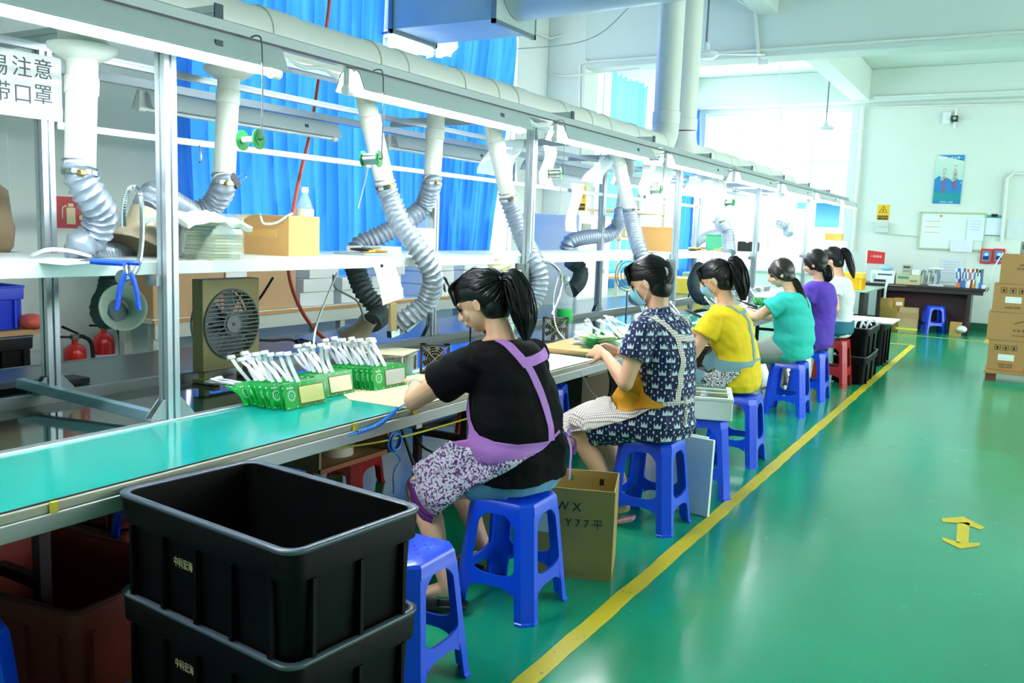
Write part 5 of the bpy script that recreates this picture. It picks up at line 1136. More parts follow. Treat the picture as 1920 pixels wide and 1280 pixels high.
def person(name, label, J, vox=.006, k=1.04, skirt_legs=True):
    s, f = axes(J); b = B(); b.loft(torso_rings(J, s, f, .95)); nk, hd = V(J['neck']), V(J['head']); M = headm(hd, J['hf'], J.get('hu', (0, 0, 1)))
    jaw = M @ V((0, -.035, -.06)); limb(b, [tuple(nk - (jaw - nk) * .3), tuple(nk.lerp(jaw, .5)), tuple(jaw)], [.060, .050, .049]); head(b, M, k)
    for q, e_, w_ in (('l', 'lel', 'lwr'), ('r', 'rel', 'rwr')):
        sh, el, wr = V(J[q + 'sh']), V(J[e_]), V(J[w_]); limb(b, [tuple(sh), tuple(sh.lerp(el, .5)), tuple(el)], [.052, .047, .039]); limb(b, [tuple(el), tuple(el.lerp(wr, .4)), tuple(wr)], [.040, .038, .025])
        b.ell(sh, (.054, .054, .054)); d = V(J[q + 'hd']); hand(b, wr + d.normalized() * .012, d, V(J.get(q + 'hn', (0, 0, 1))), -1 if q == 'l' else 1, J.get(q + 'curl', .55))
    pe = V(J['pelvis'])
    for q, sg in (('l', 1), ('r', -1)):
        hip = pe + s * (sg * .09) + V((0, 0, -.02)); kn, an = V(J[q + 'kn']), V(J[q + 'an']); t = V(J[q + 'toe']).normalized()
        limb(b, [tuple(hip), tuple(hip.lerp(kn, .5)), tuple(kn)], [.088, .074, .054]); limb(b, [tuple(kn), tuple(kn.lerp(an, .35) - (f * .015)), tuple(kn.lerp(an, .7)), tuple(an)], [.053, .055, .040, .031])
        hl = an - t * .035 + V((0, 0, -.035)); u = t.cross(V((0, 0, 1))).normalized(); upn = u.cross(t).normalized()
        b.loft([ering(hl + t * d + upn * h, u, upn, a, c, 14) for d, h, a, c in ((-.018, .006, .016, .018), (-.008, .004, .026, .028), (.03, .010, .030, .036), (.08, .006, .034, .028), (.13, -.003, .040, .020), (.165, -.008, .040, .014), (.185, -.010, .034, .011))])
        b.ell(an + V((0, 0, -.01)), (.034, .034, .04))
        for i in range(5): p = hl + t * (.178 - .006 * i * (1)) + u * ((.028 - .0145 * i) * (-sg)) - upn * .012; b.ell(p, (.0085 + (.004 if i == 0 else 0),) * 3); b.ell(p + t * .012, (.008 + (.003 if i == 0 else 0),) * 3)
    base = (pe.x, pe.y, pe.z - .1); o, tr = remesh(b, name, vox, SKIN, None, 3, local=base); o.location = base; o['_w'] = base; tag(o, label, 'person')
    for sg in (-1, 1): B().ell(M @ V((sg * .031, .077 * k, .004)), (.011, .008, .0065), M.to_3x3()).build('eye', mat('eye_dark', '1c1412', .15), o)
    return o, M, s, f, tr
def shirt(o, J, s, f, m, sleeve=.52, add=.018, vox=.0075, fold=.010, name='shirt', hem=0, seed=0, hips=True, skirt=None, flare=1.35, drop=.0, axis=None, extra=None, cut=0):
    b = B(); R = torso_rings(J, s, f, 1.0, add, hips)[cut:]; b.loft(R[:-1] + [ering(V(J['neck']) - (V(J['neck']) - V(J['chest'])).normalized() * .008, s, f, .075, .072)])
    for q in 'lr':
        sh, el = V(J[q + 'sh']), V(J[q + 'el']); d = (el - sh); e = sh + d * sleeve
        limb(b, [tuple(sh - d * .12), tuple(sh), tuple(sh.lerp(e, .5)), tuple(e)], [.062, .072, .068 * (1 + (flare - 1) * .5), .058 * flare], 18, 5, False); b.ell(sh, (.068, .068, .066))
    if extra: extra(b)
    return remesh(b, name, vox, m, o, 4, fold, seed=seed, axis=axis)
def bottoms(o, J, s, f, m, frac=.35, add=.016, vox=.0075, name='shorts', fold=.006, seed=3, to_ankle=False, waist=.5, wide=1.0):
    b = B(); pe, wa = V(J['pelvis']), V(J['waist'])
    b.loft([ering(pe + V((0, 0, -.088)), s, f, .165, .12), ering(pe + V((0, 0, -.04)), s, f, .176 + add, .13 + add), ering(pe + V((0, 0, .03)), s, f, .172 + add, .13 + add), ering(pe.lerp(wa, waist), s, f, .155 + add, .118 + add)])
    for q, sg in (('l', 1), ('r', -1)):
        hip = pe + s * (sg * .09) + V((0, 0, -.015)); kn, an = V(J[q + 'kn']), V(J[q + 'an'])
        e = hip.lerp(kn, frac if not to_ankle else 1); limb(b, [tuple(hip), tuple(hip.lerp(e, .5)), tuple(e)], [.092 + add, (.086 + add) * wide, (.080 + add if not to_ankle else .062 + add) * wide], 18, 5, to_ankle)
        if to_ankle: limb(b, [tuple(kn), tuple(kn.lerp(an, .5)), tuple(kn.lerp(an, .95))], [.060 + add, .056 + add * .8, .046 + add * .8])
    return remesh(b, name, vox, m, o, 3, fold, (9, 9, 9), seed)
def snap(p, trees, off):
    best = None
    for t in trees:
        loc, n, i, d = t.find_nearest(V(p))
        if loc is not None and (best is None or d < best[2]):
            # prefer the outermost skin along the normal
            best = (loc, n, d)
    return best[0] + best[1] * off, best[1]
def outer(p, dr, trees, off):
    """march in from outside along -dr and stop at the first cloth met"""
    dr = V(dr).normalized(); best = None
    for t in trees:
        loc, n, i, d = t.ray_cast(V(p) + dr * .35, -dr, .6)
        if loc is not None and (best is None or d < best[1]): best = (loc, d)
    return (best[0] + dr * off) if best else V(p)
def strap(o, pts, dr, trees, m, w_=.03, name='strap', off=.004, n=6, attrs=False):
    P = cat(pts, n); rows = []; D = dr if isinstance(dr, list) else [dr] * 2
    for i, p in enumerate(P):
        dd = V(D[0]).lerp(V(D[-1]), i / (len(P) - 1)).normalized(); t = (P[min(i + 1, len(P) - 1)] - P[max(i - 1, 0)]).normalized(); s = t.cross(dd).normalized()
        rows.append([outer(p + s * (w_ * q), dd, trees, off) for q in (-.5, -.25, 0, .25, .5)])
    b = B(); b.grid(rows, .0025); return b.build(name, m, o, ang=80)
def panel(o, ctrl, dr, trees, m, name, off=.006, nu=14, nv=14, snapit=True, maxd=.06, ruff=0, seed=0):
    """cloth panel through a grid of control points, laid onto what is below it"""
    a = len(ctrl); rows0 = [cat(r, max(1, nu // (len(r) - 1))) for r in ctrl]; cols = [cat([r[j] for r in rows0], max(1, nv // (a - 1))) for j in range(len(rows0[0]))]
    R = []
    for i, c in enumerate(cols):
        r = []
        for j, p in enumerate(c):
            if snapit:
                q, n = snap(p, trees, off)
                if (q - p).length < maxd or (p - q).dot(n) < 0: p = q
            if ruff: p = p + V(dr) * ruff * noise.noise(V((i * .35 + seed, j * .35, 1)))
            r.append(p)
        R.append(r)
    b = B(); b.grid(R, .0025); k = b.build(name, m, o, ang=80)
    return k
def uvattr(k, ax):
    me = k.data; co = np.empty(len(me.vertices) * 3); me.vertices.foreach_get('co', co); co = co.reshape(-1, 3); L = k.get('_w') or (0, 0, 0)
    w_ = co + np.array(list(L)); me.attributes.new('pu', 'FLOAT', 'POINT').data.foreach_set('value', w_[:, ax[0]].astype(np.float32)); me.attributes.new('pv', 'FLOAT', 'POINT').data.foreach_set('value', w_[:, ax[1]].astype(np.float32))
def mask(o, M, k=1.05):
    b = B(); rows = []
    for i in range(9):
        v = i / 8; z = -.012 - .085 * v; r = []
        for j in range(13):
            a = (-1 + j / 6) * 1.12; rad = .088 - .012 * abs(v - .35) * 2; y = math.cos(a) * (rad + .018 * (1 - abs(a)) * (1 - v * .4)) + .015 - (.02 * v * v); r.append(M @ (V((math.sin(a) * .073, y, z + .002 * math.sin(i * PI))) * k))
        rows.append(r)
    b.grid(rows, .002); t = b.build('face_mask', mat('blue_face_mask', '8fcbe6', .7), o, ang=80)
    for s in (-1, 1): B().tube(cat([M @ (V(q) * k) for q in ((s * .066, .045, -.018), (s * .080, .01, .004), (s * .086, -.016, .006), (s * .084, -.018, -.03), (s * .070, .02, -.07), (s * .064, .035, -.088))], 6), .0014, 5).build('ear_loop', WHT, t)
def sandal(o, an, toe, m, label=None, sole=.02):
    t = V(toe).normalized(); an = V(an); hl = an - t * .04; hl.z = max(.004, an.z - .075); u = t.cross(V((0, 0, 1))).normalized(); b = B()
    poly = [(-.045, -.03), (-.03, -.04), (.05, -.036), (.12, -.046), (.17, -.044), (.195, -.02), (.195, .02), (.17, .04), (.10, .04), (.05, .036), (-.03, .036), (-.045, .02)]
    F = Matrix(((t.x, u.x, 0, hl.x), (t.y, u.y, 0, hl.y), (t.z, u.z, 1, hl.z - sole), (0, 0, 0, 1))); b.prism(poly, sole, F); k = b.build('sandal', m, o, bevel=.004, ang=40)
    b = B(); b.grid([[hl + t * d + u * (.05 * math.cos(a)) + V((0, 0, .058 * math.sin(a) - .002)) for a in [PI * q / 8 for q in range(9)]] for d in (.07, .10, .13)], .004); b.build('sandal_strap', m, k); return k
# ---- cloth patterns
def pat_crown(k):
    u, v = k['attr']('pu'), k['attr']('pv'); c = .066; V_ = v * (1 / c); row = V_.floor(); U = u * (1 / c) + row * .5; fu = U.frac() - .5; fv = V_.frac() - .5
    tri = ((fu * 4 + .5).frac() - .5).abs() * -2 + 1; crown = (fu.abs() < .25) * (fv > -.20) * (fv < (tri * .26 - .04))
    U2 = (u * (2 / c) + .25).frac() - .5; V2 = (v * (2 / c) + .0).frac() - .5; a_, b_ = fu.abs(), fv.abs(); sq = lambda q: q * q; dot = ((sq(a_ - .5) + sq(b_ - .25)) < .0035).max((sq(a_ - .25) + sq(b_ - .45)) < .0035); far = 1
    return k['mix'](crown.max(dot * far), '0e1a4e', 'd3e6ee')
CROWN = mat('navy_crown_print_cloth', '0e1a4e', .75, pattern=pat_crown)
def pat_check(k):
    u, v = k['attr']('pu'), k['attr']('pv'); a = ((u * 85).frac() < .3) * 1; b_ = ((v * 85).frac() < .3) * 1; return k['mix']((a + b_) * .5, 'f3e8e2', '4a3a44')
CHECK = mat('small_check_cloth', 'f3e8e2', .8, pattern=pat_check)
def vor(scale, lo, a, b_, c2=None):
    def f(k):
        n = k['nt'].nodes.new('ShaderNodeTexVoronoi'); n.inputs['Scale'].default_value = scale; k['nt'].links.new(k['mp'].outputs[0], n.inputs['Vector']); d = k['E'](k['nt'], n.outputs['Distance'])
        x = k['mix']((k['noise'](scale * .9) > .53) * (d > lo), a, b_); return x
    return f
FLORAL = mat('purple_sprig_print', 'ded8e6', .8, pattern=vor(110, .22, 'e4e0ec', '6a2f78')); SPECK = mat('black_speck_print', 'e6e6e4', .8, pattern=vor(120, .2, 'e8e8e6', '2c2c34'))
LILAC = mat('lilac_apron_cloth', 'c07fd6', .75, var=.06, vscale=10, bump=.15, bscale=40); VIOLET = mat('deep_violet_hem', '6d2a7c', .75); TEALG = mat('grey_teal_apron_cloth', '7da7b2', .75, var=.05, bump=.15, bscale=40); MUST = mat('mustard_apron_cloth', 'eaa21e', .75, var=.05)
BLKT = mat('black_tshirt_cloth', '060709', .9, spec=.2, bump=.15, bscale=40); YELT = mat('yellow_tshirt_cloth', 'f6cf12', .8, var=.04, bump=.1, bscale=40); TEALT = mat('teal_tshirt_cloth', '2cc4b8', .8, bump=.1, bscale=40)
PURT = mat('purple_tshirt_cloth', '5a36b4', .8, bump=.1, bscale=40); WHTT = mat('white_tshirt_cloth', 'e6ecec', .8, bump=.1, bscale=40)
DENIM = mat('light_denim', '6f9fc4', .8, var=.18, vscale=7, bump=.2, bscale=120); GREYC = mat('grey_trouser_cloth', '9aa19c', .8, var=.05); KHAKI = mat('khaki_trouser_cloth', 'a79c80', .8); TEALS = mat('dark_teal_skirt_cloth', '0c6a80', .7, var=.06); DARKC = mat('black_trouser_cloth', '0d0e12', .8)
GREEND = mat('dark_grey_green_trouser', '3c4a46', .8)
# ================================ woman in black
J = dict(pelvis=(-1.66, 2.985, .565), waist=(-1.67, 2.98, .72), chest=(-1.70, 2.98, .88), neck=(-1.765, 2.975, 1.075), head=(-1.862, 2.975, 1.205), hf=(-.86, -.12, -.48), hu=(-.3, 0, .9), fwd=(-1, 0, 0), girth=1.2,
         lsh=(-1.795, 2.815, .985), rsh=(-1.715, 3.15, .985), lel=(-2.055, 2.80, .805), rel=(-1.97, 3.33, .82), lwr=(-2.195, 3.0, .825), rwr=(-2.20, 3.40, .83), lhd=(-.3, .85, .2), rhd=(-.9, .35, -.1), lhn=(.1, -.1, 1), rhn=(0, .2, 1), lcurl=.75, rcurl=.9,
         lkn=(-2.06, 2.85, .435), rkn=(-2.08, 3.12, .44), lan=(-1.83, 2.74, .115), ran=(-1.90, 3.14, .105), ltoe=(-.93, -.35, -.10), rtoe=(-1, .1, -.1))
o, M, s, f, tr = person('person', 'woman in black T-shirt and lilac apron with a ponytail, bent over the bench', J, .0052)
sh, ts = shirt(o, J, s, f, BLKT, .55, .028, vox=.0075, cut=1, fold=.012, seed=1, flare=1.5)
so, tb = bottoms(o, J, s, f, DENIM, .38, .015, name='denim_shorts', fold=.004, waist=.25)
for z_ in (.0, .012):
    strap(o, [(-1.70, 2.80, .565 - z_), (-1.64, 2.80, .555 - z_), (-1.59, 2.83, .55 - z_)], [(0, -1, .1), (.6, -1, .1)], [tb], mat('pale_denim_seam', 'a9c8dc', .8), .004, 'pocket_seam')
strap(o, [(-1.76, 2.80, .60), (-1.77, 2.79, .53), (-1.775, 2.79, .48)], (0, -1, 0), [tb], mat('pale_denim_seam'), .005, 'side_seam')
hairdo(o, M, (-1.772, 2.98, 1.300), [(-1.725, 2.98, 1.31), (-1.690, 2.985, 1.245), (-1.668, 2.99, 1.16), (-1.655, 2.99, 1.07)], tail_r=(.018, .040, .052, .050, .012), seed=2)
TR = [ts, tb]
strap(o, [(-1.73, 2.90, 1.085), (-1.66, 2.905, 1.03), (-1.63, 2.93, .98)], [(.35, -.5, 1), (1, -.5, .4)], TR, LILAC, .042, 'neck_strap')
strap(o, [(-1.60, 2.915, 1.015), (-1.60, 2.935, .95), (-1.57, 2.955, .86), (-1.54, 2.965, .76), (-1.53, 2.965, .69)], (1, -.35, .25), TR, LILAC, .036, 'back_strap')
strap(o, [(-1.61, 2.90, 1.00), (-1.60, 2.98, 1.005), (-1.61, 3.10, 1.02), (-1.64, 3.16, 1.02)], [(1, -.4, .6), (1, .2, .9)], TR, LILAC, .04, 'shoulder_band')
wr_ = lambda t: [(-1.80 + t * .02, 2.80, .80 - .02), (-1.70, 2.80, .70), (-1.62, 2.81, .665), (-1.55, 2.87, .675), (-1.525, 2.94, .69)]
panel(o, [[(-1.81, 2.83, .86), (-1.75, 2.80, .735), (-1.66, 2.79, .705), (-1.56, 2.85, .70), (-1.515, 2.95, .70)], [(-1.83, 2.80, .74), (-1.78, 2.785, .68), (-1.70, 2.785, .66), (-1.61, 2.81, .655), (-1.53, 2.90, .665)], [(-1.88, 2.79, .64), (-1.83, 2.785, .615), (-1.76, 2.785, .615), (-1.67, 2.80, .61), (-1.60, 2.83, .63)]], (1, -1, 0), TR, LILAC, 'apron_waist', .010)
panel(o, [[(-1.870, 2.785, 0.675), (-1.800, 2.780, 0.650), (-1.700, 2.780, 0.645), (-1.600, 2.790, 0.640), (-1.520, 2.820, 0.655)], [(-1.940, 2.775, 0.615), (-1.870, 2.770, 0.585), (-1.790, 2.765, 0.575), (-1.710, 2.770, 0.570), (-1.620, 2.785, 0.585)], [(-2.030, 2.775, 0.550), (-1.960, 2.745, 0.505), (-1.900, 2.735, 0.465), (-1.830, 2.740, 0.460), (-1.760, 2.760, 0.490)], [(-2.070, 2.800, 0.470), (-2.010, 2.765, 0.430), (-1.960, 2.750, 0.390), (-1.910, 2.750, 0.370), (-1.860, 2.755, 0.410)]], (.6, -1, 0), TR + [tr], FLORAL, 'apron_skirt', .010, maxd=.035, ruff=.012)
panel(o, [[(-2.070, 2.800, 0.475), (-2.010, 2.763, 0.435), (-1.960, 2.748, 0.395), (-1.910, 2.748, 0.375)], [(-2.090, 2.810, 0.430), (-2.030, 2.775, 0.385), (-1.980, 2.760, 0.345), (-1.925, 2.758, 0.335)]], (.6, -1, 0), [tr], VIOLET, 'apron_hem', .006, snapit=False, ruff=.006)
kb = B(); c = V((-1.475, 3.02, .715)); kb.ell(c, (.010, .012, .010))
for q in ((0, .03, .02), (.0, .04, -.02), (0, -.03, .015)): kb.tube([c, c + V(q) * .8, c + V(q)], [.004, .009, .004], 8, flat=.4)
kb.tube(cat([c, c + V((.01, .02, -.06)), c + V((.005, .03, -.13)), c + V((.0, .04, -.19))], 5), .009, 8, flat=.25); kb.tube(cat([c, c + V((.015, .045, -.03)), c + V((.01, .05, -.09))], 5), .008, 8, flat=.25); kb.build('apron_bow', LILAC, o)
strap(o, [(-1.53, 2.96, .70), (-1.50, 2.99, .715), (-1.48, 3.02, .72)], (1, -.3, 0), TR, LILAC, .012, 'apron_tie')
b = B(); wl, wd = V(J['lwr']), V(J['lhd']).normalized(); b.tube([wl - wd * .004 + frame(wd).col[0] * .031 * math.cos(a) + frame(wd).col[2] * .027 * math.sin(a) for a in [q * PI / 10 for q in range(21)]], .004, 6); b.build('wrist_strap', mat('pale_blue_strap', 'b9dcf0', .5), o)
for q, tq in (('lan', 'ltoe'), ('ran', 'rtoe')): sandal(o, J[q], J[tq], mat('black_sandal', '121214', .5))
t = thing('soldering_iron', 'soldering iron held by the woman in black over cream paper', 'soldering iron', (-2.28, 3.46, .80), world=True); rw = V((-2.25, 3.42, .838))
B().tube([rw + V((.03, -.02, .02)), rw + V((-.10, .03, -.03))], [.011, .009], 10).build('grip', BLK, t); B().tube([rw + V((-.10, .03, -.03)), rw + V((-.17, .06, -.062))], [.004, .0015], 8).build('tip', STEEL, t)
# ================================ woman in crown print dress
J = dict(pelvis=(-1.53, 4.235, .57), waist=(-1.51, 4.235, .73), chest=(-1.52, 4.235, .90), neck=(-1.585, 4.235, 1.115), head=(-1.642, 4.235, 1.258), hf=(-.90, .0, -.40), hu=(-.3, 0, .95), fwd=(-1, 0, 0),
         lsh=(-1.595, 4.07, 1.03), rsh=(-1.53, 4.40, 1.03), lel=(-1.645, 4.00, .765), rel=(-1.60, 4.47, .765), lwr=(-1.83, 4.16, .87), rwr=(-1.82, 4.33, .87), lhd=(-.9, .35, .15), rhd=(-.9, -.3, .15), lhn=(.1, -.8, .5), rhn=(.1, .8, .5), lcurl=.6, rcurl=.6,
         lkn=(-1.965, 4.10, .455), rkn=(-1.97, 4.38, .46), lan=(-1.68, 4.10, .125), ran=(-1.80, 4.42, .12), ltoe=(-.85, -.05, -.30), rtoe=(-1, 0, -.1))
o, M, s, f, tr = person('person', 'woman in navy crown print dress and blue face mask, second from the camera', J, .0056)
def dress(b, J=J, s=s, f=f):
    pe = V(J['pelvis']); b.loft([ering(pe + V((0, 0, -.095)), s, f, .19, .14), ering(pe + V((0, 0, -.03)), s, f, .20, .155), ering(pe + V((0, 0, .06)), s, f, .185, .14)])
    for q, sg in (('l', 1), ('r', -1)): hip = pe + s * (sg * .085) + V((0, 0, -.01)); e = hip.lerp(V(J[q + 'kn']), .78); limb(b, [tuple(hip), tuple(hip.lerp(e, .5)), tuple(e)], [.105, .10, .092], 18, 5, False)
    b.loft([ering(pe + V((-.04 - .30 * t, 0, -.015)), s, V((0, 0, 1)), .12, .075) for t in (0, .5, 1)])
    limb(b, [tuple(V(J['neck']) - V((0, 0, .02))), tuple(V(J['neck']) + V((-.008, 0, .015)))], [.074, .066], 18, 3, False)
sh, ts = shirt(o, J, s, f, CROWN, .55, .016, .0072, .007, name='dress', seed=5, axis=(-1.53, 4.235), extra=dress)
TR = [ts]
hairdo(o, M, (-1.585, 4.24, 1.30), None, seed=4, bun=(V((-1.573, 4.245, 1.283)), .050), bangs=True)
b = B()
for i in range(12): p = V((-1.572, 4.243, 1.285)); d = V((random.uniform(-.2, .5), random.uniform(-.9, -.3), random.uniform(-.8, .4))).normalized(); b.tube(cat([p, p + d * .05, p + d * .075 + V((.01, 0, -.03))], 4), [.003] * 8 + [.001], 5)
b.build('loose_hair', HAIR, o)
b = B()
for i in range(9): a = i * 2 * PI / 9; b.ell(V((-1.545, 4.20, 1.315)) + V((.012 * math.cos(a), -.008, .018 * math.sin(a))), (.006, .005, .009))
b.build('hair_clip', mat('pearl_hair_clip', 'd9c6b4', .2, .4), o)
mask(o, M)
for nm, pts, dr, w_ in (('left_shoulder_strap', [(-1.66, 4.09, 1.08), (-1.58, 4.095, 1.10), (-1.50, 4.13, 1.035), (-1.46, 4.15, .99)], [(-.2, -.5, 1), (1, -.3, .6)], .032), ('left_back_strap', [(-1.46, 4.15, 1.0), (-1.43, 4.155, .93), (-1.41, 4.15, .83), (-1.41, 4.14, .74), (-1.42, 4.13, .68)], (1, -.3, .1), .034),
                        ('right_back_strap', [(-1.45, 4.34, 1.03), (-1.42, 4.35, .93), (-1.40, 4.345, .83), (-1.40, 4.33, .74), (-1.41, 4.32, .68)], (1, .1, .1), .034), ('back_band', [(-1.46, 4.14, 1.0), (-1.44, 4.24, .985), (-1.44, 4.35, .985)], (1, -.1, .2), .034), ('right_shoulder_strap', [(-1.45, 4.345, 1.0), (-1.50, 4.37, 1.06), (-1.58, 4.36, 1.10)], [(1, .2, .5), (.1, .3, 1)], .03),
                        ('apron_tie', [(-1.52, 4.06, .66), (-1.44, 4.11, .675), (-1.39, 4.20, .675), (-1.39, 4.32, .68)], (1, -.5, 0), .02)):
    k = strap(o, pts, dr, TR, CHECK, w_, nm); uvattr(k, (1, 2))
k = panel(o, [[(-1.66, 4.07, .83), (-1.62, 4.05, .75), (-1.55, 4.06, .70), (-1.47, 4.09, .665)], [(-1.72, 4.07, .72), (-1.66, 4.05, .69), (-1.58, 4.05, .665), (-1.48, 4.08, .65)], [(-1.76, 4.08, .66), (-1.70, 4.05, .645), (-1.61, 4.05, .635), (-1.50, 4.07, .64)]], (0, -1, 0), TR, MUST, 'apron_pocket_panel', .008)
k = panel(o, [[(-1.78, 4.22, .67), (-1.76, 4.08, .665), (-1.69, 4.045, .645), (-1.60, 4.05, .63), (-1.52, 4.06, .64)], [(-1.88, 4.24, .625), (-1.86, 4.07, .62), (-1.80, 4.02, .59), (-1.70, 4.02, .58), (-1.60, 4.03, .60)], [(-1.98, 4.25, .585), (-1.97, 4.08, .575), (-1.95, 4.01, .53), (-1.88, 3.99, .50), (-1.76, 4.00, .53)], [(-2.06, 4.26, .53), (-2.06, 4.10, .52), (-2.05, 4.03, .48), (-2.02, 4.0, .44), (-1.95, 3.99, .45)]], (0, -1, .3), TR + [tr], CHECK, 'apron_skirt', .010, maxd=.05); uvattr(k, (0, 1))
kb = B(); c = V((-1.405, 4.20, .67)); kb.tube(cat([c, c + V((.015, -.03, .03)), c + V((.02, -.05, .0)), c], 5), .007, 8, flat=.4); kb.tube(cat([c, c + V((.02, .05, .025)), c + V((.02, .08, -.005)), c], 5), .007, 8, flat=.4); kb.tube(cat([c, c + V((.02, -.02, -.05)), c + V((.02, -.035, -.11))], 5), .010, 8, flat=.3); kb.tube(cat([c, c + V((.02, .04, -.03)), c + V((.02, .07, -.03))], 5), .009, 8, flat=.3)
k = kb.build('apron_bow', CHECK, o); uvattr(k, (1, 2))
for q, tq in (('lan', 'ltoe'), ('ran', 'rtoe')): sandal(o, J[q], J[tq], mat('pink_sandal', 'e8a3b0', .5), sole=.022)
# ================================ woman in yellow
J = dict(pelvis=(-1.60, 5.83, .565), waist=(-1.61, 5.83, .715), chest=(-1.65, 5.83, .86), neck=(-1.705, 5.825, 1.055), head=(-1.785, 5.825, 1.212), hf=(-.88, -.05, -.42), hu=(-.3, 0, .95), fwd=(-1, 0, 0), girth=1.05,
         lsh=(-1.725, 5.665, .965), rsh=(-1.665, 6.0, .965), lel=(-1.83, 5.60, .73), rel=(-1.84, 6.06, .76), lwr=(-1.97, 5.73, .88), rwr=(-2.04, 5.96, .86), lhd=(-.85, .5, -.05), rhd=(-.9, -.2, -.1), lhn=(0, -.3, 1), rhn=(0, .3, 1), lcurl=.7, rcurl=.7,
         lkn=(-2.0, 5.70, .47), rkn=(-2.02, 5.98, .47), lan=(-1.85, 5.70, .12), ran=(-1.95, 5.98, .12), ltoe=(-1, 0, -.1), rtoe=(-1, 0, -.1))
o, M, s, f, tr = person('person', 'woman in yellow T-shirt and grey-blue apron with a mask, third from the camera', J, .0062)
sh, ts = shirt(o, J, s, f, YELT, .50, .026, .0085, .010, seed=9, flare=1.45); so, tb = bottoms(o, J, s, f, DARKC, 1, .014, name='trousers', to_ankle=True)
hairdo(o, M, (-1.70, 5.83, 1.335), [(-1.665, 5.83, 1.335), (-1.625, 5.83, 1.27), (-1.60, 5.83, 1.18), (-1.585, 5.83, 1.085)], tail_r=(.022, .045, .055, .050, .015), seed=6); mask(o, M); TR = [ts, tb]
strap(o, [(-1.67, 5.74, 1.075), (-1.60, 5.77, 1.03), (-1.57, 5.85, 1.02), (-1.60, 5.93, 1.03)], [(.5, -.5, 1), (1, .2, .6)], TR, TEALG, .024, 'neck_strap')
strap(o, [(-1.56, 5.82, 1.02), (-1.53, 5.82, .93), (-1.505, 5.81, .83), (-1.50, 5.80, .74), (-1.49, 5.80, .70)], (1, -.3, .2), TR, TEALG, .03, 'back_strap')
panel(o, [[(-1.76, 5.65, .74), (-1.68, 5.63, .71), (-1.60, 5.64, .695), (-1.52, 5.70, .69), (-1.48, 5.78, .69)], [(-1.78, 5.63, .66), (-1.70, 5.62, .63), (-1.62, 5.63, .62), (-1.55, 5.66, .63), (-1.50, 5.74, .65)]], (0, -1, 0), TR, TEALG, 'apron_waist', .010)
panel(o, [[(-1.80, 5.64, .66), (-1.72, 5.61, .635), (-1.62, 5.62, .625), (-1.52, 5.68, .64)], [(-1.90, 5.62, .60), (-1.82, 5.59, .56), (-1.72, 5.60, .54), (-1.58, 5.63, .56)], [(-1.97, 5.62, .54), (-1.90, 5.59, .49), (-1.82, 5.58, .45), (-1.68, 5.61, .46)]], (0, -1, 0), TR, SPECK, 'apron_skirt', .010, ruff=.012, maxd=.08)
panel(o, [[(-1.88, 5.61, .645), (-1.80, 5.585, .63), (-1.74, 5.59, .62)], [(-1.93, 5.60, .56), (-1.84, 5.575, .54), (-1.77, 5.58, .535)]], (0, -1, 0), TR, TEALG, 'apron_pocket', .016, snapit=False)
strap(o, [(-1.50, 5.74, .69), (-1.46, 5.83, .70), (-1.47, 5.93, .70)], (1, 0, 0), TR, TEALG, .014, 'apron_tie')
# ================================ woman in teal
J = dict(pelvis=(-1.655, 7.74, .565), waist=(-1.645, 7.74, .71), chest=(-1.67, 7.74, .86), neck=(-1.705, 7.735, 1.06), head=(-1.80, 7.735, 1.205), hf=(-.90, -.10, -.40), hu=(-.3, 0, .95), fwd=(-1, 0, 0), girth=1.15,
         lsh=(-1.745, 7.57, .97), rsh=(-1.68, 7.91, .97), lel=(-1.93, 7.50, .83), rel=(-1.92, 7.98, .80), lwr=(-2.13, 7.66, .875), rwr=(-2.14, 7.86, .86), lhd=(-.9, .4, 0), rhd=(-.9, -.2, -.1), lhn=(0, -.2, 1), rhn=(0, .2, 1),
         lkn=(-2.03, 7.62, .50), rkn=(-2.05, 7.88, .49), lan=(-1.90, 7.60, .12), ran=(-2.0, 7.9, .12), ltoe=(-1, 0, -.1), rtoe=(-1, 0, -.1))
o, M, s, f, tr = person('person', 'woman in teal T-shirt and grey trousers with a very long ponytail', J, .007)
shirt(o, J, s, f, TEALT, .48, .034, .009, .010, seed=12, flare=1.6); bottoms(o, J, s, f, GREYC, 1, .022, name='trousers', to_ankle=True)
hairdo(o, M, (-1.705, 7.74, 1.155), [(-1.67, 7.74, 1.13), (-1.62, 7.74, 1.03), (-1.575, 7.74, .93), (-1.53, 7.75, .84)], tail_r=(.024, .034, .036, .032, .012), seed=8, m=HAIRB, bangs=False)
text('V', .03, Matrix(((0, 0, 1, -1.50), (1, 0, 0, 7.70), (0, 1, 0, .96), (0, 0, 0, 1))), INK, o, 'back_print')
# ================================ woman in purple
J = dict(pelvis=(-1.64, 8.63, .575), waist=(-1.61, 8.63, .75), chest=(-1.62, 8.63, .93), neck=(-1.645, 8.63, 1.13), head=(-1.70, 8.63, 1.285), hf=(-.92, .15, -.30), hu=(-.25, 0, .95), fwd=(-1, 0, 0),
         lsh=(-1.69, 8.465, 1.05), rsh=(-1.63, 8.80, 1.05), lel=(-1.73, 8.41, .80), rel=(-1.76, 8.85, .82), lwr=(-1.93, 8.52, .86), rwr=(-1.96, 8.72, .86), lhd=(-.9, .4, 0), rhd=(-.9, -.2, 0),
         lkn=(-2.04, 8.52, .48), rkn=(-2.05, 8.78, .48), lan=(-1.92, 8.5, .12), ran=(-1.95, 8.8, .12), ltoe=(-1, 0, -.1), rtoe=(-1, 0, -.1))
o, M, s, f, tr = person('person', 'woman in purple T-shirt and khaki trousers with a low ponytail', J, .0075)
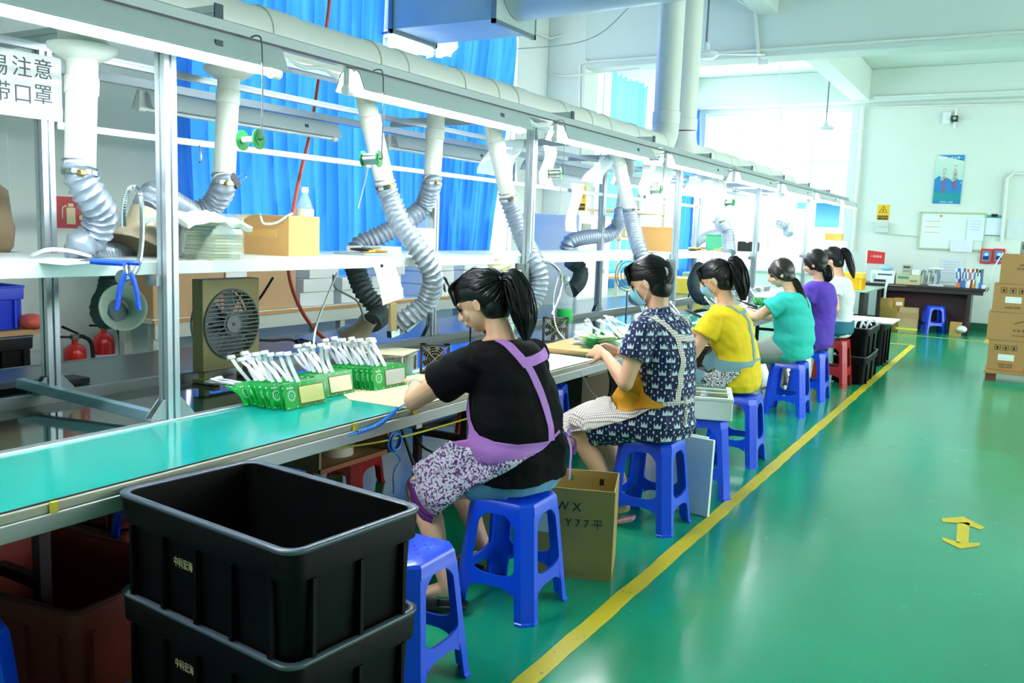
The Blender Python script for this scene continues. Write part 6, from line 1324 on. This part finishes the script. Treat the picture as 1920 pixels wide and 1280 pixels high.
shirt(o, J, s, f, PURT, .50, .026, .0095, .010, seed=15, flare=1.4); bottoms(o, J, s, f, KHAKI, 1, .016, name='trousers', to_ankle=True)
hairdo(o, M, (-1.615, 8.63, 1.255), [(-1.585, 8.63, 1.23), (-1.575, 8.63, 1.17), (-1.585, 8.63, 1.11)], tail_r=(.028, .052, .055, .02), seed=10, bangs=False)
# ================================ woman in white
J = dict(pelvis=(-1.61, 9.56, .605), waist=(-1.59, 9.56, .77), chest=(-1.60, 9.56, .94), neck=(-1.635, 9.56, 1.15), head=(-1.715, 9.56, 1.30), hf=(-.88, .05, -.42), hu=(-.3, 0, .95), fwd=(-1, 0, 0), girth=.92,
         lsh=(-1.665, 9.40, 1.06), rsh=(-1.62, 9.72, 1.06), lel=(-1.60, 9.33, .82), rel=(-1.70, 9.78, .83), lwr=(-1.82, 9.42, .86), rwr=(-1.92, 9.66, .88), lhd=(-.9, .3, .1), rhd=(-.9, -.2, 0),
         lkn=(-2.0, 9.45, .50), rkn=(-2.02, 9.7, .50), lan=(-1.88, 9.4, .12), ran=(-1.95, 9.75, .12), ltoe=(-1, 0, -.1), rtoe=(-1, 0, -.1))
o, M, s, f, tr = person('person', 'woman in white T-shirt and dark teal skirt with a high ponytail, farthest', J, .0075)
shirt(o, J, s, f, WHTT, .50, .022, .0095, .008, seed=18, flare=1.35); bottoms(o, J, s, f, TEALS, .95, .03, name='skirt', wide=1.1)
hairdo(o, M, (-1.635, 9.56, 1.40), [(-1.595, 9.56, 1.40), (-1.55, 9.56, 1.33), (-1.515, 9.56, 1.23), (-1.485, 9.56, 1.13)], tail_r=(.020, .036, .040, .034, .010), seed=12, bangs=False)
# ================================================================ left background
t = thing('rear_table', 'long white table with brown edge along the left wall', 'table', (-5.5, 6.5, 0), world=True)
B().bb(-5.5, -5.10, 3.93, 9.2, .765, .80).build('tabletop', mat('cream_laminate', 'd6dccf', .4), t, bevel=.003); B().bb(-5.10, -5.085, 3.93, 9.2, .768, .792).build('edge_strip', mat('ochre_edge', 'c28f4e', .5), t)
CRM = mat('cream_painted_steel', 'c5cabc', .45)
B().bb(-5.14, -5.10, 3.95, 9.15, .66, .765).build('apron_rail', CRM, t)
for y in (3.98, 5.9, 8.2, 9.1):
    for x in (-5.15, -5.46): B().bb(x - .03, x + .03, y - .03, y + .03, 0, .765).build('leg', CRM, t, bevel=.003)
for z in (.62, .7): B().cyl((-5.125, 3.98, z - .1), (-5.112, 3.98, z - .1), .012).build('bolt', STEEL, t)
BRN = mat('faded_brown_carton', 'c19c70', .75, var=.04)
carton('long brown carton at the left end of the rear white table', (-5.30, 4.27, .801), 0, .34, .62, .40, False, BRN, [])
carton('tall brown carton with a white label behind the box fan', (-5.31, 4.96, .801), 0, .36, .74, .44, False, BRN, [m_label(-.35, .68, .2, .24, PAPER, side='right'), m_text('waka 1-3', .05, -.35, .62, INK, 'right'), m_text('⊔', .06, .25, .75, INK, 'right')])
WBX = mat('white_card_box', 'e3e8e2', .6, var=.03)
wh = [(5.62, 0, .42, 'bottom'), (5.62, 1, .42, 'second'), (5.66, 2, .44, 'third'), (6.06, 0, .3, 'bottom'), (6.05, 1, .34, 'second'), (6.55, 0, .5, 'bottom'), (6.55, 1, .48, 'second'), (6.6, 2, .5, 'third')]
for i, (y, k, d, s) in enumerate(wh):
    o = carton('%s white card box in the %s stack on the rear table' % (s, ['left', 'middle', 'right'][0 if y < 5.8 else 1 if y < 6.3 else 2]), (-5.31 + .01 * (i % 3), y, .801 + k * .115),   .04 * ((i * 7) % 5 - 2), .32, d * .9, .112, False, WBX, name='card_box')
for y0 in (7.4, 8.1, 8.9):
    for k in range(3): carton('%s white card box in the %s stack farther down the rear table' % (['bottom', 'middle', 'top'][k], {7.4: 'nearest', 8.1: 'central', 8.9: 'farthest'}[y0]), (-5.31, y0, .801 + k * .125), .03 * (k - 1), .34, .52, .12, False, WBX, name='card_box')
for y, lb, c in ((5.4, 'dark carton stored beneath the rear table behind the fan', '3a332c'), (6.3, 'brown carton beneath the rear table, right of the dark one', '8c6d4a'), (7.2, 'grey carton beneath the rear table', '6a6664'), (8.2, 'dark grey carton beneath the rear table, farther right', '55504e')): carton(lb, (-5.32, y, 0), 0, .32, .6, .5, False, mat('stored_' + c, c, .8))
def extinguisher(label, p, h=.5):
    t = thing('fire_extinguisher', label, 'fire extinguisher', p); R = mat('extinguisher_red', 'd41c1c', .3, coat=.4); r = .075
    B().lathe([(r * .9, 0), (r, .01), (r, h * .84), (r * .96, h * .88), (r * .82, h * .915), (r * .55, h * .945), (r * .27, h * .96), (r * .27, h)], n=28).build('cylinder', R, t, ang=60)
    B().lathe([(r * 1.01, h * .35), (r * 1.012, h * .36), (r * 1.012, h * .72), (r * 1.01, h * .73)], n=28, cap=False).build('label', mat('white_label', 'd8dcea', .5), t)
    B().box((0, 0, h + .02), (.04, .05, .04)).build('valve', mat('brass_grey_valve', '8c8578', .4, .6), t, bevel=.005)
    B().tube([(0, -.02, h + .035), (0, .03, h + .04), (0, -.09, h + .10)][1:], [.008, .01], 8).build('lever', BLK, t); B().tube([(0, .0, h + .02), (0, -.11, h + .03)], [.008, .008], 8).build('carry_handle', BLK, t)
    B().tube(cat([(0, .02, h + .02), (0, .07, h + .015), (.02, .12, h - .06), (.02, .12, h * .4), (.02, .11, h * .15)], 6), .014, 10).build('hose', BLKR, t)
    return t
extinguisher('red fire extinguisher against left wall, the nearer with a lever showing', (-5.70, 3.75, 0), .62); extinguisher('red fire extinguisher against left wall, the right one', (-5.72, 3.99, 0), .68)
t = thing('fire_sign', 'red extinguisher sign on the left wall', 'sign', (-5.995, 3.93, 1.40), world=True)
B().bb(-5.999, -5.99, 3.80, 4.06, 1.38, 1.63).build('plate', mat('sign_white_edge', 'e8e8e4', .5), t); B().bb(-5.992, -5.986, 3.812, 4.048, 1.392, 1.618).build('field', mat('sign_red', 'c8202a', .45), t)
SY = mat('sign_cream', 'e8d9a8', .5); B().bb(-5.987, -5.983, 3.90, 3.97, 1.42, 1.54).build('extinguisher_symbol', SY, t, bevel=.004); B().tube([(-5.984, 3.90 + .0, 1.555), (-5.984, 3.87, 1.54), (-5.984, 3.865, 1.46)], .006, 6).build('hose_symbol', SY, t); B().bb(-5.987, -5.983, 3.915, 3.955, 1.545, 1.57).build('valve_symbol', SY, t)
B().lathe([(.018, 0), (.02, .002), (.012, .004)], (-5.984, 4.015, 1.47), 12, M=Matrix.Rotation(PI / 2, 4, 'Y')).build('flame_symbol', SY, t)
t = crate('black crate at the left edge with a red bag on top', A(-20, 760, x=-5.35), 0, .55, .42, .40, ribs=4, name='storage_crate'); t.location = (-5.4, 2.92, .36)
crate('lower black crate at the left edge', (-5.4, 2.92, 0), 0, .55, .42, .37, ribs=4)
crate('blue plastic bin on a board above the black crate at left edge', (-5.4, 2.92, .80), 0, .5, .36, .26, mat('blue_bin', '1438c8', .4), mat('blue_bin_rim', '2a50e0', .4), ribs=3)
B().bb(-5.66, -5.13, 2.70, 3.16, .765, .797).build('wooden_board', mat('worn_board', 'b08a5c', .7), tagd=('brown board between the black crate and blue bin', 'board'))
b = B(); b.ell((-5.16, 3.12, .84), (.09, .07, .05)); o = b.build('plastic_bag', mat('red_mesh_bag', 'e0604c', .5, bump=.8, bscale=30), tagd=('crumpled red net bag on the corner of the black crate', 'bag'))
t = thing('wall_rack', 'grey upright rack at the left edge holding a brown sack', 'rack', (-5.4, 2.9, 0), world=True)
for x in (-5.12, -5.7):
    B().bb(x - .02, x + .02, 2.66, 2.70, 0, 2.0).build('upright', DKST, t)
B().bb(-5.74, -5.1, 2.66, 3.18, 1.22, 1.25).build('rack_shelf', DKST, t)
b = B(); b.loft([[V((-5.38 + a * math.cos(2 * PI * k / 20) * (1 + .15 * noise.noise(V((k, z * 9, 0)))), 2.93 + a * .8 * math.sin(2 * PI * k / 20) * (1 + .15 * noise.noise(V((k, z * 9, 4)))), z)) for k in range(20)] for a, z in ((.2, 1.252), (.23, 1.29), (.24, 1.4), (.21, 1.52), (.2, 1.62), (.12, 1.68))])
b.build('sack', mat('brown_sack', 'a58c6c', .85, bump=.5, bscale=12), tagd=('brown folded sack on the rack at the left edge', 'sack'), ang=60)
# middle background rack and machine between column and line
t = thing('storage_rack', 'cream rack with two shelves in front of the second window', 'rack', (-4.8, 11.3, 0), world=True)
RK = mat('tan_shelf_board', 'c9b083', .6)
for y in (10.7, 12.3):
    for x in (-5.0, -4.6): B().bb(x - .02, x + .02, y - .02, y + .02, 0, 2.1).build('upright', CRM, t)
for z in (.9, 1.42, 1.78): B().bb(-5.05, -4.55, 10.65, 12.35, z, z + .03).build('shelf', RK, t)
t = thing('bench_meter', 'cream bench meter on the upper level of the rack', 'meter', (-4.78, 11.0, 1.45)); B().box((0, 0, .12), (.3, .3, .22), rz=.3).build('case', mat('olive_cream', 'b5b28e', .5), t, bevel=.01); B().box((.1, -.14, .14), (.14, .02, .08), rz=.3).build('screen', mat('dim_screen', '55604f', .3), t)
clutter('loose parts on the top level of the rack', -4.8, 11.5, 1.81, 8, ['yellow', 'black', 'red', 'steel']); clutter('loose tools on the middle level of the rack', -4.8, 11.8, 1.45, 8, ['black', 'red', 'steel'])
t = thing('machine_cabinet', 'tall white machine cabinet with warning sign by the wall column', 'cabinet', (-4.9, 9.75, 0), world=True)
B().bb(-5.3, -4.5, 9.3, 10.2, 0, 1.70).build('body', mat('machine_white', 'e1e8e4', .4), t, bevel=.01); B().bb(-4.498, -4.49, 9.35, 9.6, 1.45, 1.6).build('vent_panel', mat('dim_screen', '55604f', .3), t)
B().bb(-4.50, -4.47, 9.92, 10.0, 1.0, 1.05).build('handle', STEEL, t)
warn_sign('yellow triangle warning sign on the white column behind the hanging paper strip', face_m(A(1089, 372, y=11.13), (1, 0, 0), (0, 0, 1)), .16, .34)
for i, (x, y, lb) in enumerate(((-4.75, 7.2, 'clear round fan guard disc behind the crown print head'),)):
    t = thing('fan_guard', lb, 'fan guard', A(1178, 520, x=-3.3), world=True); c = A(1178, 515, x=-3.3); b = B()
    for r in (.05, .09, .13, .16): b.tube([c + V((math.cos(k * PI / 14) * r * .5, math.cos(k * PI / 14) * r * .8, math.sin(k * PI / 14) * r)) for k in range(29)], .004, 6)
    b.build('guard', mat('dusty_guard', '7d8472', .5), t); B().cyl(c + V((0, 0, -.16)), V((c.x, c.y, .73)), .01).build('stem', ALUD, t)
# ================================================================ far end of the room
YD = 16.5; t = thing('office_desk', 'long dark brown desk against the end wall', 'desk', (-1.5, 16.9, 0), world=True); DK = mat('dark_brown_wood', '32262a', .35, var=.1); MH = mat('mahogany_panel', '4a2630', .45, var=.18, vscale=3, stretch=(1, 1, 10))
B().bb(-2.55, -.46, YD, 17.3, .76, .80).build('desktop', DK, t, bevel=.006); B().bb(-2.48, -.52, YD + .03, YD + .05, .69, .76).build('front_rail', DK, t)
B().bb(-2.2, -.75, 16.98, 17.0, .12, .70).build('modesty_panel', MH, t)
for x in (-2.42, -.72): B().bb(x - .03, x + .03, YD + .05, 17.25, 0, .76).build('side_panel', DK, t, bevel=.004)
B().bb(-2.0, -1.7, YD - .002, YD, .775, .785).build('worn_edge', mat('worn_tan', 'b39a72', .7), t)
t = thing('side_table', 'pale green-topped side table at the left end of desk', 'table', (-2.4, 15.0, 0), world=True); B().bb(-2.85, -2.02, 14.4, 16.4, .73, .755).build('tabletop', mat('pale_green_top', 'a9cdb8', .2), t, bevel=.003)
for x in (-2.1, -2.75):
    for y in (14.5, 16.3): B().bb(x - .03, x + .03, y - .03, y + .03, 0, .73).build('leg', DKST, t)
ZD = .80
def dbox(name, label, c_, px0, px1, h, col, y=16.75, d=.3, z=ZD, parts=()):
    a, b_ = A(px0, 520, y=y - d / 2), A(px1, 520, y=y - d / 2); w_ = b_.x - a.x; t = thing(name, label, c_, ((a.x + b_.x) / 2, y, z))
    B().box((0, 0, h / 2), (w_, d, h)).build('body', mat('m_' + name + col, col, .45), t, bevel=.006)
    for (n_, u, v, a_, c2, cc) in parts: B().box((u * w_, -d / 2 - .003, v * h), (a_ * w_, .008, c2 * h)).build(n_, mat('p_' + n_ + cc, cc, .4), t)
    return t
dbox('printer', 'white printer at the left end of the desk', 'printer', 1632, 1677, .22, 'e4ecee', parts=(('paper_slot', .1, .7, .6, .12, '4a5256'), ('control_panel', -.35, .5, .15, .4, 'b9c6c8'), ('black_tray', -.1, .2, .5, .2, '1c2124')))
B().ell((0, 0, 0), (.12, .1, .05)).build('cloth', mat('pale_blue_cloth', '9cc4dc', .8, bump=.6, bscale=20), tagd=('pale blue cloth bundled on top of printer', 'cloth')).location = (-2.08, 16.75, ZD + .22)
dbox('power_supply', 'beige wide bench instrument on the desk', 'instrument', 1680, 1725, .17, 'c3bf95', parts=(('display', -.2, .7, .45, .25, '3c8a7a'), ('knob_row', .25, .4, .3, .2, '8f8c6e')))
dbox('bench_meter', 'small grey meter on top of the beige instrument', 'meter', 1690, 1707, .17, 'b4b8a6', y=16.75, z=ZD + .171, d=.22, parts=(('screen', 0, .75, .75, .22, '39453f'), ('button_row', 0, .35, .7, .2, '8c907e')))
dbox('small_box', 'little white box beside the meter on the instrument', 'box', 1708, 1723, .09, 'e8f0ee', z=ZD + .171, d=.2)
a = A(1637, 495, y=17.2); t = thing('red_flag', 'red pennant with white lettering standing behind the printer', 'flag', (a.x, 17.2, ZD), world=True)
B().cyl((a.x - .12, 17.2, ZD), (a.x - .12, 17.2, ZD + .55), .006).build('pole', STEEL, t); B().grid([[V((a.x - .11 + .3 * i / 5, 17.2 - .01 * math.sin(i * 1.5), ZD + .32 + .24 * j / 3 - .03 * (i / 5) * (j == 3))) for i in range(6)] for j in range(4)], .002).build('cloth', mat('pennant_red', 'd42a24', .6), t)
text('一日安全', .05, Matrix(((1, 0, 0, a.x + .04), (0, 0, -1, 17.175), (0, 1, 0, ZD + .45), (0, 0, 0, 1))), WPR, t)
bc = ['e8eef2', '2a62c8', 'dfe6ea', '2f78d8', 'eef2f2', 'd8542a', 'e9eef0', 'c23a34', 'f0f2ee', '3a3f46', 'e4eae8', '2b2f36', '6a7078']
for i, c in enumerate(bc):
    px = 1797 + i * 3.7; x = A(px, 520, y=16.85).x
    t = thing('ring_binder', '%s ring binder standing %s in the row on the desk' % ({'e8eef2': 'white', '2a62c8': 'blue', 'dfe6ea': 'pale grey', '2f78d8': 'bright blue', 'eef2f2': 'off-white', 'd8542a': 'orange', 'e9eef0': 'whitish', 'c23a34': 'red', 'f0f2ee': 'cream white', '3a3f46': 'charcoal', 'e4eae8': 'light', '2b2f36': 'near-black', '6a7078': 'grey'}[c], ['first', 'second', 'third', 'fourth', 'fifth', 'sixth', 'seventh', 'eighth', 'ninth', 'tenth', 'eleventh', 'twelfth', 'last'][i]), 'binder', (x, 16.9, ZD), .0, group='ring binders on the desk'); t.rotation_euler = (0, -.12 if i < 2 else .04 * math.sin(i), 0)
    B().box((0, 0, .16), (.036, .26, .32 - .01 * (i % 3))).build('cover', mat('binder_' + c, c, .5), t, bevel=.003); B().box((0, -.132, .2), (.02, .003, .12)).build('spine_label', PAPER if i % 2 else mat('spine_blue', '4a74b0', .5), t)
for i, (px, c, lb, h) in enumerate(((1797, 'ee7a3c', 'orange cup', .08), (1806, '2b74cc', 'blue cup', .12), (1815, 'e6eeee', 'white cup', .12), (1826, 'e08a2a', 'orange dish', .05), (1833, 'b9e0cf', 'pale green cup', .2), (1838, '2a6ad0', 'blue tape core', .1), (1844, 'eef2f2', 'white tape roll', .06))):
    t = thing('desk_cup', lb + ' at the front edge of desk before the binders', 'cup', (A(px, 530, y=16.62).x, 16.62, ZD)); B().lathe([(.022, 0), (.03, .004), (.035, h), (.03, h), (.024, .01)], n=16).build('cup', mat('cup_' + c, c, .4), t, ang=50)
t = thing('desk_lamp', 'white desk lamp with round head in the middle of the desk', 'lamp', (A(1757, 520, y=16.75).x, 16.75, ZD)); B().lathe([(.12, 0), (.12, .015), (.03, .03)], n=20).build('base', WHT, t); B().tube(cat([(0, 0, .02), (.04, 0, .15), (.02, 0, .27)], 5), .015).build('stem', mat('lamp_blue_grey', '6b7fb0', .4), t); B().ell((-.03, 0, .29), (.13, .1, .025)).build('head', WHT, t)
for i in range(5): B().tube(cat([(A(1725 + i * 6, 520, y=16.9).x, 16.95 - .03 * i, ZD + .01), (A(1727 + i * 6, 520, y=16.9).x, 16.95, ZD + .2), (A(1732 + i * 6, 520, y=16.9).x, 16.9, ZD + .24), (A(1738 + i * 6, 520, y=16.9).x, 16.8, ZD + .01)], 5), .012).build('cable', mat('pale_cable', 'd0dcdc', .5) if i % 2 else mat('grey_wire'), tagd=(['first', 'second', 'third', 'fourth', 'fifth'][i] + ' looping cable from the instrument towards the lamp', 'cable'))
# cartons under and by the desk
def dc(px0, px1, y, z, h, d, label, m, open_=False, marks=None):
    a, b_ = A(px0, 560, y=y - d / 2), A(px1, 560, y=y - d / 2); return carton(label, ((a.x + b_.x) / 2, y, z), 0, b_.x - a.x, d, h, open_, m, marks)
TN = mat('desk_carton_tan', 'b9914f', .75, var=.04); TN2 = mat('taped_carton', 'b39872', .7)
dc(1652, 1687, 16.5, 0, .40, .3, 'brown printed carton on floor at the left beneath the desk', TN, False, [m_text('A·P·U·S·D·A', .05, 0, .5)])
dc(1688, 1722, 16.35, 0, .42, .3, 'taped brown carton with yellow tape on floor beside the far blue stool', TN2, False, [m_label(0, .16, .34, .03, mat('bright_yellow_tape', 'd9e83c', .4), 'yellow_tape'), m_label(0, .7, .34, .1, mat('tan_band', 'a5835a', .6), 'tan_tape')])
dc(1651, 1674, 16.5, .402, .15, .25, 'small open carton with red things on the printed carton', TN, True); dc(1676, 1694, 16.62, .402, .16, .22, 'small carton with white label beside the open one', TN, False, [m_label(.1, .4, .1, .06)])
dc(1786, 1808, 16.5, 0, .22, .2, 'little open carton on floor at right beneath the desk', TN, True)
b = B(); b.ell((0, 0, 0), (.08, .08, .06)); b.build('plastic_bag', mat('white_bag', 'e4e8ea', .5, bump=.7, bscale=25), tagd=('white plastic bag on floor by the right desk panel', 'bag')).location = (A(1803, 622, y=16.4).x, 16.4, .06)
B().tube(cat([(A(1664, 530, y=16.48).x, 16.48, .82), (A(1660, 545, y=16.46).x, 16.46, .7), (A(1657, 580, y=16.46).x, 16.46, .3)], 5), .02).build('white_cable', WW, tagd=('thick white cable hanging over the front edge of desk', 'cable'))
# pallet and cartons at the right
t = thing('pallet', 'wooden pallet under the carton stack at the right', 'pallet', (0, 11.45, 0), world=True); PW = mat('pallet_wood', 'b08a55', .8)
B().bb(-.27, .75, 11.2, 11.9, .085, .115).build('deck', PW, t)
for x in (-.2, .25, .7):
    for y in (11.27, 11.8): B().bb(x - .05, x + .05, y - .05, y + .05, 0, .085).build('foot_block', mat('pallet_block_red', '7a3a2a', .7), t)
CB = mat('shipping_carton', 'b88a55', .75, var=.04, vscale=3)
def icons(t, w_, d, h):
    for i in range(3):
        u = -.25 + i * .22; b = B(); c = (u * w_, -d / 2 - .001, h * .78); s = .055
        for q in ((0, s / 2, s, .004), (0, -s / 2, s, .004)): b.box((c[0], c[1], c[2] + q[1]), (s, .001, .004))
        for q in (-1, 1): b.box((c[0] + q * s / 2, c[1], c[2]), (.004, .001, s))
        b.box((c[0], c[1], c[2]), (.02, .001, .022)); b.box((c[0], c[1], c[2] - .016), (.008, .001, .02)); b.build('handling_icon', INK, t)
def diamond(t, w_, d, h):
    b = B(); c = V((.0, -d / 2 - .001, h * .62)); P = [c + V(q) for q in ((-.12, 0, 0), (0, 0, .045), (.12, 0, 0), (0, 0, -.045), (-.12, 0, 0))]; b.tube(P, .0035, 5); b.build('diamond_mark', INK, t)
def stackbox(x0, x1, z0, z1, label, marks, y0=11.28, y1=11.75): return carton(label, ((x0 + x1) / 2, (y0 + y1) / 2, z0), 0, x1 - x0, y1 - y0, z1 - z0, False, CB, marks)
L_ = m_label(.0, .45, .16, .07)
stackbox(-.25, .12, .117, .455, 'bottom left carton of the stack at right, white label', [icons, L_, m_text('W203-12/20\n1206-12CM', .028, 0, .17)]); stackbox(.125, .5, .117, .455, 'bottom right carton of the stack, cut by the frame', [icons])
stackbox(-.28, .48, .457, .775, 'second carton up in the stack at right, printed with a diamond', [lambda t, w_, d, h: (diamond(t, w_, d, h)), m_text('中 科 电 子 科 技', .035, 0, .38), m_text('TEL: 0755-2788 FAX: 0755-2799', .02, 0, .2)])
for q in (): pass
stackbox(-.255, .15, .777, 1.095, 'third carton up in the stack at right, white label', [icons, L_, m_text('W203-12/20', .03, 0, .17)]); stackbox(.155, .5, .777, 1.095, 'third level carton beyond the labelled one', [icons])
stackbox(-.21, .4, 1.097, 1.43, 'topmost carton of the stack at right', [m_text('中 科 电 子', .035, -.1, .5), diamond, m_label(.02, .32, .02, .13, mat('yellow_sticker', 'dfe06a', .5))])
t = thing('bench_meter', 'small grey instrument on top of the carton stack', 'meter', (.06, 11.5, 1.433)); B().box((0, 0, .07), (.2, .2, .14)).build('case', mat('grey_case', '9aa39e', .5), t, bevel=.008); B().box((-.03, -.102, .08), (.1, .006, .05)).build('screen', mat('dim_screen'), t)
B().tube(cat([(-.2, 11.27, 1.44), (-.26, 11.2, 1.3), (-.3, 11.25, 1.1), (-.35, 11.5, .95), (-.6, 16.4, .85)][:4], 6), .006).build('white_cable', WW, tagd=('thin white cable dangling left of the top carton', 'cable'))
# black bins past the red stool
crate('upper black bin beyond the red stools, tool handles sticking out', (-1.50, 10.25, .302), .02, .36, .95, .30, ribs=4); crate('lower black bin beyond the red stools', (-1.50, 10.25, 0), .02, .36, .95, .30, ribs=4)
for k in range(3): B().tube(cat([(-1.5 + .04 * k, 10.0 + .1 * k, .33), (-1.5 + .05 * k, 10.0 + .1 * k, .62), (-1.46 + .05 * k, 10.1 + .1 * k, .66), (-1.42 + .05 * k, 10.15 + .1 * k, .6)], 5), .012).build('handle_loop', WW, tagd=(['nearest', 'middle', 'farthest'][k] + ' white handle sticking out of the upper black bin', 'handle'))
crate('black bin farther back under the white board', (-1.62, 11.8, 0), 0, .5, .7, .52, ribs=4)
B().box((-1.6, 11.8, .535), (.62, .75, .02)).build('cover_board', mat('white_card_box'), bevel=.003, tagd=('white board lying across the farther black bin', 'board'))
crate('yellow plastic bin on the bench end beyond the white shirt', (-2.35, 14.75, .757), 0, .45, .4, .26, mat('yellow_bin', 'f0b81e', .4), mat('yellow_bin_rim', 'f6cc3a', .4), ribs=3)
for k in range(6): carton(['lowest', 'second', 'third', 'fourth', 'fifth', 'top'][k] + ' white box in the tall stack beyond the white shirt', (-2.75, 15.2, .757 + k * .125), .05 * math.sin(k * 2), .42, .42, .12, False, WBX, name='card_box')
carton('small orange-brown carton on top of the tall white stack', (-2.72, 15.2, .757 + 6 * .125), .1, .26, .26, .12, False, mat('orange_carton', 'd98f3c', .7))
for i, (y, h, c, s) in enumerate(((11.2, .2, 'e8d34a', 'yellow'), (11.9, .25, '7fae9a', 'green-grey'), (12.5, .22, 'c88b6a', 'salmon'), (13.1, .28, 'e4e0c8', 'cream'))):
    carton(s + ' box on the rear bench seen beneath shelf toward the far end', (-3.85, y, .752), .05, .4, .5, h, False, mat('rear_' + s, c, .6))
t = thing('grey_pouch', 'beige cloth bundle on floor under the side table', 'bundle', (-2.2, 14.9, 0)); B().ell((0, 0, .12), (.25, .3, .12)).build('bundle', mat('beige_cloth', 'b9b094', .85, bump=.4, bscale=15), t)
for o in SC.objects:
    if '_w' in o: del o['_w']
